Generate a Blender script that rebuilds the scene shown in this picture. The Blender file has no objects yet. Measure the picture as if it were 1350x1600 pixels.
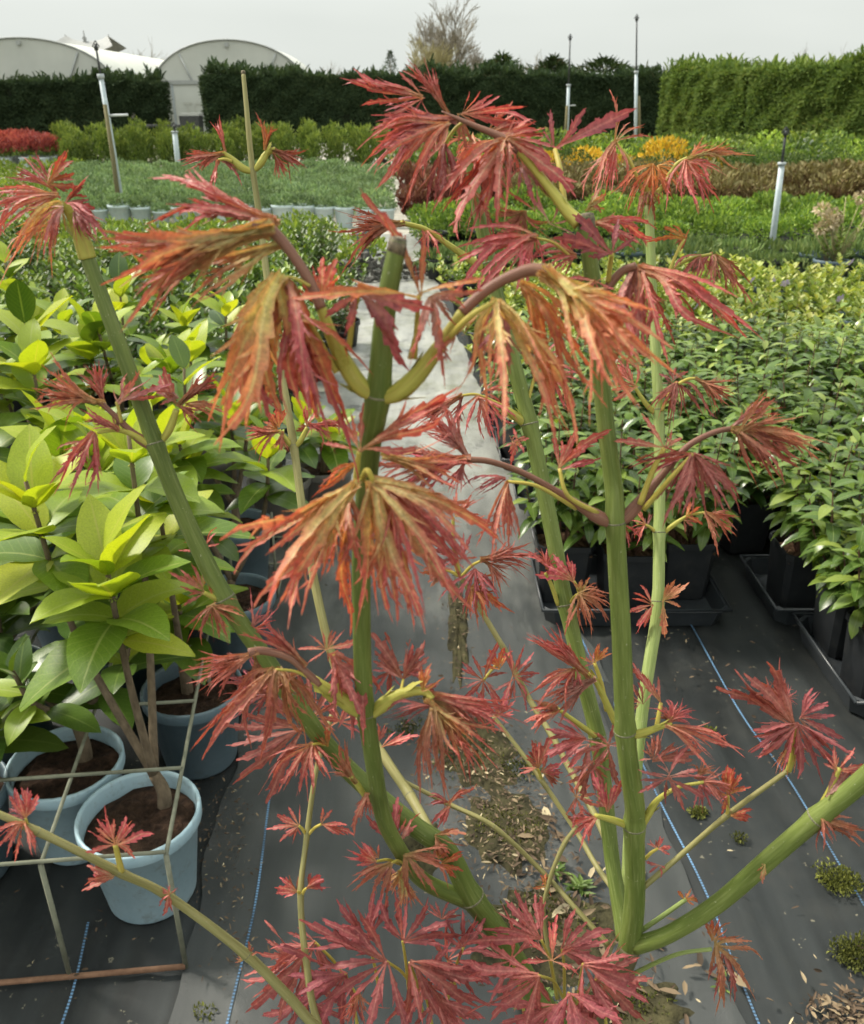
import bpy, math, random
import numpy as np
from mathutils import Vector, Matrix

# ------------------------------------------------------------------ camera, sky, sun, exposure
S = bpy.context.scene
R = math.radians
F_PX, CX, CY = 1350.0, 675.0, 800.0
TILT = R(25.2)
CAM = Vector((0.0, 0.0, 1.5))
cam_d = bpy.data.cameras.new('camera'); cam = bpy.data.objects.new('camera', cam_d)
S.collection.objects.link(cam); S.camera = cam
cam.location = CAM; cam.rotation_euler = (R(90) - TILT, 0, 0)
cam_d.sensor_fit = 'HORIZONTAL'; cam_d.sensor_width = 36; cam_d.lens = 36.0
cam_d.clip_start = 0.02; cam_d.clip_end = 3000
cam_d.dof.use_dof = True; cam_d.dof.focus_distance = 0.80; cam_d.dof.aperture_fstop = 20.0
S.render.resolution_x = 864; S.render.resolution_y = 1024

W = bpy.data.worlds.new('World'); S.world = W; W.use_nodes = True
wn, wl = W.node_tree.nodes, W.node_tree.links
wn.clear()
SUN_EL, SUN_AZ = R(48), R(-62)            # azimuth from +Y, negative = to the left
sky = wn.new('ShaderNodeTexSky'); sky.sky_type = 'NISHITA'; sky.sun_disc = False
sky.sun_elevation = SUN_EL; sky.sun_rotation = SUN_AZ; sky.dust_density = 4.0; sky.air_density = 1.0
hs = wn.new('ShaderNodeHueSaturation'); hs.inputs['Saturation'].default_value = 0.12; hs.inputs['Value'].default_value = 0.10
wl.new(sky.outputs[0], hs.inputs['Color'])
tc = wn.new('ShaderNodeTexCoord'); mp = wn.new('ShaderNodeMapping'); mp.inputs['Scale'].default_value = (1, 1, 3.5)
wl.new(tc.outputs['Generated'], mp.inputs['Vector'])
cl = wn.new('ShaderNodeTexNoise'); cl.inputs['Scale'].default_value = 1.6; cl.inputs['Detail'].default_value = 4; cl.inputs['Roughness'].default_value = 0.5
wl.new(mp.outputs[0], cl.inputs['Vector'])
cr = wn.new('ShaderNodeValToRGB')
cr.color_ramp.elements[0].position = 0.25; cr.color_ramp.elements[0].color = (0.445, 0.475, 0.445, 1)
cr.color_ramp.elements[1].position = 0.75; cr.color_ramp.elements[1].color = (0.565, 0.590, 0.555, 1)
wl.new(cl.outputs['Fac'], cr.inputs['Fac'])
# overcast luminance: the cloud deck is brighter towards the zenith all round
sx = wn.new('ShaderNodeSeparateXYZ'); wl.new(tc.outputs['Generated'], sx.inputs[0])
mr = wn.new('ShaderNodeMapRange'); mr.inputs['From Min'].default_value = 0.08; mr.inputs['From Max'].default_value = 1.0
mr.inputs['To Min'].default_value = 1.0; mr.inputs['To Max'].default_value = 2.1
wl.new(sx.outputs['Z'], mr.inputs['Value'])
mu = wn.new('ShaderNodeVectorMath'); mu.operation = 'SCALE'
wl.new(cr.outputs['Color'], mu.inputs[0]); wl.new(mr.outputs[0], mu.inputs['Scale'])
mx = wn.new('ShaderNodeMix'); mx.data_type = 'RGBA'; mx.inputs['Factor'].default_value = 0.88
wl.new(hs.outputs['Color'], mx.inputs['A']); wl.new(mu.outputs[0], mx.inputs['B'])
bg = wn.new('ShaderNodeBackground'); bg.inputs['Strength'].default_value = 1.0
wl.new(mx.outputs['Result'], bg.inputs['Color'])
wo = wn.new('ShaderNodeOutputWorld'); wl.new(bg.outputs[0], wo.inputs['Surface'])

sun_d = bpy.data.lights.new('sun', 'SUN'); sun = bpy.data.objects.new('sun', sun_d); S.collection.objects.link(sun)
sun_d.energy = 3.4; sun_d.angle = R(10); sun_d.color = (1.0, 0.94, 0.82)
sdir = Vector((math.sin(SUN_AZ) * math.cos(SUN_EL), math.cos(SUN_AZ) * math.cos(SUN_EL), math.sin(SUN_EL)))
sun.rotation_euler = sdir.to_track_quat('Z', 'Y').to_euler(); sun.location = (-5, 3, 9)

S.view_settings.view_transform = 'Standard'; S.view_settings.look = 'None'
S.view_settings.exposure = 0.66; S.view_settings.gamma = 1.0; S.view_settings.use_curve_mapping = False
S.render.engine = 'CYCLES'
S.cycles.use_denoising = True; S.cycles.max_bounces = 5; S.cycles.transparent_max_bounces = 6
S.cycles.diffuse_bounces = 3; S.cycles.glossy_bounces = 2; S.cycles.transmission_bounces = 3
S.cycles.use_adaptive_sampling = True; S.cycles.adaptive_threshold = 0.03
S.cycles.sample_clamp_indirect = 4.0

# ------------------------------------------------------------------ helpers
rng = np.random.default_rng(11); random.seed(5)
FWD = Vector((0, math.cos(TILT), -math.sin(TILT))); UPC = Vector((0, math.sin(TILT), math.cos(TILT)))
def P(x, y, d):
    """the point seen at photo pixel x, y (1350 x 1600) at depth d metres"""
    return CAM + Vector((1, 0, 0)) * ((x - CX) / F_PX * d) + UPC * (-(y - CY) / F_PX * d) + FWD * d
def G(x, y, z=0.0):
    """the point seen at photo pixel x, y at height z"""
    v = P(x, y, 1.0) - CAM
    return CAM + v * ((z - CAM.z) / v.z)

def mk(name, V, F, UV=None, mats=(), MI=None, smooth=True):
    me = bpy.data.meshes.new(name)
    V = np.asarray(V, dtype=np.float32).reshape(-1, 3)
    if isinstance(F, np.ndarray):
        k = F.shape[1]; m = F.shape[0]
        me.vertices.add(len(V)); me.vertices.foreach_set('co', V.ravel())
        me.loops.add(m * k); me.loops.foreach_set('vertex_index', F.astype(np.int32).ravel())
        me.polygons.add(m); me.polygons.foreach_set('loop_start', np.arange(0, m * k, k, dtype=np.int32))
        me.update(calc_edges=True)
    else:
        me.from_pydata(V.tolist(), [], [list(f) for f in F])
    if UV is not None:
        UV = np.asarray(UV, dtype=np.float32).reshape(-1, 2)
        l = np.zeros(len(me.loops), dtype=np.int32); me.loops.foreach_get('vertex_index', l)
        me.uv_layers.new(name='UVMap').data.foreach_set('uv', UV[l].ravel())
    for m_ in (mats if isinstance(mats, (list, tuple)) else [mats]):
        me.materials.append(m_)
    if MI is not None:
        me.polygons.foreach_set('material_index', np.asarray(MI, dtype=np.int32))
    if smooth:
        me.polygons.foreach_set('use_smooth', np.ones(len(me.polygons), dtype=bool))
    me.update()
    return me

def ob(name, me, parent=None, loc=None, rot=None, scale=None):
    o = bpy.data.objects.new(name, me); S.collection.objects.link(o)
    if parent is not None: o.parent = parent
    if loc is not None: o.location = loc
    if rot is not None: o.rotation_euler = rot
    if scale is not None: o.scale = scale if hasattr(scale, '__len__') else (scale,) * 3
    return o
def tag(o, label=None, cat=None, group=None, kind=None):
    if label: o['label'] = label
    if cat: o['category'] = cat
    if group: o['group'] = group
    if kind: o['kind'] = kind
    return o
def empty(name, loc, rz=0.0):
    o = bpy.data.objects.new(name, None); S.collection.objects.link(o)
    o.location = loc; o.rotation_euler = (0, 0, rz); o.empty_display_size = 0.05
    return o
def copy_tree(o, parent=None):
    c = o.copy(); S.collection.objects.link(c)
    if parent is not None: c.parent = parent
    for ch in list(o.children): copy_tree(ch, c)
    return c

class MB:
    """collects shapes into one mesh"""
    def __init__(self): self.V, self.F, self.UV, self.MI, self.n = [], [], [], [], 0
    def add(self, V, F, UV=None, mi=0):
        V = np.asarray(V, dtype=float).reshape(-1, 3)
        self.V.append(V); self.UV.append(np.zeros((len(V), 2)) if UV is None else np.asarray(UV, dtype=float).reshape(-1, 2))
        for f in F: self.F.append([int(i) + self.n for i in f]); self.MI.append(mi)
        self.n += len(V); return self
    def box(self, c, s, mi=0, rz=0.0, taper=1.0):
        hx, hy, hz = s[0] / 2, s[1] / 2, s[2] / 2
        V = []
        for z, t in ((-hz, 1.0), (hz, taper)):
            for x, y in ((-hx, -hy), (hx, -hy), (hx, hy), (-hx, hy)):
                x_, y_ = x * t, y * t
                V.append((c[0] + x_ * math.cos(rz) - y_ * math.sin(rz), c[1] + x_ * math.sin(rz) + y_ * math.cos(rz), c[2] + z))
        return self.add(V, [(3, 2, 1, 0), (4, 5, 6, 7), (0, 1, 5, 4), (1, 2, 6, 5), (2, 3, 7, 6), (3, 0, 4, 7)], mi=mi)
    def tube(self, pts, rad, n=8, mi=0, caps=True):
        V, F, UV = tube(pts, rad, n, caps); return self.add(V, F, UV, mi)
    def lathe(self, prof, n=28, c=(0, 0, 0), mi=0):
        V, F, UV = [], [], []
        for i, (r, z) in enumerate(prof):
            for k in range(n):
                a = 2 * math.pi * k / n
                V.append((c[0] + r * math.cos(a), c[1] + r * math.sin(a), c[2] + z)); UV.append((k / n, i / max(1, len(prof) - 1)))
        for i in range(len(prof) - 1):
            for k in range(n):
                a, b = i * n + k, i * n + (k + 1) % n
                F.append((a, b, b + n, a + n))
        return self.add(V, F, UV, mi)
    def mesh(self, name, mats, smooth=True):
        return mk(name, np.concatenate(self.V), self.F, np.concatenate(self.UV), mats, self.MI, smooth)

def spline(pts, per=6):
    """Catmull-Rom through rows of numbers"""
    A = np.asarray(pts, dtype=float)
    if len(A) < 3:
        t = np.linspace(0, 1, per + 1)[:, None]; return A[0] * (1 - t) + A[-1] * t
    E = np.vstack([2 * A[0] - A[1], A, 2 * A[-1] - A[-2]])
    out = []
    for i in range(1, len(E) - 2):
        p0, p1, p2, p3 = E[i - 1], E[i], E[i + 1], E[i + 2]
        for t in np.linspace(0, 1, per, endpoint=False):
            out.append(0.5 * ((2 * p1) + (-p0 + p2) * t + (2 * p0 - 5 * p1 + 4 * p2 - p3) * t * t + (-p0 + 3 * p1 - 3 * p2 + p3) * t ** 3))
    out.append(A[-1]); return np.array(out)

def tube(pts, rad, n=8, caps=True):
    Pn = np.asarray([tuple(p) for p in pts], dtype=float); m = len(Pn)
    rad = np.full(m, rad, dtype=float) if np.isscalar(rad) else np.asarray(rad, dtype=float)
    T = np.gradient(Pn, axis=0); T /= np.maximum(np.linalg.norm(T, axis=1, keepdims=True), 1e-9)
    ref = np.array([0.0, 1.0, 0.25]);                      # the seam faces away from the camera
    u = ref - T[0] * ref.dot(T[0])
    if np.linalg.norm(u) < 1e-3: u = np.array([1.0, 0, 0]) - T[0] * T[0][0]
    u /= np.linalg.norm(u)
    V, UV, F = [], [], []
    L = np.concatenate([[0], np.cumsum(np.linalg.norm(np.diff(Pn, axis=0), axis=1))])
    for i in range(m):
        u = u - T[i] * u.dot(T[i]); u /= max(np.linalg.norm(u), 1e-9); w = np.cross(T[i], u)
        for k in range(n):
            a = 2 * math.pi * k / n
            V.append(Pn[i] + rad[i] * (math.cos(a) * u + math.sin(a) * w)); UV.append((k / n, L[i]))
    for i in range(m - 1):
        for k in range(n):
            a, b = i * n + k, i * n + (k + 1) % n
            F.append((a, b, b + n, a + n))
    if caps:
        F.append(tuple(range(n - 1, -1, -1))); F.append(tuple(range((m - 1) * n, m * n)))
    return np.array(V), F, np.array(UV)

# ------------------------------------------------------------------ materials
def mat(name):
    m = bpy.data.materials.new(name); m.use_nodes = True
    n, l = m.node_tree.nodes, m.node_tree.links; n.clear()
    out = n.new('ShaderNodeOutputMaterial'); b = n.new('ShaderNodeBsdfPrincipled')
    l.new(b.outputs[0], out.inputs['Surface'])
    return m, n, l, b, out
def ramp(n, stops, interp='LINEAR'):
    r = n.new('ShaderNodeValToRGB'); cr_ = r.color_ramp; cr_.interpolation = interp
    while len(cr_.elements) > 1: cr_.elements.remove(cr_.elements[-1])
    cr_.elements[0].position = stops[0][0]; cr_.elements[0].color = (*stops[0][1], 1)
    for p, c in stops[1:]:
        e = cr_.elements.new(p); e.color = (*c, 1)
    return r
def noise(n, l, scale, vec=None, detail=3.0, rough=0.55, mscale=None):
    t = n.new('ShaderNodeTexNoise'); t.inputs['Scale'].default_value = scale
    t.inputs['Detail'].default_value = detail; t.inputs['Roughness'].default_value = rough
    if vec is not None:
        if mscale is not None:
            m = n.new('ShaderNodeMapping'); m.inputs['Scale'].default_value = mscale; l.new(vec, m.inputs['Vector']); vec = m.outputs[0]
        l.new(vec, t.inputs['Vector'])
    return t
def coords(n): return n.new('ShaderNodeTexCoord')
def mixc(n, l, fac, a, b, mode='MIX'):
    m = n.new('ShaderNodeMix'); m.data_type = 'RGBA'; m.blend_type = mode
    for s, v in (('Factor', fac), ('A', a), ('B', b)):
        if isinstance(v, (int, float)): m.inputs[s].default_value = v if s == 'Factor' else (v, v, v, 1)
        elif isinstance(v, tuple): m.inputs[s].default_value = (*v, 1)
        else: l.new(v, m.inputs[s])
    return m.outputs['Result']
def bump(n, l, b, h, strength=0.3, dist=0.01):
    u = n.new('ShaderNodeBump'); u.inputs['Strength'].default_value = strength; u.inputs['Distance'].default_value = dist
    l.new(h, u.inputs['Height']); l.new(u.outputs[0], b.inputs['Normal'])
def translucent(n, l, b, out, col, fac):
    t = n.new('ShaderNodeBsdfTranslucent'); l.new(col, t.inputs['Color'])
    m = n.new('ShaderNodeMixShader'); m.inputs[0].default_value = fac
    l.new(b.outputs[0], m.inputs[1]); l.new(t.outputs[0], m.inputs[2]); l.new(m.outputs[0], out.inputs['Surface'])

def m_speckle(name, c0, c1, scale, rough=0.6, bmp=0.2, dist=0.004, spec=0.4, detail=4, mscale=None, stops=(0.3, 0.7)):
    m, n, l, b, o = mat(name); t = coords(n)
    ns = noise(n, l, scale, t.outputs['Object'], detail, 0.6, mscale)
    r = ramp(n, [(stops[0], c0), (stops[1], c1)]); l.new(ns.outputs['Fac'], r.inputs['Fac']); l.new(r.outputs[0], b.inputs['Base Color'])
    b.inputs['Roughness'].default_value = rough; b.inputs['Specular IOR Level'].default_value = spec
    if bmp: bump(n, l, b, ns.outputs['Fac'], bmp, dist)
    return m

def m_foliage(name, stops, rough=0.5, trans=0.3, tcol=None, spec=0.4, tipstops=None, objvar=0.24, vein=None):
    """leaf clouds: UV.x is the leaf's own random number, UV.y runs from base to tip"""
    m, n, l, b, o = mat(name); uv = n.new('ShaderNodeUVMap'); s = n.new('ShaderNodeSeparateXYZ'); l.new(uv.outputs[0], s.inputs[0])
    r = ramp(n, stops); l.new(s.outputs['X'], r.inputs['Fac']); col = r.outputs[0]
    if tipstops:
        r2 = ramp(n, tipstops); l.new(s.outputs['Y'], r2.inputs['Fac']); col = mixc(n, l, 1.0, col, r2.outputs[0], 'MULTIPLY')
    oi = n.new('ShaderNodeObjectInfo')
    h = n.new('ShaderNodeHueSaturation'); l.new(col, h.inputs['Color'])
    v = n.new('ShaderNodeMapRange'); v.inputs['To Min'].default_value = 1 - objvar; v.inputs['To Max'].default_value = 1 + objvar
    l.new(oi.outputs['Random'], v.inputs['Value']); l.new(v.outputs[0], h.inputs['Value'])
    col = h.outputs[0]
    l.new(col, b.inputs['Base Color']); b.inputs['Roughness'].default_value = rough; b.inputs['Specular IOR Level'].default_value = spec
    tcn = mixc(n, l, 1.0, col, tcol or (1.0, 1.0, 0.55), 'MULTIPLY'); translucent(n, l, b, o, tcn, trans)
    return m

def m_bigleaf(name, stops, rough=0.35, trans=0.35, veincol=(0.42, 0.47, 0.16), tcol=(1.2, 1.15, 0.3), tipcol=None):
    """single leaf meshes: UV.x across (midrib at 0.5), UV.y along; colour chosen by the object's random number"""
    m, n, l, b, o = mat(name); uv = n.new('ShaderNodeUVMap'); s = n.new('ShaderNodeSeparateXYZ'); l.new(uv.outputs[0], s.inputs[0])
    oi = n.new('ShaderNodeObjectInfo'); r = ramp(n, stops); l.new(oi.outputs['Random'], r.inputs['Fac']); col = r.outputs[0]
    t = coords(n); ns = noise(n, l, 55, t.outputs['Object'], 3, 0.6)
    rr = ramp(n, [(0.3, (0.78, 0.80, 0.74)), (0.7, (1.12, 1.10, 1.0))]); l.new(ns.outputs['Fac'], rr.inputs['Fac'])
    col = mixc(n, l, 1.0, col, rr.outputs[0], 'MULTIPLY')
    # midrib and side veins
    a = n.new('ShaderNodeMath'); a.operation = 'SUBTRACT'; l.new(s.outputs['X'], a.inputs[0]); a.inputs[1].default_value = 0.5
    ab = n.new('ShaderNodeMath'); ab.operation = 'ABSOLUTE'; l.new(a.outputs[0], ab.inputs[0])
    mm = n.new('ShaderNodeMapRange'); mm.inputs['From Min'].default_value = 0.012; mm.inputs['From Max'].default_value = 0.04
    mm.inputs['To Min'].default_value = 1.0; mm.inputs['To Max'].default_value = 0.0; l.new(ab.outputs[0], mm.inputs['Value'])
    sv = n.new('ShaderNodeMath'); sv.operation = 'MULTIPLY_ADD'; l.new(ab.outputs[0], sv.inputs[0]); sv.inputs[1].default_value = -0.55; l.new(s.outputs['Y'], sv.inputs[2])
    sm = n.new('ShaderNodeMath'); sm.operation = 'MULTIPLY'; l.new(sv.outputs[0], sm.inputs[0]); sm.inputs[1].default_value = 62.0
    sn = n.new('ShaderNodeMath'); sn.operation = 'SINE'; l.new(sm.outputs[0], sn.inputs[0])
    s2 = n.new('ShaderNodeMapRange'); s2.inputs['From Min'].default_value = 0.82; s2.inputs['From Max'].default_value = 1.0; s2.inputs['To Max'].default_value = 0.28
    l.new(sn.outputs[0], s2.inputs['Value'])
    vm = n.new('ShaderNodeMath'); vm.operation = 'MAXIMUM'; l.new(mm.outputs[0], vm.inputs[0]); l.new(s2.outputs[0], vm.inputs[1])
    vf = n.new('ShaderNodeMath'); vf.operation = 'MULTIPLY'; l.new(vm.outputs[0], vf.inputs[0]); vf.inputs[1].default_value = 0.6
    col = mixc(n, l, vf.outputs[0], col, veincol)
    l.new(col, b.inputs['Base Color']); b.inputs['Roughness'].default_value = rough; b.inputs['Specular IOR Level'].default_value = 0.5
    bump(n, l, b, ns.outputs['Fac'], 0.10, 0.003)
    translucent(n, l, b, o, mixc(n, l, 1.0, col, tcol, 'MULTIPLY'), trans)
    return m

def m_maple(name, along, edge, rough=0.45, trans=0.30, vein=(0.5, 0.42, 0.16), veinamt=0.7, edgeamt=0.6):
    """maple blades: colour changes from leaf base to lobe tip, redder margins, pale midrib"""
    m, n, l, b, o = mat(name); uv = n.new('ShaderNodeUVMap'); s = n.new('ShaderNodeSeparateXYZ'); l.new(uv.outputs[0], s.inputs[0])
    t = coords(n); ns = noise(n, l, 90, t.outputs['Object'], 4, 0.6)
    ad = n.new('ShaderNodeMath'); ad.operation = 'MULTIPLY_ADD'; l.new(ns.outputs['Fac'], ad.inputs[0]); ad.inputs[1].default_value = 0.7
    sb = n.new('ShaderNodeMath'); sb.operation = 'SUBTRACT'; l.new(s.outputs['Y'], sb.inputs[0]); sb.inputs[1].default_value = 0.35; l.new(sb.outputs[0], ad.inputs[2])
    r = ramp(n, along); l.new(ad.outputs[0], r.inputs['Fac']); col = r.outputs[0]
    a = n.new('ShaderNodeMath'); a.operation = 'SUBTRACT'; l.new(s.outputs['X'], a.inputs[0]); a.inputs[1].default_value = 0.5
    ab = n.new('ShaderNodeMath'); ab.operation = 'ABSOLUTE'; l.new(a.outputs[0], ab.inputs[0])
    em = n.new('ShaderNodeMapRange'); em.inputs['From Min'].default_value = 0.22; em.inputs['From Max'].default_value = 0.5; em.inputs['To Max'].default_value = edgeamt
    l.new(ab.outputs[0], em.inputs['Value']); col = mixc(n, l, em.outputs[0], col, edge)
    vm = n.new('ShaderNodeMapRange'); vm.inputs['From Min'].default_value = 0.03; vm.inputs['From Max'].default_value = 0.13
    vm.inputs['To Min'].default_value = veinamt; vm.inputs['To Max'].default_value = 0.0; l.new(ab.outputs[0], vm.inputs['Value'])
    col = mixc(n, l, vm.outputs[0], col, vein)
    n2 = noise(n, l, 420, t.outputs['Object'], 3, 0.7)
    rr = ramp(n, [(0.28, (0.62, 0.60, 0.60)), (0.72, (1.25, 1.22, 1.2))]); l.new(n2.outputs['Fac'], rr.inputs['Fac']); col = mixc(n, l, 1.0, col, rr.outputs[0], 'MULTIPLY')
    oi = n.new('ShaderNodeObjectInfo'); h = n.new('ShaderNodeHueSaturation'); l.new(col, h.inputs['Color'])
    v = n.new('ShaderNodeMapRange'); v.inputs['To Min'].default_value = 0.80; v.inputs['To Max'].default_value = 1.2; l.new(oi.outputs['Random'], v.inputs['Value']); l.new(v.outputs[0], h.inputs['Value'])
    hv = n.new('ShaderNodeMapRange'); hv.inputs['To Min'].default_value = 0.488; hv.inputs['To Max'].default_value = 0.515
    fr = n.new('ShaderNodeMath'); fr.operation = 'FRACT'; ml = n.new('ShaderNodeMath'); ml.operation = 'MULTIPLY'; ml.inputs[1].default_value = 7.31
    l.new(oi.outputs['Random'], ml.inputs[0]); l.new(ml.outputs[0], fr.inputs[0]); l.new(fr.outputs[0], hv.inputs['Value']); l.new(hv.outputs[0], h.inputs['Hue'])
    col = h.outputs[0]
    l.new(col, b.inputs['Base Color']); b.inputs['Roughness'].default_value = rough; b.inputs['Specular IOR Level'].default_value = 0.3
    bump(n, l, b, n2.outputs['Fac'], 0.5, 0.0015)
    translucent(n, l, b, o, mixc(n, l, 1.0, col, (1.25, 0.95, 0.6), 'MULTIPLY'), trans)
    return m

def m_stem(name, dark, light, streak, rough=0.45, bloom=0.5):
    m, n, l, b, o = mat(name); uv = n.new('ShaderNodeUVMap')
    n1 = noise(n, l, 1.0, uv.outputs[0], 4, 0.6, (30, 38, 1)); n2 = noise(n, l, 1.0, uv.outputs[0], 2, 0.5, (3, 14, 1))
    n3 = noise(n, l, 1.0, uv.outputs[0], 3, 0.7, (15, 260, 1))
    r = ramp(n, [(0.32, dark), (0.66, light)]); l.new(n2.outputs['Fac'], r.inputs['Fac'])
    r1 = ramp(n, [(0.50, (0, 0, 0)), (0.68, (1, 1, 1))]); l.new(n1.outputs['Fac'], r1.inputs['Fac'])
    f = n.new('ShaderNodeMath'); f.operation = 'MULTIPLY'; l.new(r1.outputs[0], f.inputs[0]); f.inputs[1].default_value = 0.32
    n4 = noise(n, l, 1.0, uv.outputs[0], 3, 0.6, (18, 34, 1)); r4 = ramp(n, [(0.36, (0.80, 0.82, 0.76)), (0.58, (1, 1, 1))]); l.new(n4.outputs['Fac'], r4.inputs['Fac'])
    col = mixc(n, l, f.outputs[0], mixc(n, l, 1.0, r.outputs[0], r4.outputs[0], 'MULTIPLY'), streak)
    r3 = ramp(n, [(0.66, (0, 0, 0)), (0.72, (1, 1, 1))]); l.new(n3.outputs['Fac'], r3.inputs['Fac'])
    g = n.new('ShaderNodeMath'); g.operation = 'MULTIPLY'; l.new(r3.outputs[0], g.inputs[0]); g.inputs[1].default_value = bloom
    col = mixc(n, l, g.outputs[0], col, (0.55, 0.55, 0.40))
    l.new(col, b.inputs['Base Color']); b.inputs['Roughness'].default_value = rough; b.inputs['Specular IOR Level'].default_value = 0.22
    bump(n, l, b, n1.outputs['Fac'], 0.35, 0.0006)
    return m

def m_plastic(name, c, c2=None, rough=0.4, dirt=(0.10, 0.09, 0.06), dirtamt=0.35, zdirt=None):
    m, n, l, b, o = mat(name); t = coords(n); ns = noise(n, l, 14, t.outputs['Object'], 5, 0.65)
    r = ramp(n, [(0.3, c), (0.7, c2 or c)]); l.new(ns.outputs['Fac'], r.inputs['Fac'])
    n2 = noise(n, l, 30, t.outputs['Object'], 5, 0.75); r2 = ramp(n, [(0.52, (0, 0, 0)), (0.75, (1, 1, 1))]); l.new(n2.outputs['Fac'], r2.inputs['Fac'])
    f = n.new('ShaderNodeMath'); f.operation = 'MULTIPLY'; l.new(r2.outputs[0], f.inputs[0]); f.inputs[1].default_value = dirtamt
    l.new(mixc(n, l, f.outputs[0], r.outputs[0], dirt), b.inputs['Base Color'])
    b.inputs['Roughness'].default_value = rough; bump(n, l, b, n2.outputs['Fac'], 0.08, 0.002)
    return m

M = {}
M['olive'] = m_maple('maple_leaf_olive', [(0.0, (0.52, 0.47, 0.15)), (0.34, (0.52, 0.40, 0.15)), (0.58, (0.56, 0.26, 0.14)), (0.84, (0.54, 0.13, 0.10))], (0.54, 0.17, 0.12), vein=(0.64, 0.56, 0.27), trans=0.38)
M['red'] = m_maple('maple_leaf_red', [(0.0, (0.48, 0.29, 0.12)), (0.25, (0.51, 0.17, 0.12)), (0.6, (0.51, 0.115, 0.115)), (0.9, (0.50, 0.09, 0.095))], (0.42, 0.075, 0.085), vein=(0.60, 0.36, 0.25))
M['orange'] = m_maple('maple_leaf_orange', [(0.0, (0.52, 0.34, 0.10)), (0.3, (0.54, 0.21, 0.08)), (0.7, (0.52, 0.115, 0.07)), (1.0, (0.46, 0.08, 0.065))], (0.50, 0.10, 0.065), vein=(0.62, 0.40, 0.15), trans=0.42)
M['maroon'] = m_maple('maple_leaf_maroon', [(0.0, (0.44, 0.17, 0.12)), (0.3, (0.37, 0.108, 0.102)), (0.8, (0.33, 0.088, 0.092)), (1.0, (0.40, 0.08, 0.08))], (0.33, 0.062, 0.070), vein=(0.54, 0.23, 0.20), veinamt=0.6, rough=0.5)
M['mauve'] = m_maple('maple_leaf_mauve', [(0.0, (0.46, 0.28, 0.21)), (0.4, (0.42, 0.17, 0.16)), (0.9, (0.46, 0.09, 0.09))], (0.40, 0.11, 0.12), vein=(0.46, 0.24, 0.20), rough=0.38)
M['bronze'] = m_maple('maple_leaf_bronze', [(0.0, (0.38, 0.27, 0.10)), (0.3, (0.36, 0.14, 0.085)), (0.7, (0.37, 0.085, 0.07)), (1.0, (0.42, 0.09, 0.06))], (0.52, 0.28, 0.14), vein=(0.50, 0.26, 0.14), edgeamt=0.5)
M['stem'] = m_stem('maple_bark_green', (0.098, 0.136, 0.028), (0.180, 0.224, 0.058), (0.29, 0.32, 0.13))
M['stem_front'] = m_stem('maple_bark_deep_green', (0.080, 0.112, 0.023), (0.150, 0.192, 0.047), (0.25, 0.28, 0.11))
M['stem_pale'] = m_stem('maple_bark_pale_green', (0.204, 0.270, 0.076), (0.324, 0.384, 0.140), (0.432, 0.468, 0.216))
M['stem_tan'] = m_stem('maple_bark_tan', (0.198, 0.174, 0.065), (0.324, 0.294, 0.130), (0.252, 0.282, 0.097))
M['bark'] = m_stem('maple_bark_brown', (0.075, 0.065, 0.035), (0.15, 0.13, 0.07), (0.13, 0.14, 0.06))
M['shoot'] = m_stem('maple_shoot_yellow_green', (0.333, 0.322, 0.052), (0.460, 0.425, 0.103), (0.460, 0.230, 0.093), bloom=0.1)
M['shoot_purple'] = m_stem('maple_shoot_purple', (0.17, 0.075, 0.055), (0.27, 0.13, 0.095), (0.34, 0.22, 0.10), bloom=0.1)
M['petiole'] = m_stem('maple_petiole_yellow', (0.44, 0.36, 0.06), (0.50, 0.42, 0.11), (0.46, 0.25, 0.07), bloom=0.05)
M['node'] = m_speckle('maple_node_scar', (0.06, 0.06, 0.025), (0.26, 0.25, 0.16), 1100, 0.7, 0.4, 0.0006)
M['cut'] = m_speckle('maple_cut_end', (0.04, 0.035, 0.025), (0.26, 0.21, 0.14), 500, 0.85, 0.6, 0.001)
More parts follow.
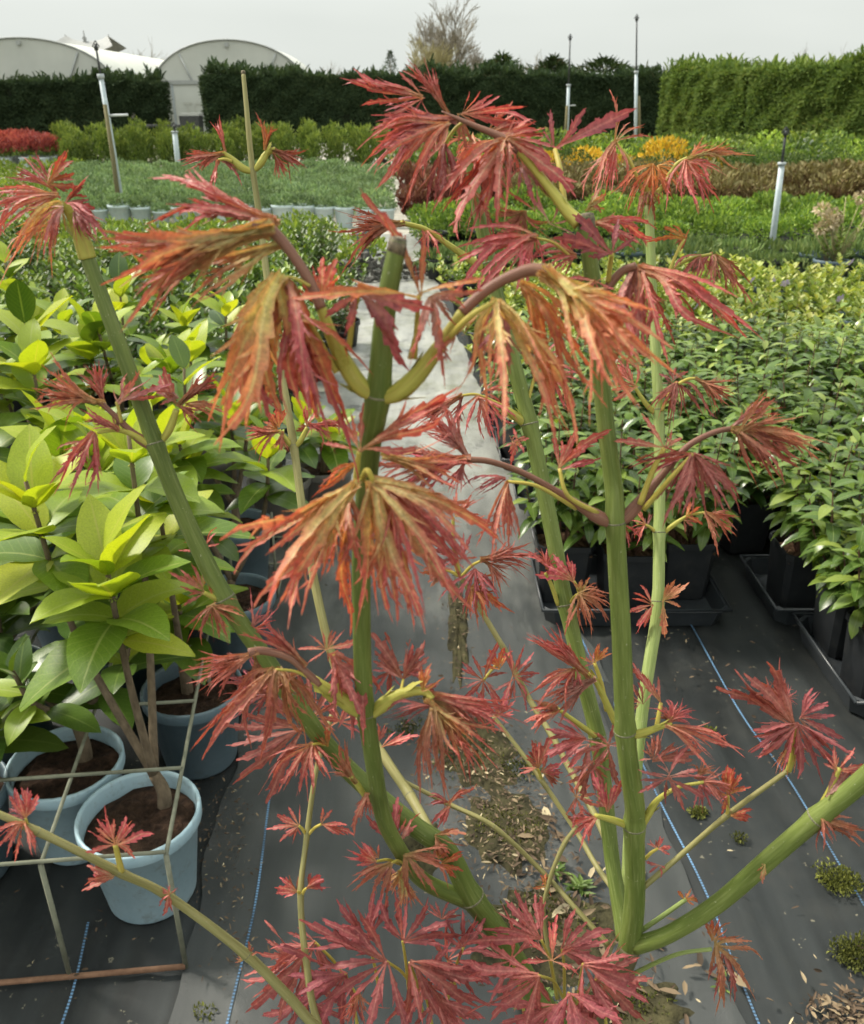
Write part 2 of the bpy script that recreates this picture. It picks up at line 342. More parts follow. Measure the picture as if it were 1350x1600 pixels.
# ------------------------------------------------------------------ more materials for the place
def m_mat_ground(name, c0, c1, dust, rough=0.5, stripe=0.5, moss=0.0, dustamt=0.5, spec=0.3):
    """woven ground cover: fine weave, shade of long folds put into stripes, dust and algae stains"""
    m, n, l, b, o = mat(name); t = coords(n); oc = t.outputs['Object']
    n1 = noise(n, l, 1.0, oc, 5, 0.6, (1.6, 0.8, 1)); n2 = noise(n, l, 1.0, oc, 4, 0.6, (14, 1.2, 1)); n3 = noise(n, l, 9.0, oc, 6, 0.7)
    r = ramp(n, [(0.3, c0), (0.7, c1)]); l.new(n1.outputs['Fac'], r.inputs['Fac'])
    r2 = ramp(n, [(0.3, (1 - stripe,) * 3), (0.7, (1 + stripe,) * 3)]); l.new(n2.outputs['Fac'], r2.inputs['Fac'])  # colour stripes: fold shading on the mats, streaks on the aisle
    col = mixc(n, l, 1.0, r.outputs[0], r2.outputs[0], 'MULTIPLY')
    r3 = ramp(n, [(0.47, (0, 0, 0)), (0.72, (1, 1, 1))]); l.new(n3.outputs['Fac'], r3.inputs['Fac'])
    f = n.new('ShaderNodeMath'); f.operation = 'MULTIPLY'; l.new(r3.outputs[0], f.inputs[0]); f.inputs[1].default_value = dustamt
    col = mixc(n, l, f.outputs[0], col, dust)
    if moss:
        n4 = noise(n, l, 3.2, oc, 5, 0.7); r4 = ramp(n, [(0.50, (0, 0, 0)), (0.68, (1, 1, 1))]); l.new(n4.outputs['Fac'], r4.inputs['Fac'])
        g = n.new('ShaderNodeMath'); g.operation = 'MULTIPLY'; l.new(r4.outputs[0], g.inputs[0]); g.inputs[1].default_value = moss
        col = mixc(n, l, g.outputs[0], col, (0.10, 0.11, 0.035))
        n5 = noise(n, l, 5.5, oc, 6, 0.75); r5 = ramp(n, [(0.56, (0, 0, 0)), (0.66, (1, 1, 1))]); l.new(n5.outputs['Fac'], r5.inputs['Fac'])
        g2 = n.new('ShaderNodeMath'); g2.operation = 'MULTIPLY'; l.new(r5.outputs[0], g2.inputs[0]); g2.inputs[1].default_value = 0.75
        col = mixc(n, l, g2.outputs[0], col, (0.045, 0.045, 0.04))
    # pale crumbs of dry soil
    n6 = noise(n, l, 46, oc, 3, 0.6); r6 = ramp(n, [(0.68, (0, 0, 0)), (0.71, (1, 1, 1))]); l.new(n6.outputs['Fac'], r6.inputs['Fac'])
    g3 = n.new('ShaderNodeMath'); g3.operation = 'MULTIPLY'; l.new(r6.outputs[0], g3.inputs[0]); g3.inputs[1].default_value = 0.45
    col = mixc(n, l, g3.outputs[0], col, (0.30, 0.27, 0.19))
    l.new(col, b.inputs['Base Color']); b.inputs['Specular IOR Level'].default_value = spec
    rr = n.new('ShaderNodeMapRange'); rr.inputs['To Min'].default_value = rough - 0.12; rr.inputs['To Max'].default_value = rough + 0.18; l.new(n3.outputs['Fac'], rr.inputs['Value']); l.new(rr.outputs[0], b.inputs['Roughness'])
    w = n.new('ShaderNodeTexWave'); w.inputs['Scale'].default_value = 180; w.bands_direction = 'Y'; l.new(oc, w.inputs['Vector'])
    w2 = n.new('ShaderNodeTexWave'); w2.inputs['Scale'].default_value = 130; w2.bands_direction = 'X'; l.new(oc, w2.inputs['Vector'])
    ad = n.new('ShaderNodeMath'); ad.operation = 'MULTIPLY'; l.new(w.outputs['Fac'], ad.inputs[0]); l.new(w2.outputs['Fac'], ad.inputs[1])
    a2 = n.new('ShaderNodeMath'); a2.operation = 'MULTIPLY_ADD'; l.new(n3.outputs['Fac'], a2.inputs[0]); a2.inputs[1].default_value = 2.0; l.new(ad.outputs[0], a2.inputs[2])
    bump(n, l, b, a2.outputs[0], 0.35, 0.0025)
    return m
M['mat'] = m_mat_ground('woven_ground_cover', (0.0140, 0.0165, 0.0169), (0.0256, 0.0285, 0.0289), (0.0475, 0.0475, 0.0413), 0.52, 0.45, dustamt=0.4)
M['worn'] = m_mat_ground('worn_ground_cover', (0.060, 0.066, 0.064), (0.125, 0.13, 0.122), (0.19, 0.185, 0.15), 0.36, 0.40, moss=0.55)
def m_aisle():
    """worn dark ground cover near the pots, turning paler further up the aisle"""
    m = m_mat_ground('aisle_surface', (0.21, 0.215, 0.20), (0.38, 0.38, 0.35), (0.44, 0.43, 0.36), 0.34, 0.25, moss=0.6, spec=0.5)  # paler base colour for the far part of the aisle
    n, l = m.node_tree.nodes, m.node_tree.links; b = next(q for q in n if q.type == 'BSDF_PRINCIPLED'); old = b.inputs['Base Color'].links[0].from_socket
    t = coords(n); sp = n.new('ShaderNodeSeparateXYZ'); l.new(t.outputs['Object'], sp.inputs[0]); ns = noise(n, l, 1.0, t.outputs['Object'], 5, 0.65, (4.5, 1.6, 1))
    a = n.new('ShaderNodeMath'); a.operation = 'MULTIPLY_ADD'; l.new(ns.outputs['Fac'], a.inputs[0]); a.inputs[1].default_value = 2.6; l.new(sp.outputs['Y'], a.inputs[2])
    mr_ = n.new('ShaderNodeMapRange'); mr_.inputs['From Min'].default_value = 3.7; mr_.inputs['From Max'].default_value = 5.4; l.new(a.outputs[0], mr_.inputs['Value'])
    n2 = noise(n, l, 1.0, t.outputs['Object'], 5, 0.6, (12, 1.0, 1)); r2 = ramp(n, [(0.3, (0.024, 0.027, 0.027)), (0.7, (0.062, 0.065, 0.062))]); l.new(n2.outputs['Fac'], r2.inputs['Fac'])
    l.new(mixc(n, l, mr_.outputs[0], r2.outputs[0], old), b.inputs['Base Color'])
    return m
M['aisle'] = m_aisle()
M['soil_ground'] = m_speckle('nursery_ground', (0.10, 0.10, 0.06), (0.20, 0.19, 0.13), 1.2, 0.9, 0.3, 0.05)
M['gravel'] = m_speckle('pale_gravel', (0.27, 0.25, 0.21), (0.46, 0.43, 0.37), 6, 0.9, 0.4, 0.03)
def m_thread():
    m, n, l, b, o = mat('blue_thread'); t = coords(n)
    w = n.new('ShaderNodeTexWave'); w.inputs['Scale'].default_value = 45; w.bands_direction = 'Y'; l.new(t.outputs['Object'], w.inputs['Vector'])
    r = ramp(n, [(0.35, (0.05, 0.09, 0.14)), (0.6, (0.15, 0.30, 0.50))]); l.new(w.outputs['Fac'], r.inputs['Fac'])
    ns = noise(n, l, 5, t.outputs['Object']); r2 = ramp(n, [(0.35, (0.35, 0.35, 0.35)), (0.6, (1, 1, 1))]); l.new(ns.outputs['Fac'], r2.inputs['Fac'])
    l.new(mixc(n, l, 1.0, r.outputs[0], r2.outputs[0], 'MULTIPLY'), b.inputs['Base Color']); b.inputs['Roughness'].default_value = 0.5
    return m
M['thread'] = m_thread()
M['conifer_shaded'] = m_foliage('conifer_hedge_shaded', [(0.0, (0.033, 0.056, 0.027)), (0.5, (0.062, 0.098, 0.046)), (0.85, (0.084, 0.119, 0.053)), (1.0, (0.135, 0.122, 0.070))], 0.75, 0.2, spec=0.15)  # darker green carries the shade on hedge faces turned from the sun
M['conifer_lit'] = m_foliage('conifer_hedge_lit', [(0.0, (0.093, 0.155, 0.038)), (0.5, (0.178, 0.257, 0.062)), (0.85, (0.257, 0.319, 0.085)), (1.0, (0.294, 0.257, 0.109))], 0.7, 0.3, spec=0.15)  # yellow-green hedge, its sunlit brightness put into the colour
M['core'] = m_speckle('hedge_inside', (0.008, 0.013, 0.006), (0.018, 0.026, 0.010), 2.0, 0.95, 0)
M['hebe'] = m_foliage('hebe_leaf', [(0.0, (0.113, 0.185, 0.083)), (0.5, (0.197, 0.288, 0.136)), (1.0, (0.295, 0.392, 0.204))], 0.6, 0.25)
M['upright'] = m_foliage('upright_shrub_leaf', [(0.0, (0.045, 0.075, 0.018)), (0.5, (0.11, 0.165, 0.035)), (1.0, (0.23, 0.28, 0.06))], 0.6, 0.3, spec=0.2)
M['redleaf'] = m_foliage('red_shrub_leaf', [(0.0, (0.261, 0.051, 0.055)), (0.6, (0.390, 0.076, 0.076)), (1.0, (0.455, 0.132, 0.116))], 0.5, 0.35)
M['midgreen'] = m_foliage('mid_shrub_leaf', [(0.0, (0.041, 0.081, 0.020)), (0.5, (0.088, 0.155, 0.034)), (0.9, (0.176, 0.270, 0.047)), (1.0, (0.324, 0.405, 0.068))], 0.4, 0.3)
M['lightgreen'] = m_foliage('light_shrub_leaf', [(0.0, (0.084, 0.144, 0.024)), (0.5, (0.180, 0.264, 0.042)), (1.0, (0.324, 0.396, 0.066))], 0.45, 0.35)
M['vinca'] = m_foliage('periwinkle_leaf', [(0.0, (0.108, 0.180, 0.030)), (0.45, (0.228, 0.312, 0.060)), (0.8, (0.396, 0.456, 0.108)), (1.0, (0.504, 0.504, 0.132))], 0.4, 0.35)
M['box'] = m_foliage('dwarf_shrub_leaf', [(0.0, (0.082, 0.162, 0.029)), (0.5, (0.179, 0.292, 0.049)), (1.0, (0.406, 0.535, 0.089))], 0.5, 0.3)
M['juniper'] = m_foliage('juniper_spray', [(0.0, (0.093, 0.155, 0.047)), (0.5, (0.171, 0.256, 0.078)), (1.0, (0.279, 0.342, 0.116))], 0.65, 0.2)
M['russet'] = m_foliage('russet_shrub_leaf', [(0.0, (0.075, 0.04, 0.025)), (0.4, (0.15, 0.095, 0.05)), (0.75, (0.20, 0.165, 0.07)), (1.0, (0.30, 0.26, 0.13))], 0.75, 0.2, spec=0.1)
M['redtwig'] = m_foliage('red_twig', [(0.0, (0.10, 0.03, 0.022)), (0.6, (0.19, 0.055, 0.04)), (1.0, (0.24, 0.11, 0.06))], 0.6, 0.15)
M['ball'] = m_foliage('clipped_ball_leaf', [(0.0, (0.035, 0.070, 0.017)), (0.5, (0.084, 0.140, 0.028)), (1.0, (0.168, 0.224, 0.049))], 0.55, 0.25)
M['gold'] = m_foliage('golden_conifer_leaf', [(0.0, (0.391, 0.230, 0.023)), (0.5, (0.644, 0.391, 0.029)), (1.0, (0.759, 0.529, 0.057))], 0.6, 0.3)
M['moss'] = m_foliage('moss_leaf', [(0.0, (0.05, 0.06, 0.012)), (0.6, (0.13, 0.14, 0.03)), (1.0, (0.24, 0.25, 0.05))], 0.8, 0.2)
M['chip'] = m_foliage('bark_chip', [(0.0, (0.03, 0.02, 0.012)), (0.6, (0.10, 0.065, 0.04)), (0.9, (0.20, 0.145, 0.085)), (1.0, (0.42, 0.35, 0.22))], 0.85, 0.0)
M['dryflower'] = m_foliage('dry_flower', [(0.0, (0.40, 0.31, 0.19)), (1.0, (0.62, 0.52, 0.36))], 0.8, 0.2)
M['petal'] = m_foliage('periwinkle_petal', [(0.0, (0.33, 0.27, 0.62)), (1.0, (0.46, 0.38, 0.72))], 0.5, 0.2)
M['pot_blue'] = m_plastic('pale_blue_plastic', (0.32, 0.46, 0.53), (0.43, 0.57, 0.63), 0.42, (0.13, 0.12, 0.09), 0.55)
M['pot_pale'] = m_plastic('faded_blue_plastic', (0.56, 0.68, 0.72), (0.68, 0.77, 0.80), 0.45, (0.30, 0.32, 0.28), 0.4)
M['pot_slate'] = m_plastic('slate_blue_plastic', (0.10, 0.15, 0.18), (0.14, 0.19, 0.22), 0.42, (0.07, 0.07, 0.06), 0.4)
M['pot_green'] = m_plastic('dark_green_plastic', (0.02, 0.045, 0.045), (0.03, 0.06, 0.06), 0.42)
M['pot_taupe'] = m_plastic('taupe_plastic', (0.17, 0.16, 0.145), (0.23, 0.21, 0.19), 0.5)
M['pot_black'] = m_plastic('black_plastic', (0.012, 0.014, 0.016), (0.022, 0.024, 0.027), 0.45, (0.06, 0.055, 0.045), 0.35)
M['tray'] = m_plastic('charcoal_plastic', (0.02, 0.024, 0.028), (0.035, 0.04, 0.045), 0.38, (0.09, 0.085, 0.07), 0.3)
M['soil'] = m_speckle('potting_compost', (0.012, 0.007, 0.005), (0.075, 0.042, 0.026), 55, 0.95, 1.0, 0.02, 0.2, 6)
M['barkmulch'] = m_speckle('bark_mulch', (0.035, 0.02, 0.012), (0.22, 0.13, 0.075), 75, 0.95, 1.0, 0.02, 0.2, 5)
M['poly'] = m_speckle('polythene_skin', (0.53, 0.54, 0.49), (0.66, 0.66, 0.60), 0.35, 0.5, 0.1, 0.2, 0.4)
M['poly_door'] = m_speckle('polythene_door', (0.60, 0.62, 0.57), (0.70, 0.71, 0.66), 0.5, 0.5, 0.0)
M['galv'] = m_speckle('galvanised_steel', (0.36, 0.40, 0.42), (0.52, 0.55, 0.57), 12, 0.45, 0.0)
M['frame'] = m_speckle('weathered_frame', (0.36, 0.37, 0.36), (0.46, 0.47, 0.45), 3, 0.6, 0.0)
M['pipe'] = m_speckle('pale_blue_pipe', (0.42, 0.50, 0.54), (0.58, 0.65, 0.67), 20, 0.45, 0.0)
M['dark'] = m_speckle('dark_metal', (0.03, 0.033, 0.035), (0.07, 0.072, 0.072), 20, 0.6, 0.0)
M['wood'] = m_speckle('weathered_wood', (0.13, 0.115, 0.06), (0.25, 0.22, 0.12), 18, 0.85, 0.3, 0.004, 0.2, 5, (6, 6, 0.6))
M['twig'] = m_speckle('hazed_bare_twig', (0.28, 0.25, 0.20), (0.40, 0.36, 0.29), 3, 0.9, 0.0)  # distance haze put into the lightened twig colour
M['twig_gold'] = m_speckle('willow_twig', (0.34, 0.30, 0.15), (0.44, 0.39, 0.21), 3, 0.9, 0.0)
M['trunk'] = m_speckle('laurel_bark', (0.10, 0.075, 0.05), (0.22, 0.165, 0.11), 40, 0.85, 0.5, 0.004, 0.2, 5, (2, 2, 0.6))
M['rack'] = m_speckle('painted_rack_wire', (0.13, 0.135, 0.095), (0.25, 0.25, 0.18), 30, 0.6, 0.2)
M['rust'] = m_speckle('rusty_wire', (0.12, 0.06, 0.035), (0.27, 0.15, 0.09), 30, 0.85, 0.3)
M['white'] = m_speckle('white_label_plastic', (0.70, 0.72, 0.74), (0.80, 0.82, 0.83), 10, 0.4, 0.0)
M['hill'] = m_speckle('far_field', (0.22, 0.215, 0.17), (0.30, 0.285, 0.23), 0.03, 1.0, 0.0)
M['roof'] = m_speckle('hazed_roof', (0.26, 0.265, 0.26), (0.34, 0.34, 0.33), 2, 0.8, 0.0)  # grey made lighter to carry the haze over the far roof
M['rubble'] = m_speckle('rubble_stone', (0.035, 0.033, 0.028), (0.13, 0.125, 0.11), 14, 0.9, 0.6, 0.02)

# ------------------------------------------------------------------ leaf clouds
def unit(A): return A / np.maximum(np.linalg.norm(A, axis=-1, keepdims=True), 1e-9)
def cards(Pt, D, N, L, Wd, rnd, fold=0.25, curl=0.15, belly=0.55):
    """folded leaf shapes: base, two rim points each side, tip"""
    D = unit(D); N = unit(N - D * (N * D).sum(1, keepdims=True)); X = np.cross(D, N)
    L = np.asarray(L).reshape(-1, 1); Wd = np.asarray(Wd).reshape(-1, 1)
    b = Pt; t = Pt + D * L - N * (curl * L)
    m1, m2 = Pt + D * L * 0.32, Pt + D * L * 0.70 - N * (curl * L * 0.4)
    up = N * (Wd * fold)
    V = np.stack([b, m1 + X * Wd * belly + up, m2 + X * Wd * belly * 0.85 + up, t, m2 - X * Wd * belly * 0.85 + up, m1 - X * Wd * belly + up], 1)
    n = len(Pt); i0 = np.arange(n)[:, None] * 6
    F = np.concatenate([i0 + np.array([[0, 1, 2, 3]]), i0 + np.array([[0, 3, 4, 5]])], 0)
    UV = np.zeros((n, 6, 2)); UV[:, :, 0] = np.asarray(rnd).reshape(-1, 1); UV[:, :, 1] = np.array([0, .35, .7, 1, .7, .35])
    return V.reshape(-1, 3), F, UV.reshape(-1, 2)
def sphere_dirs(n): return unit(rng.normal(size=(n, 3)))
def crown(name, n, rad, centre, leaf, wid, m, shell=0.55, up=0.4, flat=0.0, lobes=0, lobe_amp=0.25, fold=0.25, zmin=None, spray=0.0, vary=0.35):
    """a rounded crown of separate leaves with an uneven outline"""
    d = sphere_dirs(n); rad = np.asarray(rad, dtype=float)
    r = (shell + (1 - shell) * rng.random(n)) ** 0.7
    if lobes:
        ld = sphere_dirs(lobes); la = rng.uniform(-1, 1, lobes) * lobe_amp
        w = np.exp((d @ ld.T - 1) * 7); r = r * (1 + (w * la).sum(1))
    Pt = np.asarray(centre) + d * rad * r[:, None]
    if zmin is not None: Pt[:, 2] = np.maximum(Pt[:, 2], zmin + rng.random(n) * 0.1 * rad[2])
    D = unit(d * rad.max() / rad * (1 - flat) + np.array([0, 0, up]) + rng.normal(size=(n, 3)) * 0.55)
    N = unit(d + np.array([0, 0, 0.6]) + rng.normal(size=(n, 3)) * 0.5)
    L = leaf * rng.uniform(1 - vary, 1 + vary, n)
    V, F, UV = cards(Pt, D, N, L, L * wid, rng.random(n), fold)
    return mk(name, V, F, UV, m, smooth=False)

# ------------------------------------------------------------------ the ground
AX = -0.0755                                   # the aisle drifts this much in x per metre of y
def sheet(name, x0, x1, y0, y1, z, m, amp=0.004, drift=AX, nx=60, ny=90, seed=1, ragged=0.0):
    """a wrinkled sheet laid on the ground"""
    r_ = np.random.default_rng(seed); u = np.linspace(0, 1, nx); v = np.linspace(0, 1, ny) ** 1.6
    U, Vv = np.meshgrid(u, v); Y = y0 + (y1 - y0) * Vv; X = x0 + (x1 - x0) * U + drift * (Y - 2.66) + ragged * (np.sin(Y * 5.1 + seed) + 0.7 * np.sin(Y * 13.7 + 2 * seed) + 0.4 * np.sin(Y * 31 + U * 3)) * (2 * np.abs(U - 0.5)) ** 3
    Z = np.zeros_like(X)
    for _ in range(9):
        f = r_.uniform(6, 30); p = r_.uniform(0, 6.28); s = r_.uniform(-0.35, 0.35)
        Z += np.maximum(0, np.sin(f * (X + s * Y) + p + 0.8 * np.sin(1.7 * Y + p))) ** 14 * r_.uniform(0.3, 1.0)
    Z = z + amp * Z / 3
    Vt = np.stack([X, Y, Z], -1).reshape(-1, 3); i = np.arange(nx * ny).reshape(ny, nx)
    Fc = np.stack([i[:-1, :-1], i[:-1, 1:], i[1:, 1:], i[1:, :-1]], -1).reshape(-1, 4)
    return tag(ob(name, mk(name, Vt, Fc, None, m)), kind='structure')
gq = mk('ground', [(-400, -60, 0), (400, -60, 0), (400, 700, 0), (-400, 700, 0)], [(0, 1, 2, 3)], None, M['soil_ground'])
tag(ob('ground', gq), kind='structure')
mat_r = sheet('ground_cover_right', 0.40, 5.6, -0.6, 5.4, 0.003, M['mat'], 0.026, seed=3, nx=150, ny=150)
mat_l = sheet('ground_cover_left', -4.5, -0.52, -0.6, 9.0, 0.003, M['mat'], 0.016, seed=4, nx=120, ny=150)
aisle = sheet('path', -0.58, 0.45, -0.6, 11.5, 0.014, M['aisle'], 0.007, seed=5, nx=60, ny=260, ragged=0.012)
bed_mat = sheet('bed_ground_cover', 0.38, 12.0, 5.36, 13.5, 0.004, M['mat'], 0.003, seed=6)
side_path = sheet('cross_path', -2.3, 0.7, 11.0, 42.0, 0.005, M['gravel'], 0.0, seed=7, drift=-0.075)
road = mk('road', [G(-120, 283), G(125, 277), G(118, 262), G(-120, 266)], [(0, 1, 2, 3)], None, M['gravel'])
road.vertices.foreach_set('co', np.array([(v.co.x, v.co.y, 0.006) for v in road.vertices]).ravel()); tag(ob('road', road), kind='structure')
def thread(parent, pts, w=0.0023):
    V, Fc = [], []
    for i, (x, y) in enumerate(spline(pts, 24)):
        V += [(x - w, y, 0), (x + w, y, 0)]
        if i: Fc.append((2 * i - 2, 2 * i - 1, 2 * i + 1, 2 * i))
    o = ob('guide_thread', mk('guide_thread', V, Fc, None, M['thread']), parent, (0, 0, 0.0165)); o['label'] = 'thin blue thread woven into the black ground cover'
    return o
def gp(x, y): g = G(x, y); return (g.x, g.y)
thread(mat_r, [gp(1045, 930), gp(1080, 985), gp(1155, 1120), gp(1230, 1225), gp(1310, 1360), gp(1420, 1545)])
thread(mat_r, [gp(850, 890), gp(960, 1110), gp(1030, 1260), gp(1100, 1400), gp(1180, 1600), gp(1260, 1780)])
thread(mat_l, [gp(432, 1180), gp(420, 1270), gp(400, 1420), gp(365, 1570), gp(340, 1680)])
thread(mat_l, [gp(140, 1450), gp(118, 1550), gp(85, 1650)])

# ------------------------------------------------------------------ hedges
def hedge(name, pts, h, depth, m, label, n, spray=0.30, rough_top=0.5, gap_bottom=0.0):
    """a clipped conifer hedge along pts (x, y): dark inside, feathery sprays outside"""
    pts = np.array(pts, dtype=float); c = pts.mean(0); root = empty(name, (c[0], c[1], 0))
    seg = np.diff(pts, axis=0); sl = np.linalg.norm(seg, axis=1); cum = np.concatenate([[0], np.cumsum(sl)]); Lt = cum[-1]
    def at(s):
        i = np.clip(np.searchsorted(cum, s, 'right') - 1, 0, len(seg) - 1); t = (s - cum[i]) / sl[i]
        d = seg[i] / sl[i][:, None]; return pts[i] + seg[i] * t[:, None], d, np.stack([d[:, 1], -d[:, 0]], 1)   # normal to the near side
    b = MB(); ss = np.linspace(0, Lt, 14); q, dd, nn = at(ss)
    V, Fc = [], []
    for i in range(14):
        f = q[i] + nn[i] * (depth / 2 - 0.12); k = q[i] - nn[i] * (depth / 2 - 0.12)
        zt = h - 0.22 + 0.1 * math.sin(i * 2.3)
        V += [(f[0] - c[0], f[1] - c[1], gap_bottom), (f[0] - c[0], f[1] - c[1], zt), (k[0] - c[0], k[1] - c[1], zt), (k[0] - c[0], k[1] - c[1], gap_bottom)]
        if i:
            o_ = 4 * (i - 1); Fc += [(o_, o_ + 4, o_ + 5, o_ + 1), (o_ + 1, o_ + 5, o_ + 6, o_ + 2), (o_ + 2, o_ + 6, o_ + 7, o_ + 3), (o_ + 3, o_ + 7, o_ + 4, o_)]
    Fc += [(0, 1, 2, 3), (55, 54, 53, 52)]
    ob('inner_core', mk('inner_core', V, Fc, None, M['core'], smooth=False), root)  # solid dark box filling the hedge behind the sprays
    s = rng.random(n) * Lt; q, dd, nn = at(s); kind = rng.random(n)
    side = kind < 0.66; top = (kind >= 0.66) & (kind < 0.93); end = kind >= 0.93
    hh = gap_bottom + (h - gap_bottom) * np.sqrt(rng.random(n)); lump = sum(a_ * np.sin(s * fs + hh * fh + p_) for a_, fs, fh, p_ in zip(rng.uniform(0.015, 0.05, 10), rng.uniform(-6.0, 6.0, 10), rng.uniform(-9, 9, 10), rng.uniform(0, 6.28, 10)))
    Pt = np.zeros((n, 3)); N = np.zeros((n, 3))
    Pt[:, :2] = q + nn * (depth / 2 + lump - 0.25 * rng.random(n) ** 2)[:, None]; Pt[:, 2] = hh; N[:, :2] = nn
    tt = rng.random(n) - 0.5
    Pt[top, :2] = (q + nn * (tt * depth)[:, None])[top]; Pt[top, 2] = (h - 0.1 + 0.12 * np.sin(s * 2.1) + 0.30 * rng.random(n) ** 4 + 0.16 * np.sin(s * 0.6 + 1) + 0.10 * np.sin(s * 5.3))[top]; N[top] = (0, 0, 1)
    e = end; sgn = np.where(rng.random(n) < 0.5, 0, 1); pe = np.where(sgn[:, None] == 0, pts[0], pts[-1]); de = np.where(sgn[:, None] == 0, -seg[0] / sl[0], seg[-1] / sl[-1])
    Pt[e, :2] = (pe + nn * (tt * depth)[:, None] + de * (0.15 * rng.random((n, 1))))[e]; Pt[e, 2] = hh[e]; N[e, :2] = de[e]
    D = N * 0.55 + np.array([0, 0, 0.25]) + rng.normal(size=(n, 3)) * 0.5; D[:, :2] += dd * (rng.random((n, 1)) - 0.5) * 1.6; D[top] += rng.normal(size=(top.sum(), 3)) * 0.8
    L = spray * rng.uniform(0.5, 1.3, n); big = top & (rng.random(n) < 0.05 * rough_top); L[big] *= 2.2; D[big] = (0, 0, 1) + rng.normal(size=(big.sum(), 3)) * 0.35
    Pt[:, 0] -= c[0]; Pt[:, 1] -= c[1]
    Vv, Fq, UV = cards(Pt, D, N + np.array([0, 0, .4]) + rng.normal(size=(n, 3)) * 0.3, L, L * 0.26, np.clip(rng.random(n) * 0.8 + 0.15 * np.sin(s * 0.9) * np.sin(hh * 1.7), 0, 1), 0.15, 0.2)
    tag(ob('foliage', mk('foliage', Vv, Fq, UV, m, smooth=False), root), kind='stuff')
    return tag(root, label, 'hedge')
def gl(x, y0): g = G(x, y0); return (g.x, g.y)
yb = 222
A = G(-160, yb); B = G(258, yb)
hl = hedge('conifer_hedge', [(A.x, A.y), (B.x, B.y)], 2.42, 2.2, M['conifer_shaded'], 'dark clipped conifer hedge in front of the left polytunnel', 60000, 0.165, 1.2, 0.25)
ob('trunk', MB().tube([(0, 0, 0), (0.05, 0, 0.6), (0.0, 0, 1.2)], [0.16, 0.13, 0.1]).mesh('trunk', M['twig']), hl, (G(224, 222).x - (A.x + B.x) / 2, -1.0, 0))
A = G(338, yb); B = G(1046, yb)
hm = hedge('conifer_hedge', [(A.x, A.y), (B.x, B.y)], 2.62, 2.4, M['conifer_shaded'], 'long dark conifer hedge between the right polytunnel and the lighter hedge', 120000, 0.165, 1.5)
A = G(1068, 230); B = G(1200, 241); C_ = G(1500, 260)
hr = hedge('conifer_hedge', [(A.x, A.y), (B.x, B.y), (C_.x, C_.y)], 2.52, 2.4, M['conifer_lit'], 'tall lighter green hedge running forward along the right side', 100000, 0.15, 1.2)

# ------------------------------------------------------------------ polytunnels, roof, hill, bare trees
def tunnel(xc, w, ya, hgt, label, door=None, Ln=22):
    root = empty('polytunnel', (xc, ya, 0)); n = 26; eav = 1.7
    prof = [(-w / 2, 0)] + [(-w / 2 * math.cos(math.pi * i / n), eav + (hgt - eav) * max(0.0, math.sin(math.pi * i / n)) ** 0.85) for i in range(n + 1)] + [(w / 2, 0)]
    V = [(x, y, z) for y in (0, Ln) for x, z in prof]; k = len(prof)
    ob('cover', mk('cover', V, [(i, i + 1, k + i + 1, k + i) for i in range(k - 1)], None, M['poly']), root)
    ob('gable', mk('gable', [(x, 0.02, z) for x, z in prof], [tuple(range(k - 1, -1, -1))], None, M['poly'], smooth=False), root)
    ob('hoop', MB().tube([(x, -0.03, z) for x, z in prof], 0.035, 6).mesh('hoop', M['frame']), root)
    for s in (-1, 1):
        ob('brace', MB().tube([(s * w * 0.30, -0.03, eav + (hgt - eav) * 0.77), (s * w * 0.20, -0.03, eav + 0.25)], 0.05, 6).mesh('brace', M['frame']), root)
    ob('vent', MB().box((0, -0.06, hgt - 0.22), (0.18, 0.08, 0.16)).mesh('vent', M['frame'], False), root)
    if door is not None:
        x0, x1, h = door
        d = ob('door', MB().box(((x0 + x1) / 2, -0.09, h / 2), (x1 - x0, 0.08, h)).mesh('door', M['poly_door'], False), root)
        for x in (x0 - 0.06, x1 + 0.06):
            ob('door_post', MB().box((x, -0.10, h / 2), (0.11, 0.14, h)).mesh('door_post', M['galv'], False), root)
        ob('lintel', MB().box(((x0 + x1) / 2, -0.12, h + 0.09), (x1 - x0 + 1.0, 0.16, 0.17)).mesh('lintel', M['frame'], False), root)
        for ch, (lx, lz) in (('T', (x0 + 0.62, h * 0.55)), ('C', (x0 + 1.12, h * 0.55))):
            b_ = MB()
            if ch == 'T': b_.box((0, 0, 0.27), (0.44, 0.012, 0.1)); b_.box((0, 0, -0.055), (0.11, 0.012, 0.55))
            else:
                pr = [(0.22 * math.cos(a_), 0.32 * math.sin(a_)) for a_ in np.linspace(0.8, 5.48, 14)]; V_ = [(x_ * k_, 0, z_ * k_) for x_, z_ in pr for k_ in (1.0, 0.62)]
                b_.add(V_, [(2 * i_, 2 * i_ + 1, 2 * i_ + 3, 2 * i_ + 2) for i_ in range(13)])
            ob('letter', b_.mesh('letter', M['poly'], False), d, (lx, -0.15, lz))['label'] = 'faint pale letter %s on the door' % ch
    return tag(root, label, 'polytunnel')
def colx(px, py, d): return P(px, py, d).x
yt = 47.0
def px_at(px, y): # world x for pixel column px on the ground line at distance y
    return (px - CX) / F_PX * (y * math.cos(TILT) + 1.5 * math.sin(TILT))
t2 = tunnel(px_at(367, yt), px_at(488, yt) - px_at(246, yt), yt, 4.35, 'pale polythene tunnel with the door seen through the hedge gap', (px_at(281, yt) - px_at(367, yt), px_at(325, yt) - px_at(367, yt), 2.42), 5.0)
t1 = tunnel(px_at(55, 45.5), 8.9, 45.6, 4.35, 'pale arched polythene tunnel behind the left hedge')
rf = empty('pavilion', (px_at(157, 72), 72, 0))
Vr = []; nr = 9
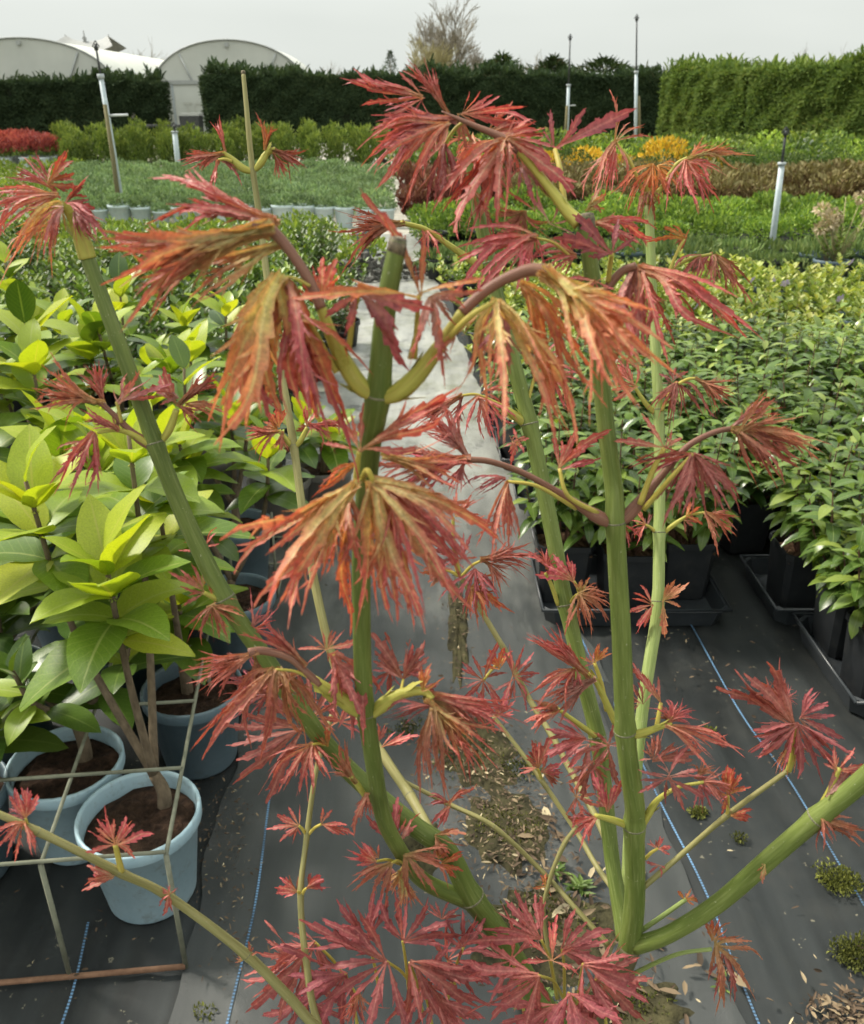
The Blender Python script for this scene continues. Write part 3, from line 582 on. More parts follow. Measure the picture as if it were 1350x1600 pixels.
for j, (yy, zz) in enumerate(((-1.6, 5.0), (0, 5.75), (1.6, 5.0))):
    for i in range(nr):
        u = i / (nr - 1) * 2 - 1; wd = (2.3, 1.5, 2.3)[j]
        Vr.append((u * wd, yy, zz + 0.38 * abs(u) ** 3))
ob('roof', mk('roof', Vr, [(j * nr + i, j * nr + i + 1, (j + 1) * nr + i + 1, (j + 1) * nr + i) for j in range(2) for i in range(nr - 1)], None, M['roof']), rf)
for s in (-1, 1): ob('finial', MB().tube([(s * 1.5, 0, 5.8), (s * 1.6, 0, 6.2)], [0.07, 0.03], 6).mesh('finial', M['roof']), rf)
ob('finial', MB().lathe([(0.05, 5.45), (0.24, 5.6), (0.1, 5.8), (0.18, 5.95), (0.05, 6.1), (0.03, 6.45)], 8, (-0.2, 0, 0)).mesh('finial', M['roof']), rf)
ob('wall', MB().box((0, 0, 2.3), (3.0, 2.0, 4.5)).mesh('wall', M['poly'], False), rf)
tag(rf, 'grey upswept roof with finials showing above the left polytunnel', 'building')
hv, hf = [], []
for j in range(9):
    for i in range(41):
        u = i / 40; hv.append((20 + 330 * u, 330 + 30 * j, 16.5 * abs(math.sin(math.pi * u)) ** 1.5 * math.sin(math.pi * j / 8) + 2.5 * math.sin(u * 17)  * math.sin(math.pi * j / 8) - 0.5))
for j in range(8):
    for i in range(40): hf.append((j * 41 + i, j * 41 + i + 1, (j + 1) * 41 + i + 1, (j + 1) * 41 + i))
tag(ob('hill', mk('hill', hv, hf, None, M['hill'])), kind='structure')

def bare_tree(x, y, h, spread, m, label, seed, n0=9, gen=4, rt=0.16):
    r_ = random.Random(seed); root = empty('bare_tree', (x, y, 0)); b = MB()
    ob('trunk', MB().tube([(0, 0, 0), (0.05, 0, h * 0.22), (0, 0.05, h * 0.42)], [rt, rt * 0.8, rt * 0.6], 7).mesh('trunk', m), root)
    def grow(p, d, L, r, g):
        q = p + d * L * 0.5 + Vector((r_.uniform(-1, 1), r_.uniform(-1, 1), r_.uniform(0, 1))) * L * 0.06; e = p + d * L
        r = max(r, 0.011); b.tube([p, q, e], [r, r * 0.85, r * 0.65], 3, caps=False)
        if g <= 0: return
        for _ in range(r_.randint(3, 5)):
            t = r_.uniform(0.35, 1.0); a = d + Vector((r_.uniform(-1, 1), r_.uniform(-1, 1), r_.uniform(-0.35, 0.7))) * 0.62
            grow(p.lerp(e, t), a.normalized(), L * r_.uniform(0.5, 0.75), r * 0.58, g - 1)
    for i in range(n0):
        a = i / n0 * 6.283 + r_.uniform(-.3, .3); z = h * r_.uniform(0.12, 0.42)
        grow(Vector((0, 0, z)), Vector((math.cos(a) * spread, math.sin(a) * spread, 1.0)).normalized(), h * r_.uniform(0.28, 0.40), rt * 0.42, gen)
    tag(ob('branches', b.mesh('branches', m), root), kind='stuff')
    return tag(root, label, 'tree')
bare_tree(px_at(700, 56), 56, 6.3, 0.55, M['twig'], 'leafless twiggy tree rising highest above the middle of the far hedge', 4, 12, 4)
bare_tree(px_at(668, 54), 54, 4.6, 0.35, M['twig_gold'], 'golden-twigged willow shrub left of the tall bare tree', 8, 14, 4, 0.08)
for i, (px, yy, hh, lab) in enumerate(((815, 80, 5.4, 'thin pale bare tree behind the hedge, right of the tallest bare tree'), (492, 78, 4.9, 'thin bare treetop beside the right end of the polytunnel'), (232, 75, 5.6, 'bare treetop showing between the two polytunnels'), (1262, 70, 5.4, 'bare treetop peeping over the right-hand hedge'))):
    bare_tree(px_at(px, yy), yy, hh, 0.8, M['twig'], lab, 20 + i, 9, 3, 0.10)

# shaggy conifer tops standing over the far hedge
for i, (px, w_, h_, lab) in enumerate(((782, 0.95, 3.55, 'dark shaggy conifer tip standing above the middle hedge'), (858, 1.1, 3.4, 'shaggy conifer tip left of the shorter far pole'), (612, 0.35, 3.75, 'thin wispy conifer leader above the hedge left of the bare tree'), (935, 2.0, 3.35, 'broad shaggy conifer top right of the shorter far pole'))):
    t_ = empty('conifer_tree', (px_at(px, 45.2), 45.2, 0))
    ob('trunk', MB().tube([(0, 0, 0), (0, 0, h_ * 0.9)], [0.1, 0.02], 6).mesh('trunk', M['twig']), t_)
    n = 700; zz = rng.random(n) ** 0.9; a = rng.random(n) * 6.28; rr_ = w_ * 1.5 * (1 - zz) * np.sqrt(rng.random(n)) * (1 + 0.4 * np.sin(a * 3 + zz * 9))
    Pt = np.stack([np.cos(a) * rr_, np.sin(a) * rr_, 2.6 + zz * (h_ - 2.6)], 1); D = np.stack([np.cos(a) * 0.8, np.sin(a) * 0.8, 0.5 + 0 * a], 1) + rng.normal(size=(n, 3)) * 0.35
    Vv, Fq, UV = cards(Pt, D, np.tile((0., 0, 1.), (n, 1)) + rng.normal(size=(n, 3)) * 0.3, 0.42 * min(1.0, w_) * rng.uniform(.4, 1.2, n), np.full(n, 0.06 * min(1.0, w_)), rng.random(n))
    tag(ob('crown', mk('crown', Vv, Fq, UV, M['conifer_shaded'], smooth=False), t_), kind='stuff')
    tag(t_, lab, 'tree')

# ------------------------------------------------------------------ standpipes, stakes, labels
def standpipe(pb, pt_px, label, w=0.030, riser=0.35, arm=False, ht=None):
    """a sprinkler standpipe: foot at pixel pb on the ground, head at pixel pt_px"""
    b = G(*pb); dep = (b - CAM).dot(FWD)
    # top: the point on the ray of pt_px nearest to the vertical plane through the foot
    t = P(pt_px[0], pt_px[1], 1.0) - CAM; k = (b.y - CAM.y) / t.y; t = CAM + t * k
    root = empty('sprinkler_standpipe', b); v = t - b; m1 = v * (1 - riser)
    ob('pipe', MB().tube([(0, 0, -0.05), m1 * 0.5, m1], [w, w, w * 0.92], 10).mesh('pipe', M['pipe']), root)
    ob('riser', MB().tube([m1, v * 0.97], [w * 0.5, w * 0.4], 8).mesh('riser', M['dark']), root)
    ob('collar', MB().tube([m1 * 0.985, m1 * 1.015], w * 1.35, 10).mesh('collar', M['galv']), root)
    hd = MB(); hd.tube([v * 0.965, v], [w * 0.9, w * 0.55], 8)
    for s in (-1, 1): hd.tube([v * 0.97 + Vector((0, 0, 0)), v * 0.985 + Vector((s * w * 1.3, 0, 0)), v + Vector((0, 0, w))], w * 0.22, 5)
    ob('sprinkler_head', hd.mesh('sprinkler_head', M['dark']), root)
    if arm: ob('bracket', MB().tube([v * arm, v * arm + Vector((0.28, -0.02, 0.01))], 0.016, 6).mesh('bracket', M['white']), root)
    return tag(root, label, 'pole')
def stake(pb, pt_px, label, w=0.05):
    b = G(*pb); t = P(pt_px[0], pt_px[1], 1.0) - CAM; t = CAM + t * ((b.y) / t.y); v = t - b
    o = ob('wooden_stake', MB().tube([(0, 0, -0.05), v * 0.55 + Vector((0.01, 0, 0)), v], [w, w * 0.95, w * 0.8], 7).mesh('wooden_stake', M['wood']), None, b)
    return tag(o, label, 'stake')
standpipe((196, 350), (149, 68), 'pale blue sprinkler pole leaning left in front of the left hedge', 0.034, 0.17, arm=0.62)
stake((190, 351), (164, 163), 'brown wooden stake beside the leaning pale blue sprinkler pole', 0.032)
standpipe((280, 276), (272, 196), 'short pale standpipe before the gap in the hedge', 0.06, 0.12)
standpipe((885, 234), (891, 56), 'shorter of two tall thin sprinkler poles against the far hedge', 0.06, 0.42, arm=0.40)
stake((881, 235), (886, 165), 'wooden stake at the shorter of the two far sprinkler poles', 0.06)
standpipe((993, 236), (995, 25), 'tallest thin sprinkler pole standing against the far hedge', 0.06, 0.40)
stake((999, 236), (998, 150), 'wooden stake at the tallest sprinkler pole', 0.06)
standpipe((1203, 410), (1228, 204), 'pale grey sprinkler pole leaning right among the low shrubs', 0.031, 0.24)
for (px, py, dd, rz, lab) in ((1262, 221, 20, 0.5, 'upper white plastic tag on the far right shrubs'), (1278, 240, 20, -0.4, 'lower white plastic tag on the far right shrubs'), (1291, 261, 19, 0.1, 'small white tag stuck low between the far right shrubs'), (1236, 246, 20, 0.0, 'tiny white tag beside the right sprinkler pole')):
    c = P(px, py, dd); k = 0.6 if 'tiny' in lab or 'small' in lab else 1.0
    t_ = empty('plant_tag', (c.x, c.y, 0))
    ob('tag_card', MB().box((0, 0, 0), (0.21 * k, 0.012, 0.17)).mesh('tag_card', M['white'], False), t_, (0, 0, c.z), (0.3, rz, 0))
    ob('tag_stem', MB().tube([(0, 0.01, 0), (0.0, 0.01, c.z)], 0.008, 5).mesh('tag_stem', M['dark']), t_)
    tag(t_, lab, 'plant tag')

M['dirt'] = m_speckle('mossy_dirt', (0.018, 0.016, 0.010), (0.085, 0.075, 0.035), 22, 0.95, 1.0, 0.015, 0.2, 6)
M['green_weed'] = m_foliage('weed_leaf', [(0.0, (0.09, 0.15, 0.03)), (1.0, (0.22, 0.32, 0.07))], 0.5, 0.35)
# ------------------------------------------------------------------ pots and bedding plants
def pot_mesh(name, r, h, m, n=24, hole=False):
    b = MB(); b.lathe([(0.001, 0.0), (0.72 * r, 0.0), (0.76 * r, 0.008), (0.955 * r, h - 0.034), (1.0 * r, h - 0.032), (1.035 * r, h - 0.026), (1.035 * r, h - 0.004), (1.015 * r, h), (0.975 * r, h - 0.001), (0.955 * r, h - 0.008), (0.93 * r, h - 0.05)], n)
    return b.mesh(name, m)
def soil_mesh(r, h, m, n=22):
    r_ = np.random.default_rng(3); V = [(0, 0, h)]; Fc = []
    for j in range(1, 5):
        for k in range(n):
            a = 6.283 * k / n; V.append((r * j / 4 * math.cos(a), r * j / 4 * math.sin(a), h + (r_.random() - 0.5) * 0.012 - (0.006 if j == 4 else 0)))
    for k in range(n): Fc.append((0, 1 + k, 1 + (k + 1) % n))
    for j in range(3):
        for k in range(n):
            a, b_ = 1 + j * n + k, 1 + j * n + (k + 1) % n; Fc.append((a, a + n, b_ + n, b_))
    return mk('soil', V, Fc, None, m)
def plant_proto(name, crown_mesh, pot=None, soil=None):
    root = empty(name, (0, 0, -50))
    tag(ob('crown', crown_mesh, root), kind='stuff')
    if pot is not None: ob('pot', pot, root)
    if soil is not None: ob('soil', soil, root)
    return root
class Bed:
    """the first placing moves a prototype itself, later ones copy it with its parts"""
    def __init__(self, protos, label, cat, group, scale=(0.82, 1.2)):
        self.p, self.used, self.l, self.c, self.g, self.s = protos, [False] * len(protos), label, cat, group, scale
    def put(self, x, y, label=None, k=None, s=None, z=0.004):
        k = random.randrange(len(self.p)) if k is None else k
        o = self.p[k] if not self.used[k] else copy_tree(self.p[k])
        self.used[k] = True
        o.location = (x, y, z); o.rotation_euler = (0, 0, random.uniform(0, 6.28)); q = s or random.uniform(*self.s); o.scale = (q, q, q * random.uniform(0.93, 1.07))
        return tag(o, label or self.l, self.c, self.g)
    def drop(self):
        for k, u in enumerate(self.used):
            if not u:
                for c in list(self.p[k].children): bpy.data.objects.remove(c)
                bpy.data.objects.remove(self.p[k])
ORD = 'first second third fourth fifth sixth seventh eighth ninth tenth eleventh twelfth'.split()
def nth(k): return ORD[k - 1] if k <= 12 else '%d%s' % (k, 'st' if k % 10 == 1 and k != 11 else 'nd' if k % 10 == 2 and k != 12 else 'rd' if k % 10 == 3 and k != 13 else 'th')
def rows(bed, ys, pl, pr, step, jit=0.1, skip=0.0, xmin=None, xmax=None, label=True):
    for j, y in enumerate(ys):
        k_ = 0
        a = px_at(pl(y) if callable(pl) else pl, y); b = px_at(pr(y) if callable(pr) else pr, y)
        if xmin is not None: a = max(a, xmin(y))
        if xmax is not None: b = min(b, xmax(y))
        x = a + (step * 0.5 if j % 2 else 0)
        while x < b:
            if random.random() >= skip:
                k_ += 1; bed.put(x + random.uniform(-jit, jit) * step, y + random.uniform(-jit, jit) * step, '%s, %s from the left in the %s row' % (bed.l, nth(k_), nth(j + 1)) if label else None)
            x += step
    bed.drop()
xl = lambda y: -0.62 + AX * (y - 2.66)
xr = lambda y: 0.42 + AX * (y - 2.66)
PB = pot_mesh('pot', 0.135, 0.26, M['pot_pale'], 16); PK = pot_mesh('pot', 0.15, 0.22, M['pot_black'], 16); PS = pot_mesh('pot', 0.15, 0.24, M['pot_slate'], 16); PG = pot_mesh('pot', 0.12, 0.19, M['pot_black'], 14)

# grey-green hebe carpet behind the row of pale pots
hebes = [plant_proto('hebe_plant', crown('crown', 420, (0.25, 0.25, 0.13), (0, 0, 0.24), 0.05, 0.4, M['hebe'], 0.7, 0.6, lobes=7), None) for _ in range(3)]
bed = Bed(hebes, 'low grey-green hebe mound of the carpet', 'hebe', 'hebe mounds carpeting the left bed')
rows(bed, np.linspace(12.8, 20.0, 17), lambda y: 118 if y > 16 else 125, 602, 0.47)
hebf = [plant_proto('potted_hebe', crown('crown', 320, (0.13, 0.13, 0.06), (0, 0, 0.30), 0.04, 0.4, M['hebe'], 0.7, 0.6, lobes=6), PB) for _ in range(2)]
bed = Bed(hebf, 'low hebe in a pale blue pot', 'hebe', 'front row of pale blue pots')
rows(bed, [12.25], 128, 606, 0.275, 0.03)
# upright green shrubs
ups = []
for _ in range(4):
    n = 620; a = rng.random(n) * 6.28; z = rng.random(n) ** 0.8; k = rng.integers(0, 9, n); ka = k * 0.7; rr_ = 0.21 * (1 - 0.45 * z) * np.sqrt(rng.random(n))
    Pt = np.stack([0.10 * np.cos(ka) + rr_ * np.cos(a), 0.10 * np.sin(ka) + rr_ * np.sin(a), 0.14 + z * (0.58 + 0.03 * k)], 1)
    D = np.stack([np.cos(a) * 0.5, np.sin(a) * 0.5, 1.0 + 0 * a], 1) + rng.normal(size=(n, 3)) * 0.25
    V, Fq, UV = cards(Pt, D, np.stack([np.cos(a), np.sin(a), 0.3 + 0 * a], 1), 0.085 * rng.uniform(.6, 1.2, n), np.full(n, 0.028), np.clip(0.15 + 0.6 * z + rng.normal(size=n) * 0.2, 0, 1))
    ups.append(plant_proto('upright_shrub', mk('crown', V, Fq, UV, M['upright'], smooth=False), PG))
bed = Bed(ups, 'upright yellow-green shrub', 'shrub', 'upright shrubs in rows before the far hedge', (0.9, 1.2))
rows(bed, np.linspace(22.4, 26.2, 4), 102, 604, 0.66, 0.2, 0.06)
# red shrubs by the road
reds = []
for _ in range(2):
    n = 420; a = rng.random(n) * 6.28; z = rng.random(n); rr_ = 0.24 * np.sqrt(rng.random(n))
    Pt = np.stack([rr_ * np.cos(a), rr_ * np.sin(a), 0.36 + z * 0.34], 1); D = np.stack([np.cos(a) * 0.4, np.sin(a) * 0.4, 1 + 0 * a], 1) + rng.normal(size=(n, 3)) * 0.35
    V, Fq, UV = cards(Pt, D, rng.normal(size=(n, 3)), 0.10 * rng.uniform(.6, 1.2, n), np.full(n, 0.032), rng.random(n)); 
    V2, F2, U2 = cards(Pt[:160] * np.array([1, 1, 0.5]) + np.array([0, 0, 0.1]), D[:160], rng.normal(size=(160, 3)), np.full(160, 0.09), np.full(160, 0.035), rng.random(160))
    me = mk('crown', np.concatenate([V, V2]), np.concatenate([Fq, F2 + len(V)]), np.concatenate([UV, U2]), [M['redleaf'], M['midgreen']], np.concatenate([np.zeros(len(Fq)), np.ones(len(F2))]), False)
    reds.append(plant_proto('red_shrub', me, PB))
bed = Bed(reds, 'red shrub by the road', 'shrub', 'red shrubs by the gravel road', (1.0, 1.2))
rows(bed, [24.2, 24.8, 25.5, 26.3], -20, 99, 0.50)
for (px, py) in ((22, 234), (46, 235)):
    c = P(px, py, 23.2); t_ = empty('plant_tag', (c.x, c.y, 0)); ob('tag_card', MB().box((0, 0, 0), (0.17, 0.01, 0.13)).mesh('tag_card', M['white'], False), t_, (0, 0, c.z), (0.3, 0.5, 0)); ob('tag_stem', MB().tube([(0, 0.01, 0), (0, 0.01, c.z)], 0.008, 5).mesh('tag_stem', M['dark']), t_)
    tag(t_, ('left' if px < 30 else 'right') + ' of two white tags standing in the red shrubs', 'plant tag')
for (px, py) in ((2, 292), (20, 293)):
    c = P(px, py, 15.6); t_ = empty('plant_tag', (c.x, c.y, 0)); ob('tag_card', MB().box((0, 0, 0), (0.13, 0.01, 0.10)).mesh('tag_card', M['white'], False), t_, (0, 0, c.z), (0.2, -0.6, 0)); ob('tag_stem', MB().tube([(0, 0.01, 0), (0, 0.01, c.z)], 0.006, 5).mesh('tag_stem', M['dark']), t_)
    tag(t_, ('left' if px < 10 else 'right') + ' of two white tags in the low plants at the left edge', 'plant tag')
# low plants around the far left, before the road
lows = [plant_proto('low_shrub', crown('crown', 300, (0.24, 0.24, 0.11), (0, 0, 0.10), 0.05, 0.45, M['lightgreen'], 0.4, 0.8, lobes=8, lobe_amp=0.5, zmin=0.0)) for _ in range(3)]
bed = Bed(lows, 'low light green shrub before pale pots', 'shrub', 'low light shrubs before the pale blue pots')
rows(bed, np.linspace(8.3, 11.4, 7), -20, 575, 0.5, 0.3, 0.3)
bed = Bed([plant_proto('low_shrub', crown('crown', 260, (0.25, 0.25, 0.15), (0, 0, 0.2), 0.06, 0.4, M['lightgreen'], 0.5, 0.6, lobes=6)) for _ in range(2)], 'low green plant left of hebes', 'shrub', 'low plants left of the hebe carpet')
rows(bed, np.linspace(13.2, 21, 8), -20, 112, 0.75, 0.2)
# dark small-leaved shrubs, in black pots
def twiggy(nsh, per, h0, h1, w_, leaf, m, zp=0.19, stemm='trunk'):
    """upright shoots each carrying leaves"""
    Pt, D, N, rr_ = [], [], [], []; tb = MB()
    for i in range(nsh):
        a = rng.random() * 6.28; q = math.sqrt(rng.random()) * w_; h = rng.uniform(h0, h1)
        top = np.array([math.cos(a) * q, math.sin(a) * q, zp + h]); base = np.array([math.cos(a) * q * 0.2, math.sin(a) * q * 0.2, zp - 0.03]); ctl = (base + top) / 2 + np.array([math.cos(a), math.sin(a), -0.2]) * q * 0.2
        tt = np.linspace(0, 1, 5); cv = [(1 - t) ** 2 * base + 2 * t * (1 - t) * ctl + t * t * top for t in tt]
        tb.tube(cv, [0.0035, 0.003, 0.0028, 0.002, 0.0012], 3, caps=False)
        for j in range(per):
            t = 0.22 + 0.78 * (j + rng.random()) / per; c = (1 - t) ** 2 * base + 2 * t * (1 - t) * ctl + t * t * top; b_ = j * 2.4 + rng.random()
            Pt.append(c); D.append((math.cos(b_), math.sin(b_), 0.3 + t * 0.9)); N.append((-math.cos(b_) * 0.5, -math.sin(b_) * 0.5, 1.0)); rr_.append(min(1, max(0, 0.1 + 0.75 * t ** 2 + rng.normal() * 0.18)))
    n = len(Pt); L = leaf * rng.uniform(0.7, 1.25, n)
    V, Fq, UV = cards(np.array(Pt), np.array(D), np.array(N) + rng.normal(size=(n, 3)) * 0.25, L, L * 0.5, np.array(rr_), 0.2, 0.12)
    V2 = np.concatenate(tb.V); F2 = np.array(tb.F); U2 = np.zeros((len(V2), 2))
    return mk('crown', np.concatenate([V, V2]), np.concatenate([Fq, F2 + len(V)]), np.concatenate([UV, U2]), [m, M[stemm]], np.concatenate([np.zeros(len(Fq)), np.ones(len(F2))]), False)
SB = soil_mesh(0.135, 0.17, M['soil'], 14)
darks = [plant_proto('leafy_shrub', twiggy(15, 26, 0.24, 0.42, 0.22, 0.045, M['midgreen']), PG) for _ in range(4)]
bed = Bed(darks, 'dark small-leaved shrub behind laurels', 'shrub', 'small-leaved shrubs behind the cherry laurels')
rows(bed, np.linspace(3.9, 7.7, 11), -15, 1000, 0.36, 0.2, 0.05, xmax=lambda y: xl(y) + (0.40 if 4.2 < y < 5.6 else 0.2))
# right-hand beds
vincs = [plant_proto('periwinkle_plant', twiggy(22, 18, 0.04, 0.20, 0.25, 0.046, M['vinca'], 0.17), PS if k == 0 else PK) for k in range(4)]
bed = Bed(vincs, 'yellow-green potted periwinkle', 'periwinkle', 'periwinkles behind the glossy laurels', (0.95, 1.15))
rows(bed, np.linspace(4.8, 7.0, 7), 500, 1500, 0.38, 0.15, 0.0, xmin=lambda y: xr(y) + 0.2)
# periwinkle flowers
for i, (px, py, dd) in enumerate(((1205, 439, 6.2), (1227, 443, 6.2), (1313, 467, 5.6), (1330, 410, 6.9), (1176, 438, 6.4), (1090, 478, 5.7))):
    c = G(px, py, 0.37); b = MB()
    for k in range(5):
        a = k * 1.2566; d_ = np.array([math.cos(a), 0.15, math.sin(a)]); s_ = np.array([-math.sin(a), 0, math.cos(a)]); r1 = 0.032
        b.add([(0, 0, 0), d_ * r1 * 0.6 + s_ * r1 * 0.4, d_ * r1 + s_ * r1 * 0.35, d_ * r1 * 1.05 - s_ * r1 * 0.3, d_ * r1 * 0.6 - s_ * r1 * 0.35], [(0, 1, 2, 3, 4)], [(0.2 * k, 0.5)] * 5)
    fo = empty('periwinkle_flower', c); fo.rotation_euler = (0.5, 0, 0.2 * i)
    pt = ob('petals', b.mesh('petals', M['petal'], False), fo); ob('flower_stalk', MB().tube([(0, 0.002, 0), (0.004, 0.02, -0.07)], 0.0016, 4).mesh('flower_stalk', M['vinca']), fo)
    tag(fo, ('violet periwinkle flower left of a pair on the yellow-green bed', 'violet periwinkle flower right of a pair on the yellow-green bed', 'largest violet periwinkle flower near the right edge', 'violet periwinkle flower highest at the right edge', 'pale violet flower at the left of the periwinkle bed', 'faint violet flower low by the hanging maple leaves')[i], 'flower')
junis = [plant_proto('creeping_juniper', crown('crown', 520, (0.27, 0.27, 0.05), (0, 0, 0.215), 0.075, 0.2, M['juniper'], 0.4, 0.1, lobes=6), p_) for p_ in (PK, PS, PK)]
bed = Bed(junis, 'flat creeping juniper in dark pot', 'juniper', 'creeping junipers on the right')
rows(bed, [8.35, 8.8], 690, 1420, 0.44, 0.06)
boxes = [plant_proto('rounded_shrub', crown('crown', 900, (0.28, 0.28, 0.15), (0, 0, 0.29), 0.042, 0.42, M['box'], 0.6, 0.9, lobes=10, lobe_amp=0.15), PK) for _ in range(3)]
bed = Bed(boxes, 'rounded bright green shrub', 'shrub', 'rounded shrubs in clipped rows on the right')
rows(bed, [9.95, 10.45, 11.0, 11.6], 628, 1420, 0.52, 0.05, xmin=lambda y: xr(y) + 0.15)
def brush(n, h, w_, m, leaf=0.075, z0=0.12, up=1.0):
    a = rng.random(n) * 6.28; z = rng.random(n); rr_ = w_ * np.sqrt(rng.random(n)) * (0.55 + 0.5 * z)
    Pt = np.stack([rr_ * np.cos(a), rr_ * np.sin(a), z0 + z * h * (1 - 0.25 * (rr_ / w_) ** 2)], 1); D = np.stack([np.cos(a) * 0.6, np.sin(a) * 0.6, up + 0 * a], 1) + rng.normal(size=(n, 3)) * 0.4
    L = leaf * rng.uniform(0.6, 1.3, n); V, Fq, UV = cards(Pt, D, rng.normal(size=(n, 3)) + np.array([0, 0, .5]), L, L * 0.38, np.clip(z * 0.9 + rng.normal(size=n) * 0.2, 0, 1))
    return mk('crown', V, Fq, UV, m, smooth=False)
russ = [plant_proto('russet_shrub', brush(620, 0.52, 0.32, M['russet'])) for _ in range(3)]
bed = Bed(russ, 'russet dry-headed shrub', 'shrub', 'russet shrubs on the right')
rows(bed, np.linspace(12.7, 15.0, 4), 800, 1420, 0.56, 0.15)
redt = [plant_proto('red_twig_shrub', brush(520, 0.50, 0.28, M['redtwig'], 0.09, 0.1, 1.8)) for _ in range(2)]
bed = Bed(redt, 'red-brown twiggy shrub', 'shrub', 'red-brown twiggy shrubs')
rows(bed, [12.9, 13.6, 14.4], 650, 805, 0.5, 0.12)
bgs = [plant_proto('mixed_shrub', brush(520, 0.62, 0.42, M['midgreen'], 0.09)) for _ in range(2)] + [plant_proto('mixed_shrub', brush(520, 0.5, 0.42, M['box'], 0.08))]
bed = Bed(bgs, 'mid green shrub before far hedge', 'shrub', 'mixed shrubs before the far right hedge', (0.9, 1.3))
rows(bed, [19.8, 21.5, 23.5, 26.0], 640, 1420, 0.86, 0.2)
balls = [plant_proto('clipped_ball', crown('crown', 1100, (0.46, 0.46, 0.42), (0, 0, 0.46), 0.055, 0.4, M['ball'], 0.8, 0.3, lobes=9, lobe_amp=0.06)) for _ in range(2)]
bed = Bed(balls, 'x', 'topiary', 'clipped topiary balls')
for (px, y, s, lab) in ((1140, 16.6, 0.88, 'clipped green topiary ball right of the golden conifers'), (1232, 17.6, 0.82, 'clipped topiary ball behind the leaning right sprinkler pole'), (1258, 15.8, 0.6, 'dark small topiary ball under the white tags'), (893, 16.6, 0.85, 'clipped topiary ball under the left golden conifer'), (1085, 17.6, 0.85, 'clipped topiary ball behind the curled maple leaf'), (1300, 18.2, 0.8, 'clipped topiary ball near the right edge'), (1345, 18.6, 0.75, 'clipped topiary ball at the right edge before the hedge'), (1005, 17.2, 0.75, 'clipped topiary ball below the tallest pole'), (1183, 18.6, 0.82, 'clipped topiary ball between two others at the hedge foot')):
    bed.put(px_at(px, y), y, lab, s=s)
golds = [plant_proto('golden_conifer', crown('crown', 650, (0.46, 0.46, 0.34), (0, 0, 0.52), 0.085, 0.35, M['gold'], 0.6, 0.8, lobes=8, lobe_amp=0.2)) for _ in range(2)]
bed = Bed(golds, 'x', 'conifer', 'golden conifers')
for (px, y, s, lab) in ((916, 18.2, 0.92, 'golden yellow conifer left of the tallest pole'), (1032, 18.4, 1.0, 'brightest golden conifer right of the tallest pole'), (965, 19.0, 0.72, 'golden conifer just left of the tallest pole foot'), (852, 18.6, 0.8, 'golden conifer nearest the middle, behind maple leaves'), (1102, 19.6, 0.66, 'small orange conifer behind the curled maple leaf')):
    bed.put(px_at(px, y), y, lab, s=s)
# dry hydrangea with straw-coloured heads
hy = empty('dry_hydrangea', (P(1285, 400, 8.0).x, 8.05, 0))
sb = MB(); heads = []
for i in range(16):
    e = np.array([rng.uniform(-0.24, 0.3), rng.uniform(-0.12, 0.12), rng.uniform(0.5, 0.78)]); c0 = np.array([0.05, 0, 0.2])
    sb.tube([c0, (c0 + e) / 2 + rng.normal(size=3) * 0.02, e], [0.006, 0.005, 0.004], 5); heads.append(e)
ob('stems', sb.mesh('stems', M['twig_gold']), hy)
for i, e in enumerate(heads[:9]):
    h_ = ob('flower_head', crown('flower_head', 70, (0.055, 0.055, 0.04), (0, 0, 0), 0.035, 0.5, M['dryflower'], 0.6, 0.2), hy, e)
tag(ob('crown', twiggy(14, 12, 0.2, 0.4, 0.22, 0.05, M['lightgreen'], 0.2), hy), kind='stuff'); ob('pot', PS, hy)
tag(hy, 'dry hydrangea with straw-coloured flower heads at the right edge', 'hydrangea')
# rubble heap and blue pot at the head of the aisle
rb = MB(); rs = np.random.default_rng(9)
for i in range(260):
    a = rs.random() * 6.28; q = math.sqrt(rs.random()) * 0.42; s = rs.uniform(0.012, 0.04) * (1.8 if rs.random() < .1 else 1); c = np.array([q * math.cos(a) * 1.2, q * math.sin(a), 0.03 + 0.22 * (1 - (q / 0.42) ** 2) * rs.random()])
    V = np.array([(-1, -1, -1), (1, -1, -1), (1, 1, -1), (-1, 1, -1), (-1, -1, 1), (1, -1, 1), (1, 1, 1), (-1, 1, 1)]) * s * rs.uniform(0.25, 1.0, (8, 3)); a2 = rs.random() * 6.28; V = np.stack([V[:, 0] * math.cos(a2) - V[:, 1] * math.sin(a2), V[:, 0] * math.sin(a2) + V[:, 1] * math.cos(a2), V[:, 2] * 0.7], 1); rb.add(V + c, [(3, 2, 1, 0), (4, 5, 6, 7), (0, 1, 5, 4), (1, 2, 6, 5), (2, 3, 7, 6), (3, 0, 4, 7)])
g = G(588, 432); rbo = ob('rubble_heap', rb.mesh('rubble_heap', M['rubble'], False), None, (g.x, g.y, 0)); tag(rbo, 'heap of grey rubble and soil at the far end of the aisle', 'rubble', kind='stuff')
g = G(572, 398); bp = empty('empty_pot', (g.x, g.y, 0)); ob('pot', PS, bp); ob('soil', SB, bp); tag(bp, 'slate blue pot standing at the far end of the aisle', 'pot')
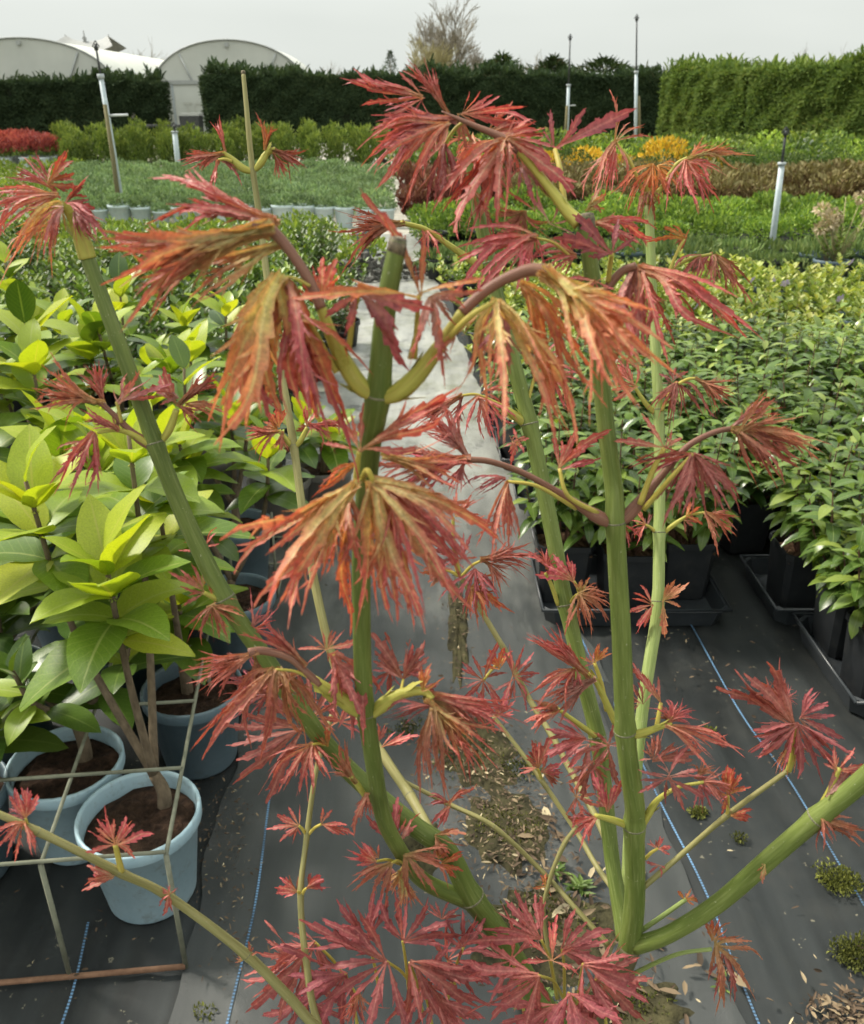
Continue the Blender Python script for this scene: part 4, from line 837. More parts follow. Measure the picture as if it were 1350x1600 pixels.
# black bin and bench by the far gap
g = G(312, 224); bn = empty('bin', (g.x, g.y - 1.0, 0)); ob('bin_body', MB().box((0, 0, 0.55), (0.75, 0.7, 1.1), taper=1.1).mesh('bin_body', M['dark'], False), bn); ob('lid', MB().box((0, 0.03, 1.16), (0.86, 0.8, 0.1)).mesh('lid', M['frame'], False), bn); tag(bn, 'dark bin with a grey lid before the polytunnel door', 'bin')
g = G(245, 226); be = empty('bench', (g.x, g.y + 0.6, 0)); ob('bench_top', MB().box((0, 0, 0.72), (2.2, 0.9, 0.08)).mesh('bench_top', M['dark'], False), be)
for sx_ in (-1, 1):
    for sy_ in (-1, 1): ob('leg', MB().box((sx_ * 1.0, sy_ * 0.38, 0.34), (0.08, 0.08, 0.68)).mesh('leg', M['dark'], False), be)
tag(be, 'dark low bench under the end of the left hedge', 'bench')

# ------------------------------------------------------------------ leaves as single objects
def leaf_mesh(name, hw, curl, fold, m, wave=0.0, nseg=7, neck=0.06, seed=0, tip=1.0, belly=0.85):
    """unit-long blade along +Y, midrib at UV.x 0.5"""
    r_ = np.random.default_rng(seed); V, UV, Fc = [], [], []
    for i in range(nseg + 1):
        t = i / nseg; w = hw * max(0.03, math.sin(math.pi * min(1, t ** belly * 1.0)) ** 0.75 if 0 < t < 1 else 0.03)
        y = math.sin(curl * t) / curl if abs(curl) > 1e-3 else t; z = -(1 - math.cos(curl * t)) / curl if abs(curl) > 1e-3 else 0
        for u, s in ((0, -1), (0.5, 0), (1, 1)):
            V.append((s * w, y, z + abs(s) * fold * w + wave * s * math.sin(t * 11 + seed) * hw)); UV.append((u, t))
    for i in range(nseg):
        for k in range(2):
            a = i * 3 + k; Fc.append((a, a + 1, a + 4, a + 3))
    n = len(V); ring = []
    for (x, z) in ((-0.012, -0.004), (0.012, -0.004), (0, 0.012)):
        V += [(x, -neck, z), (x * 0.8, 0.04, z)]; UV += [(0.5, 0.0), (0.5, 0.0)]
    for k in range(3): a, b_ = n + 2 * k, n + 2 * ((k + 1) % 3); Fc.append((a, b_, b_ + 1, a + 1))
    return mk(name, V, Fc, UV, m)
def frame(pos, d, nrm, s):
    d = Vector(d).normalized(); z = Vector(nrm); z = (z - d * z.dot(d)).normalized(); x = d.cross(z)
    return Matrix(((x.x * s, d.x * s, z.x * s, pos[0]), (x.y * s, d.y * s, z.y * s, pos[1]), (x.z * s, d.z * s, z.z * s, pos[2]), (0, 0, 0, 1)))
M['laurel'] = m_bigleaf('cherry_laurel_leaf', [(0.0, (0.11, 0.20, 0.025)), (0.4, (0.20, 0.31, 0.035)), (0.75, (0.30, 0.40, 0.05)), (1.0, (0.38, 0.45, 0.06))], 0.36, 0.40)
M['laurel_young'] = m_bigleaf('cherry_laurel_young_leaf', [(0.0, (0.34, 0.45, 0.05)), (0.5, (0.42, 0.50, 0.05)), (1.0, (0.50, 0.53, 0.05))], 0.45, 0.45, (0.52, 0.50, 0.12))
M['laurel_old'] = m_bigleaf('cherry_laurel_old_leaf', [(0.0, (0.04, 0.085, 0.016)), (0.6, (0.08, 0.145, 0.025)), (1.0, (0.12, 0.19, 0.03))], 0.30, 0.25, (0.20, 0.27, 0.07))
LL = {k: [leaf_mesh('leaf', rng.uniform(0.235, 0.285), rng.uniform(0.25, 0.85), rng.uniform(0.1, 0.4), M[k], 0.06, seed=i) for i in range(4)] for k in ('laurel', 'laurel_young', 'laurel_old')}
def laurel(pos, pot, label, stems, seed, size=1.0, dark=0.3, potr=0.118, poth=0.22, young=0.35, nleaf=11, base_off=(0, 0), spread=0.16, lean=(0, 0)):
    r_ = random.Random(seed); root = empty('cherry_laurel', pos)
    ob('pot', pot, root); ob('soil', SOIL, root)
    zs = poth - 0.035; fork = zs + r_.uniform(0.07, 0.13); bx, by = base_off
    ob('trunk', MB().tube(spline([(bx, by, zs - 0.03), (bx + r_.uniform(-.01, .01), by, zs + 0.04), (bx + lean[0] * 0.15, by + lean[1] * 0.15, fork)], 4), np.linspace(0.016, 0.012, 9), 9).mesh('trunk', M['trunk']), root)
    for k in range(len(stems)):
        h = stems[k]; a = seed + k * 2.3 + r_.uniform(-.4, .4); ex = math.cos(a) * spread * r_.uniform(0.6, 1.2) + lean[0]; ey = math.sin(a) * spread * r_.uniform(0.6, 1.2) + lean[1]
        f = Vector((bx + lean[0] * 0.15, by + lean[1] * 0.15, fork - 0.01)); e = Vector((bx + ex, by + ey, h)); mid = f.lerp(e, 0.5) + Vector((ex * 0.25, ey * 0.25, 0))
        cv = spline([f, mid, e], 6); st = ob('stem', MB().tube(cv, np.linspace(0.0095, 0.004, len(cv)), 7).mesh('stem', M['trunk']), root)
        n = int(nleaf * 1.35) + r_.randint(-2, 2); a0 = r_.uniform(0, 6.28)
        for j in range(n):
            u = j / (n - 1); t = 0.68 + 0.32 * u ** 0.85 if h > 0.6 else 0.40 + 0.60 * u
            q = cv[min(len(cv) - 1, int(t * (len(cv) - 1)))]; b_ = a0 + j * 2.4
            el = -0.05 + 1.25 * u ** 1.2 + r_.uniform(-0.2, 0.2); d = (math.cos(b_) * math.cos(el), math.sin(b_) * math.cos(el), math.sin(el))
            L = size * r_.uniform(0.12, 0.185) * (1.0 - 0.30 * max(0, u - 0.7) / 0.3)
            kind = 'laurel_young' if (u > 0.65 and r_.random() < young * 1.6) or r_.random() < young * 0.12 else ('laurel_old' if r_.random() < dark + 0.35 * (1 - u) - 0.15 else 'laurel')
            o = ob('leaf', LL[kind][r_.randrange(4)], st); o.matrix_local = frame(q, d, (-d[0] * math.sin(el) * 0.7, -d[1] * math.sin(el) * 0.7, 1.0 + r_.uniform(-.2, .2)), L)
    return tag(root, label, 'laurel', 'cherry laurels in the rack on the left')
SOIL = soil_mesh(0.108, 0.188, M['soil'])
PLB = pot_mesh('pot', 0.117, 0.22, M['pot_blue'], 36); PLS = pot_mesh('pot', 0.117, 0.22, M['pot_slate'], 32); PLG = pot_mesh('pot', 0.117, 0.22, M['pot_green'], 32); PLT = pot_mesh('pot', 0.117, 0.22, M['pot_taupe'], 32)
def gz(x, y, z): g_ = G(x, y, z); return (g_.x, g_.y, 0.008)
laurel(gz(217, 1272, .22), PLB, 'cherry laurel in the nearest pale blue pot, yellow-green top leaves', [0.93, 0.88, 0.80], 1, 1.12, 0.1, base_off=(0.03, 0.05), nleaf=13, young=0.5, lean=(-0.06, 0.05))
laurel(gz(102, 1192, .22), PLB, 'short dark cherry laurel in the second pale blue pot from the front', [0.55, 0.50, 0.44, 0.40], 2, 0.85, 0.85, young=0.02, nleaf=7, spread=0.13, base_off=(0.02, 0.04))
laurel(gz(300, 1075, .22), PLS, 'cherry laurel in the slate blue pot against the aisle, yellow low leaves', [0.84, 0.76, 0.40], 3, 1.15, 0.15, base_off=(-0.02, 0.02), young=0.5, nleaf=12)
laurel(gz(365, 930, .22), PLS, 'cherry laurel in the third pot along the aisle', [0.74, 0.68, 0.6], 4, 1.0, 0.2, young=0.4, nleaf=11)
laurel(gz(505, 728, .22), PLT, 'young cherry laurel in a taupe pot jutting into the aisle', [0.36, 0.33], 5, 1.1, 0.2, young=0.4, nleaf=6, spread=0.10)
laurel(gz(436, 748, .22), PLT, 'cherry laurel in a taupe pot beside the jutting one', [0.46, 0.40, 0.36], 6, 1.0, 0.4, young=0.25, nleaf=8)
more = [(-0.80, 1.92, PLG, [0.82, 0.74, 0.62]), (-0.82, 2.36, PLG, [0.84, 0.74, 0.66]), (-1.08, 1.78, PLG, [0.60, 0.55, 0.48]), (-1.08, 2.20, PLS, [0.86, 0.78, 0.66]), (-0.66, 2.62, PLS, [0.76, 0.70, 0.6]), (-0.92, 2.80, PLG, [0.88, 0.78, 0.7]), (-1.22, 2.66, PLG, [0.92, 0.84, 0.7]), (-1.5, 2.6, PLG, [0.9, 0.82, 0.7]), (-0.88, 3.25, PLT, [0.80, 0.74, 0.6]), (-1.25, 3.2, PLS, [0.88, 0.8, 0.66]), (-1.58, 3.2, PLG, [0.95, 0.86, 0.76]), (-1.85, 3.1, PLG, [0.9, 0.8, 0.7]), (-1.0, 1.36, PLS, [0.40, 0.36])]
labs = ['cherry laurel in a dark green pot behind the two pale blue pots', 'bushy cherry laurel, second behind the pale blue pots', 'dark leaved cherry laurel low at the left edge', 'tall cherry laurel at the left edge behind the dark low one', 'cherry laurel beside the aisle behind the slate pots', 'tall cherry laurel in the middle of the left bed', 'tall yellow-topped cherry laurel left of the middle', 'cherry laurel with upright leaves at the far left edge', 'cherry laurel in a taupe pot at the back near the aisle', 'cherry laurel in the back row, middle', 'tallest cherry laurel in the back row', 'cherry laurel at the back beyond the left edge', 'low cherry laurel in a slate pot cut by the left edge']
for i, (x, y, p_, st) in enumerate(more):
    laurel((x, y, 0.008), p_, labs[i], st, 30 + i, random.uniform(1.0, 1.25), 0.35 if i not in (2, 12) else 0.9, young=0.35 if i not in (2, 12) else 0.05, nleaf=10)
# wire rack round the pots
F0, F1 = G(292, 1519), G(112, 1535); ex = (F1 - F0); ex.z = 0; step = ex.length; ex.normalize(); ey = Vector((-ex.y, ex.x, 0)); ey = ey if ey.y > 0 else -ey; ey = (ey + Vector((-0.03, 0, 0))).normalized()
rk = empty('pot_rack', (F0.x, F0.y, 0)); H_, ROWS, COLS, SY = 0.305, 6, 5, 0.215
def rp(i, j, z): v = ex * (step * i) + ey * (SY * j); return (v.x, v.y, z)
for i in range(COLS):
    ob('long_wire', MB().tube([rp(i, 0, H_), rp(i, ROWS, H_)], 0.0042, 6).mesh('long_wire', M['rack']), rk)
for j in range(ROWS + 1):
    ob('cross_wire', MB().tube([rp(0, j, H_ + 0.007), rp(COLS - 1, j, H_ + 0.007)], 0.0042, 6).mesh('cross_wire', M['rack']), rk)
for i in range(COLS):
    for j in (0, 3, 6):
        if j == 0 or i in (0, COLS - 1): ob('leg', MB().tube([rp(i, j, 0.012), rp(i, j, H_)], 0.0048, 6).mesh('leg', M['rack']), rk)
ob('bottom_rail', MB().tube([rp(0, -0.02, 0.022), rp(COLS - 1, -0.02, 0.022)], 0.0058, 6).mesh('bottom_rail', M['rust']), rk)['label'] = 'rusty bottom rail lying on the ground cover'
tag(rk, 'grey-green wire rack standing round the pale blue pots', 'rack')
g0, g1 = G(352, 940), G(436, 934); r2 = empty('pot_rack', (g0.x, g0.y, 0)); w2 = g1.x - g0.x
for k in range(3): ob('long_wire', MB().tube([(w2 * k / 2, 0, 0.02), (w2 * k / 2 - 0.02, 0.42, 0.02)], 0.004, 6).mesh('long_wire', M['rack']), r2)
for k in range(3): ob('cross_wire', MB().tube([(0, 0.21 * k, 0.029), (w2, 0.21 * k, 0.029)], 0.004, 6).mesh('cross_wire', M['rack']), r2)
ob('leg', MB().tube([(w2, 0, 0.02), (w2, 0.02, 0.32)], 0.0045, 6).mesh('leg', M['rack']), r2)
tag(r2, 'empty wire rack lying on the aisle behind the slate pots', 'rack')

# ------------------------------------------------------------------ glossy laurels in square pots and trays on the right
M['lusi'] = m_bigleaf('glossy_laurel_leaf', [(0.0, (0.05, 0.10, 0.022)), (0.45, (0.105, 0.18, 0.035)), (0.85, (0.19, 0.27, 0.055)), (1.0, (0.28, 0.34, 0.075))], 0.27, 0.28, (0.28, 0.34, 0.12))
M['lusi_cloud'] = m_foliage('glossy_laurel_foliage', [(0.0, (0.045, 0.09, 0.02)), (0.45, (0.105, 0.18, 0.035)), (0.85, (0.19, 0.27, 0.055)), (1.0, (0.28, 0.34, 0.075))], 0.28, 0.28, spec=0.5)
LU = [leaf_mesh('leaf', rng.uniform(0.17, 0.21), rng.uniform(0.5, 1.2), rng.uniform(0.15, 0.45), M['lusi'], 0.05, 5, 0.09, i) for i in range(5)]
M['red_twig_stem'] = m_speckle('reddish_twig', (0.10, 0.04, 0.03), (0.20, 0.11, 0.07), 60, 0.7, 0.0)
def lusi_frames(seed, nsh, per, w_, h0, h1, zp):
    r_ = random.Random(seed); out, stems = [], []
    for i in range(nsh):
        a = i / nsh * 6.283 + r_.uniform(-.3, .3); q = w_ * (0.25 + 0.75 * math.sqrt(r_.random())); h = r_.uniform(h0, h1) * (1.0 - 0.22 * (q / w_) ** 2)
        b0 = Vector((math.cos(a) * 0.02, math.sin(a) * 0.02, zp - 0.02)); e = Vector((math.cos(a) * q, math.sin(a) * q, h)); m_ = b0.lerp(e, 0.55) + Vector((math.cos(a), math.sin(a), -0.1)) * q * 0.15
        cv = spline([b0, m_, e], 5); stems.append(cv); a0 = r_.uniform(0, 6.28)
        for j in range(per):
            u = (j + r_.random() * 0.5) / per; t = 0.34 + 0.66 * u; c = cv[min(len(cv) - 1, int(t * (len(cv) - 1) + 0.5))] + np.array([0, 0, r_.uniform(-.012, .012)]); b_ = a0 + j * 2.4
            el = -0.15 + 0.95 * u ** 2 + r_.uniform(-.25, .25); d = Vector((math.cos(b_) * math.cos(el) + math.cos(a) * 0.25, math.sin(b_) * math.cos(el) + math.sin(a) * 0.25, math.sin(el)))
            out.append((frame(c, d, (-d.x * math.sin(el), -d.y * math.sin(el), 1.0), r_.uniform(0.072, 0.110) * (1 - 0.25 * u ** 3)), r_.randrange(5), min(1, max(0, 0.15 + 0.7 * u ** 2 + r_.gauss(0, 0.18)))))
    return out, stems
def sq_pot(w, h, m):
    b = MB(); t = 0.86
    prof = [(0.84, 0.0), (0.97, h - 0.022), (1.03, h - 0.020), (1.03, h), (0.97, h), (0.93, h - 0.04)]; V, Fc = [], []
    for s, z in prof:
        q = w / 2 * s; c = q * 0.80
        V += [(-c, -q, z), (c, -q, z), (q, -c, z), (q, c, z), (c, q, z), (-c, q, z), (-q, c, z), (-q, -c, z)]
    for i in range(len(prof) - 1):
        for k in range(8): a, b_ = i * 8 + k, i * 8 + (k + 1) % 8; Fc.append((a, b_, b_ + 8, a + 8))
    Fc.append(tuple(range(7, -1, -1))); return mk('pot', V, Fc, None, m, smooth=False)
SQP = sq_pot(0.18, 0.21, M['pot_black']); q_ = 0.083
SQS = mk('soil', [(-q_ + 2 * q_ * i / 5, -q_ + 2 * q_ * j / 5, 0.178 + 0.012 * math.sin(i * 7.1 + j * 3.3)) for j in range(6) for i in range(6)], [(j * 6 + i, j * 6 + i + 1, j * 6 + i + 7, j * 6 + i + 6) for j in range(5) for i in range(5)], None, M['barkmulch'], smooth=False)
def lusi_near(pos, label, seed, nsh=14, per=14, w_=0.155, h0=0.44, h1=0.66):
    root = empty('glossy_laurel', pos); fr, st = lusi_frames(seed, nsh, per, w_, h0, h1, 0.18)
    b = MB()
    for cv in st: b.tube(cv, np.linspace(0.0038, 0.0016, len(cv)), 4, caps=False)
    s_ = ob('stems', b.mesh('stems', M['red_twig_stem']), root); s_['kind'] = 'stuff'
    for m_, k, u in fr:
        o = ob('leaf', LU[k], root); o.matrix_local = m_
    ob('pot', SQP, root); ob('soil', SQS, root)
    return tag(root, label, 'laurel', 'glossy laurels in black square pots')
def lusi_cloud(seed, nsh=15, per=15, w_=0.165, h0=0.42, h1=0.64):
    fr, st = lusi_frames(seed, nsh, per, w_, h0, h1, 0.18); Vs, Fs, Us = [], [], []; n = 0
    for m_, k, u in fr:
        me = LU[k]; co = np.empty(len(me.vertices) * 3); me.vertices.foreach_get('co', co); co = co.reshape(-1, 3)
        A_ = np.array(m_); Vs.append(co @ A_[:3, :3].T + A_[:3, 3]); Fs.append(np.array([tuple(p.vertices) for p in me.polygons]) + n); n += len(co)
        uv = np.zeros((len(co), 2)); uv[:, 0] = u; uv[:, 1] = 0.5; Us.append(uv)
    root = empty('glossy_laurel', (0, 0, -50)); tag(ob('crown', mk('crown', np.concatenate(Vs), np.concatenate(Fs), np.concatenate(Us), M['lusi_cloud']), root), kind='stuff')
    b = MB()
    for cv in st: b.tube(cv, np.linspace(0.0038, 0.0016, len(cv)), 3, caps=False)
    ob('stems', b.mesh('stems', M['red_twig_stem']), root)['kind'] = 'stuff'; ob('pot', SQP, root); ob('soil', SQS, root)
    return root
near = [(0.43, 2.52, 'glossy laurel at the left end of the front tray beside the aisle'), (0.63, 2.46, 'glossy laurel in the middle of the front tray'), (0.83, 2.54, 'glossy laurel right of the middle in the front tray'), (1.20, 2.46, 'glossy laurel in the black pot showing bark mulch, front of the second tray'), (1.24, 1.97, 'nearest glossy laurel hanging over the black pots at the right edge'), (1.25, 2.20, 'second glossy laurel along the tray at the right edge'), (1.45, 2.05, 'glossy laurel cut by the right edge of the picture')]
for i, (x, y, lab) in enumerate(near):
    lusi_near((x, y, 0.022), lab, 100 + i, 16 if i > 3 else 14, 16 if i > 3 else 13, 0.19 if i > 3 else 0.15, 0.40 if i > 3 else 0.46, 0.68)
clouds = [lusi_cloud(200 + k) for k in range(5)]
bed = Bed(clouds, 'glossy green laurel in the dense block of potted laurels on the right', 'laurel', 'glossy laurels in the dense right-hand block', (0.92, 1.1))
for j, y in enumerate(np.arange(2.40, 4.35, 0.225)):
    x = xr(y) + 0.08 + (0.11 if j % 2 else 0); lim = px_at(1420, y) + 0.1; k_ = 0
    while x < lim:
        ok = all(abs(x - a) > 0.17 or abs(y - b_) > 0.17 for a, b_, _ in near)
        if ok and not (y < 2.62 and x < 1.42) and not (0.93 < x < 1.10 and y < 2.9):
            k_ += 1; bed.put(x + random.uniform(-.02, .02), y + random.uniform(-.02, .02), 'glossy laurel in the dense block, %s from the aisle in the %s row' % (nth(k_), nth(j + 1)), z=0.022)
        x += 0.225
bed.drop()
def tray(x0, x1, y0, y1, label, hole=None):
    root = empty('plant_tray', ((x0 + x1) / 2, (y0 + y1) / 2, 0.012)); w, d, h = x1 - x0, y1 - y0, 0.062; b = MB(); prof = [(0.0, 0.004, 0.004), (0.93, 0.0, 0.0), (0.985, h - 0.004, h - 0.004), (1.0, h - 0.002, 0), (1.015, h, 0), (1.0, h + 0.005, 0), (0.975, h, 0), (0.92, 0.006, 0), (0.0, 0.007, 0)]
    V, Fc = [], []
    for s, z, _ in prof:
        a, c = w / 2 * s if s else 0.001, d / 2 * s if s else 0.001
        if s: a, c = w / 2 - (1 - s) * 0.25, d / 2 - (1 - s) * 0.25
        k = min(a, c) * 0.18 if s else 0.0003
        V += [(-a + k, -c, z), (a - k, -c, z), (a, -c + k, z), (a, c - k, z), (a - k, c, z), (-a + k, c, z), (-a, c - k, z), (-a, -c + k, z)]
    for i in range(len(prof) - 1):
        for q in range(8): p_, r_ = i * 8 + q, i * 8 + (q + 1) % 8; Fc.append((p_, r_, r_ + 8, p_ + 8))
    ob('tray_body', mk('tray_body', V, Fc, None, M['tray'], smooth=False), root)
    rim = [(-w / 2, -d / 2, h + 0.005), (w / 2, -d / 2, h + 0.005), (w / 2, d / 2, h + 0.005), (-w / 2, d / 2, h + 0.005), (-w / 2, -d / 2, h + 0.005)]
    ob('rim', MB().tube(rim, 0.0055, 6).mesh('rim', M['tray']), root)
    return tag(root, label, 'tray', 'black plant trays on the right')
tray(0.345, 0.93, 2.30, 2.66, 'black plant tray with an empty corner at the front of the glossy laurels')
tray(1.075, 1.66, 2.305, 2.66, 'second black plant tray, behind the one at the right edge')
tray(1.115, 1.70, 1.84, 2.28, 'black plant tray nearest the camera at the right edge')
for k, y in enumerate((2.72, 3.14, 3.56, 3.98)):
    tray(xr(y) - 0.045, xr(y) + 0.56, y, y + 0.38, ('black tray edge showing along the aisle, %s behind the front tray' % ('first', 'second', 'third', 'fourth', 'fifth', 'sixth')[k]))

# ------------------------------------------------------------------ moss, chips and straw on the ground
def moss(px, py, r_, n, label, flat=0.17, chips=0):
    g_ = G(px, py); o = ob('moss_clump', crown('moss_clump', n, (r_, r_ * 0.7, r_ * flat), (0, 0, r_ * 0.08), 0.0075, 0.45, M['moss'], 0.2, 0.7, lobes=9, lobe_amp=0.7, zmin=0.0), None, (g_.x, g_.y, 0.014))
    return tag(o, label, 'moss', kind='stuff')
moss(1310, 1385, 0.05, 900, 'dark green moss clump on the ground cover right of the arching branch'); moss(1338, 1500, 0.055, 900, 'yellow-green moss clump at the right edge near the bottom'); moss(1090, 1276, 0.024, 260, 'small moss tuft beside the blue thread'); moss(1156, 1318, 0.018, 70, 'tiny moss tuft right of the blue thread'); moss(1105, 1148, 0.024, 90, 'small moss tuft left of the red leaf cluster')
moss(735, 1185, 0.09, 700, 'moss growing in the gutter of the aisle', 0.08); moss(812, 1210, 0.06, 420, 'bright moss patch beside the aisle gutter', 0.16); moss(790, 1300, 0.09, 600, 'moss patch at the foot of the aisle', 0.08); moss(850, 1450, 0.10, 700, 'mossy weeds under the maple', 0.15); moss(985, 1580, 0.08, 500, 'moss and weeds at the bottom under the maple stems', 0.15); moss(318, 1592, 0.022, 90, 'tiny moss tuft at the bottom edge by the left thread'); moss(640, 1150, 0.07, 300, 'thin moss film left of the gutter', 0.08)
def dirt(px, py, rx, ry, label, seed):
    """a thin uneven film of silt and moss trodden onto the sheet"""
    r_ = np.random.default_rng(seed); g_ = G(px, py); n, V, Fc = 56, [(0, 0, 0.016)], []
    ph = r_.uniform(0, 6.28, 6); am = r_.uniform(0.03, 0.11, 6)
    for j in range(1, 6):
        for k in range(n):
            a = 6.283 * k / n; q = (1 + sum(am[m_] * math.sin((m_ * 2 + 2) * a + ph[m_]) for m_ in range(6))) * j / 5
            V.append((rx * q * math.cos(a), ry * q * math.sin(a), 0.001 + 0.012 * (1 - (j / 5) ** 2) * r_.uniform(0.3, 1.2) - (0.006 if j == 5 else 0)))
    Fc += [(0, 1 + k, 1 + (k + 1) % n) for k in range(n)] + [(1 + j * n + k, 1 + (j + 1) * n + k, 1 + (j + 1) * n + (k + 1) % n, 1 + j * n + (k + 1) % n) for j in range(4) for k in range(n)]
    return tag(ob('dirt_patch', mk('dirt_patch', V, Fc, None, M['dirt']), None, (g_.x, g_.y, 0.017)), label, 'dirt', kind='stuff')
dirt(745, 1180, 0.10, 0.16, 'dark mossy dirt in the gutter of the aisle', 1); dirt(790, 1300, 0.10, 0.13, 'dark silt patch at the foot of the aisle', 2); dirt(850, 1470, 0.15, 0.13, 'soil and moss under the maple', 3); dirt(715, 985, 0.035, 0.30, 'thin dark dirt line along the aisle', 4); dirt(980, 1590, 0.12, 0.07, 'soil spilt at the bottom under the maple stems', 5); dirt(660, 1330, 0.05, 0.09, 'dark damp patch left of the maple stems', 6)
for (px, py, n_, r_, lab) in ((905, 1400, 26, 0.035, 'little green weed beside the maple stems'), (870, 1372, 18, 0.03, 'small green weed left of the maple stems'), (835, 1580, 30, 0.04, 'green weed at the bottom edge under the maroon leaves'), (1128, 1548, 10, 0.02, 'pale green weed leaf by the right blue thread')):
    g_ = G(px, py); a = rng.random(n_) * 6.28; V, Fq, UV = cards(np.zeros((n_, 3)) + rng.normal(size=(n_, 3)) * 0.006, np.stack([np.cos(a), np.sin(a), rng.uniform(0.1, 1.0, n_)], 1), np.tile((0., 0, 1.), (n_, 1)), r_ * rng.uniform(.6, 1.2, n_), np.full(n_, r_ * 0.22), rng.random(n_))
    w_ = empty('weed', (g_.x, g_.y, 0.02)); ob('leaves', mk('leaves', V, Fq, UV, M['green_weed'], smooth=False), w_)['kind'] = 'stuff'; tag(w_, lab, 'weed')
def chips(name, label, cat, spots, n, size=(0.006, 0.020)):
    Pt = []
    for _ in range(n):
        px, py, sx_, sy_ = spots[rng.integers(len(spots))]; g_ = G(px + rng.normal() * sx_, py + rng.normal() * sy_); Pt.append((g_.x, g_.y, 0.022 + rng.random() * 0.012))
    Pt = np.array(Pt); c = Pt.mean(0); c[2] = 0; a = rng.random(n) * 6.28; L = rng.uniform(size[0], size[1], n)
    D = np.stack([np.cos(a), np.sin(a), rng.normal(size=n) * 0.25], 1); V, Fq, UV = cards(Pt - c, D, np.tile((0., 0, 1.), (n, 1)) + rng.normal(size=(n, 3)) * 0.4, L, L * rng.uniform(0.12, 0.38, n), rng.random(n), 0.1, 0.1)
    return tag(ob(name, mk(name, V, Fq, UV, M['chip'], smooth=False), None, c), label, cat, kind='stuff')
chips('bark_litter', 'bark chips and dead leaves strewn in the aisle gutter', 'litter', [(720, 1180, 40, 40), (780, 1270, 45, 40), (830, 1340, 40, 50), (800, 1420, 50, 50), (860, 1520, 60, 50), (650, 1140, 30, 30), (715, 960, 14, 60)], 900)
chips('bark_litter', 'bark chips heaped at the bottom right corner', 'litter', [(1320, 1595, 40, 18)], 260, (0.008, 0.026))
chips('bark_litter', 'scattered straw and crumbs on the black ground cover', 'litter', [(1080, 1060, 40, 30), (1150, 1350, 110, 130), (1000, 1560, 70, 40), (150, 1500, 120, 60)], 90, (0.006, 0.02))
chips('bark_litter', 'dark crumbs of soil spilt beside the nearest blue pot', 'litter', [(350, 1290, 30, 40), (370, 1430, 14, 90), (330, 1350, 25, 60), (620, 900, 80, 60), (715, 1000, 22, 90), (730, 1150, 40, 60), (760, 1300, 50, 70)], 900, (0.004, 0.014))

chips('straw_litter', 'pale straw stalks lying under the maple', 'litter', [(960, 1480, 60, 50), (870, 1420, 50, 50), (830, 1340, 40, 40), (1000, 1560, 60, 30)], 110, (0.018, 0.05))
chips('moss_litter', 'bits of moss and rotten leaf along the aisle gutter', 'litter', [(760, 1200, 45, 40), (800, 1290, 45, 45), (850, 1440, 55, 60)], 700, (0.006, 0.018))
# ------------------------------------------------------------------ the Japanese maple
Q = P(915, 1655, 0.67); ROOT = Vector((Q.x, Q.y, 0.012))
maple = empty('japanese_maple', ROOT)
tag(maple, 'Japanese maple with green stems and drooping red young leaves in front', 'maple')
PM = pot_mesh('pot', 0.17, 0.26, M['pot_slate'], 32); ob('pot', PM, maple)
ob('soil', soil_mesh(0.155, 0.225, M['soil']), maple)
STEM = {}
def rel(v): return Vector(v) - ROOT
def offaxis(x, y): return 1 / math.sqrt(1 + 0.8 * ((x - CX) ** 2 + (y - CY) ** 2) / F_PX ** 2)   # wide lenses stretch round things near the frame's edge
def stem(key, pts, m='stem', nodes=(), n=14, name='stem', end_cut=False, extra=(), label=None):
    W_ = [tuple(rel(P(x, y, d))) + (w * 0.92 * offaxis(x, y) / 2 / F_PX * d,) for x, y, d, w in pts] + [tuple(Vector(e[:3]) - ROOT) + (e[3],) for e in extra]
    C = spline(W_, 9); c3, r_ = C[:, :3], C[:, 3].copy()
    npos = [np.array(W_[i][:3]) for i in nodes]
    for q in npos:
        dd = np.linalg.norm(c3 - q, axis=1); r_ *= 1 + 0.16 * np.exp(-(dd / 0.006) ** 2)
    ph = rng.random() * 6; s_ = np.arange(len(c3)); c3 = c3 + np.stack([np.sin(s_ * 0.37 + ph), np.cos(s_ * 0.29 + ph), 0 * s_], 1) * (r_ * 0.05)[:, None]
    o = ob(name, MB().tube(c3, r_, n).mesh(name, M[m]), maple); STEM[key] = o
    if label: o['label'] = label
    for q in npos:
        i = int(np.argmin(np.linalg.norm(c3 - q, axis=1))); i = min(max(i, 1), len(c3) - 2); t = c3[i + 1] - c3[i - 1]; t /= np.linalg.norm(t)
        k = np.array([-1.2, -0.8, -0.3, 0.3, 0.8, 1.2]) * r_[i] * 0.085; ob('node_ring', MB().tube([c3[i] + t * a for a in k], r_[i] * np.array([0.98, 1.01, 1.03, 1.03, 1.01, 0.98]), n).mesh('node_ring', M['node']), o)
    if end_cut:
        t = c3[0] - c3[1]; t /= np.linalg.norm(t); rr_ = r_[0]
        ob('cut_end', MB().tube([c3[0] - t * rr_ * 1.5, c3[0] - t * rr_ * 0.4, c3[0] + t * rr_ * 0.25, c3[0] + t * rr_ * 0.45], [rr_ * 1.03, rr_ * 1.06, rr_ * 0.95, rr_ * 0.5], n).mesh('cut_end', M['cut']), o)
    return o
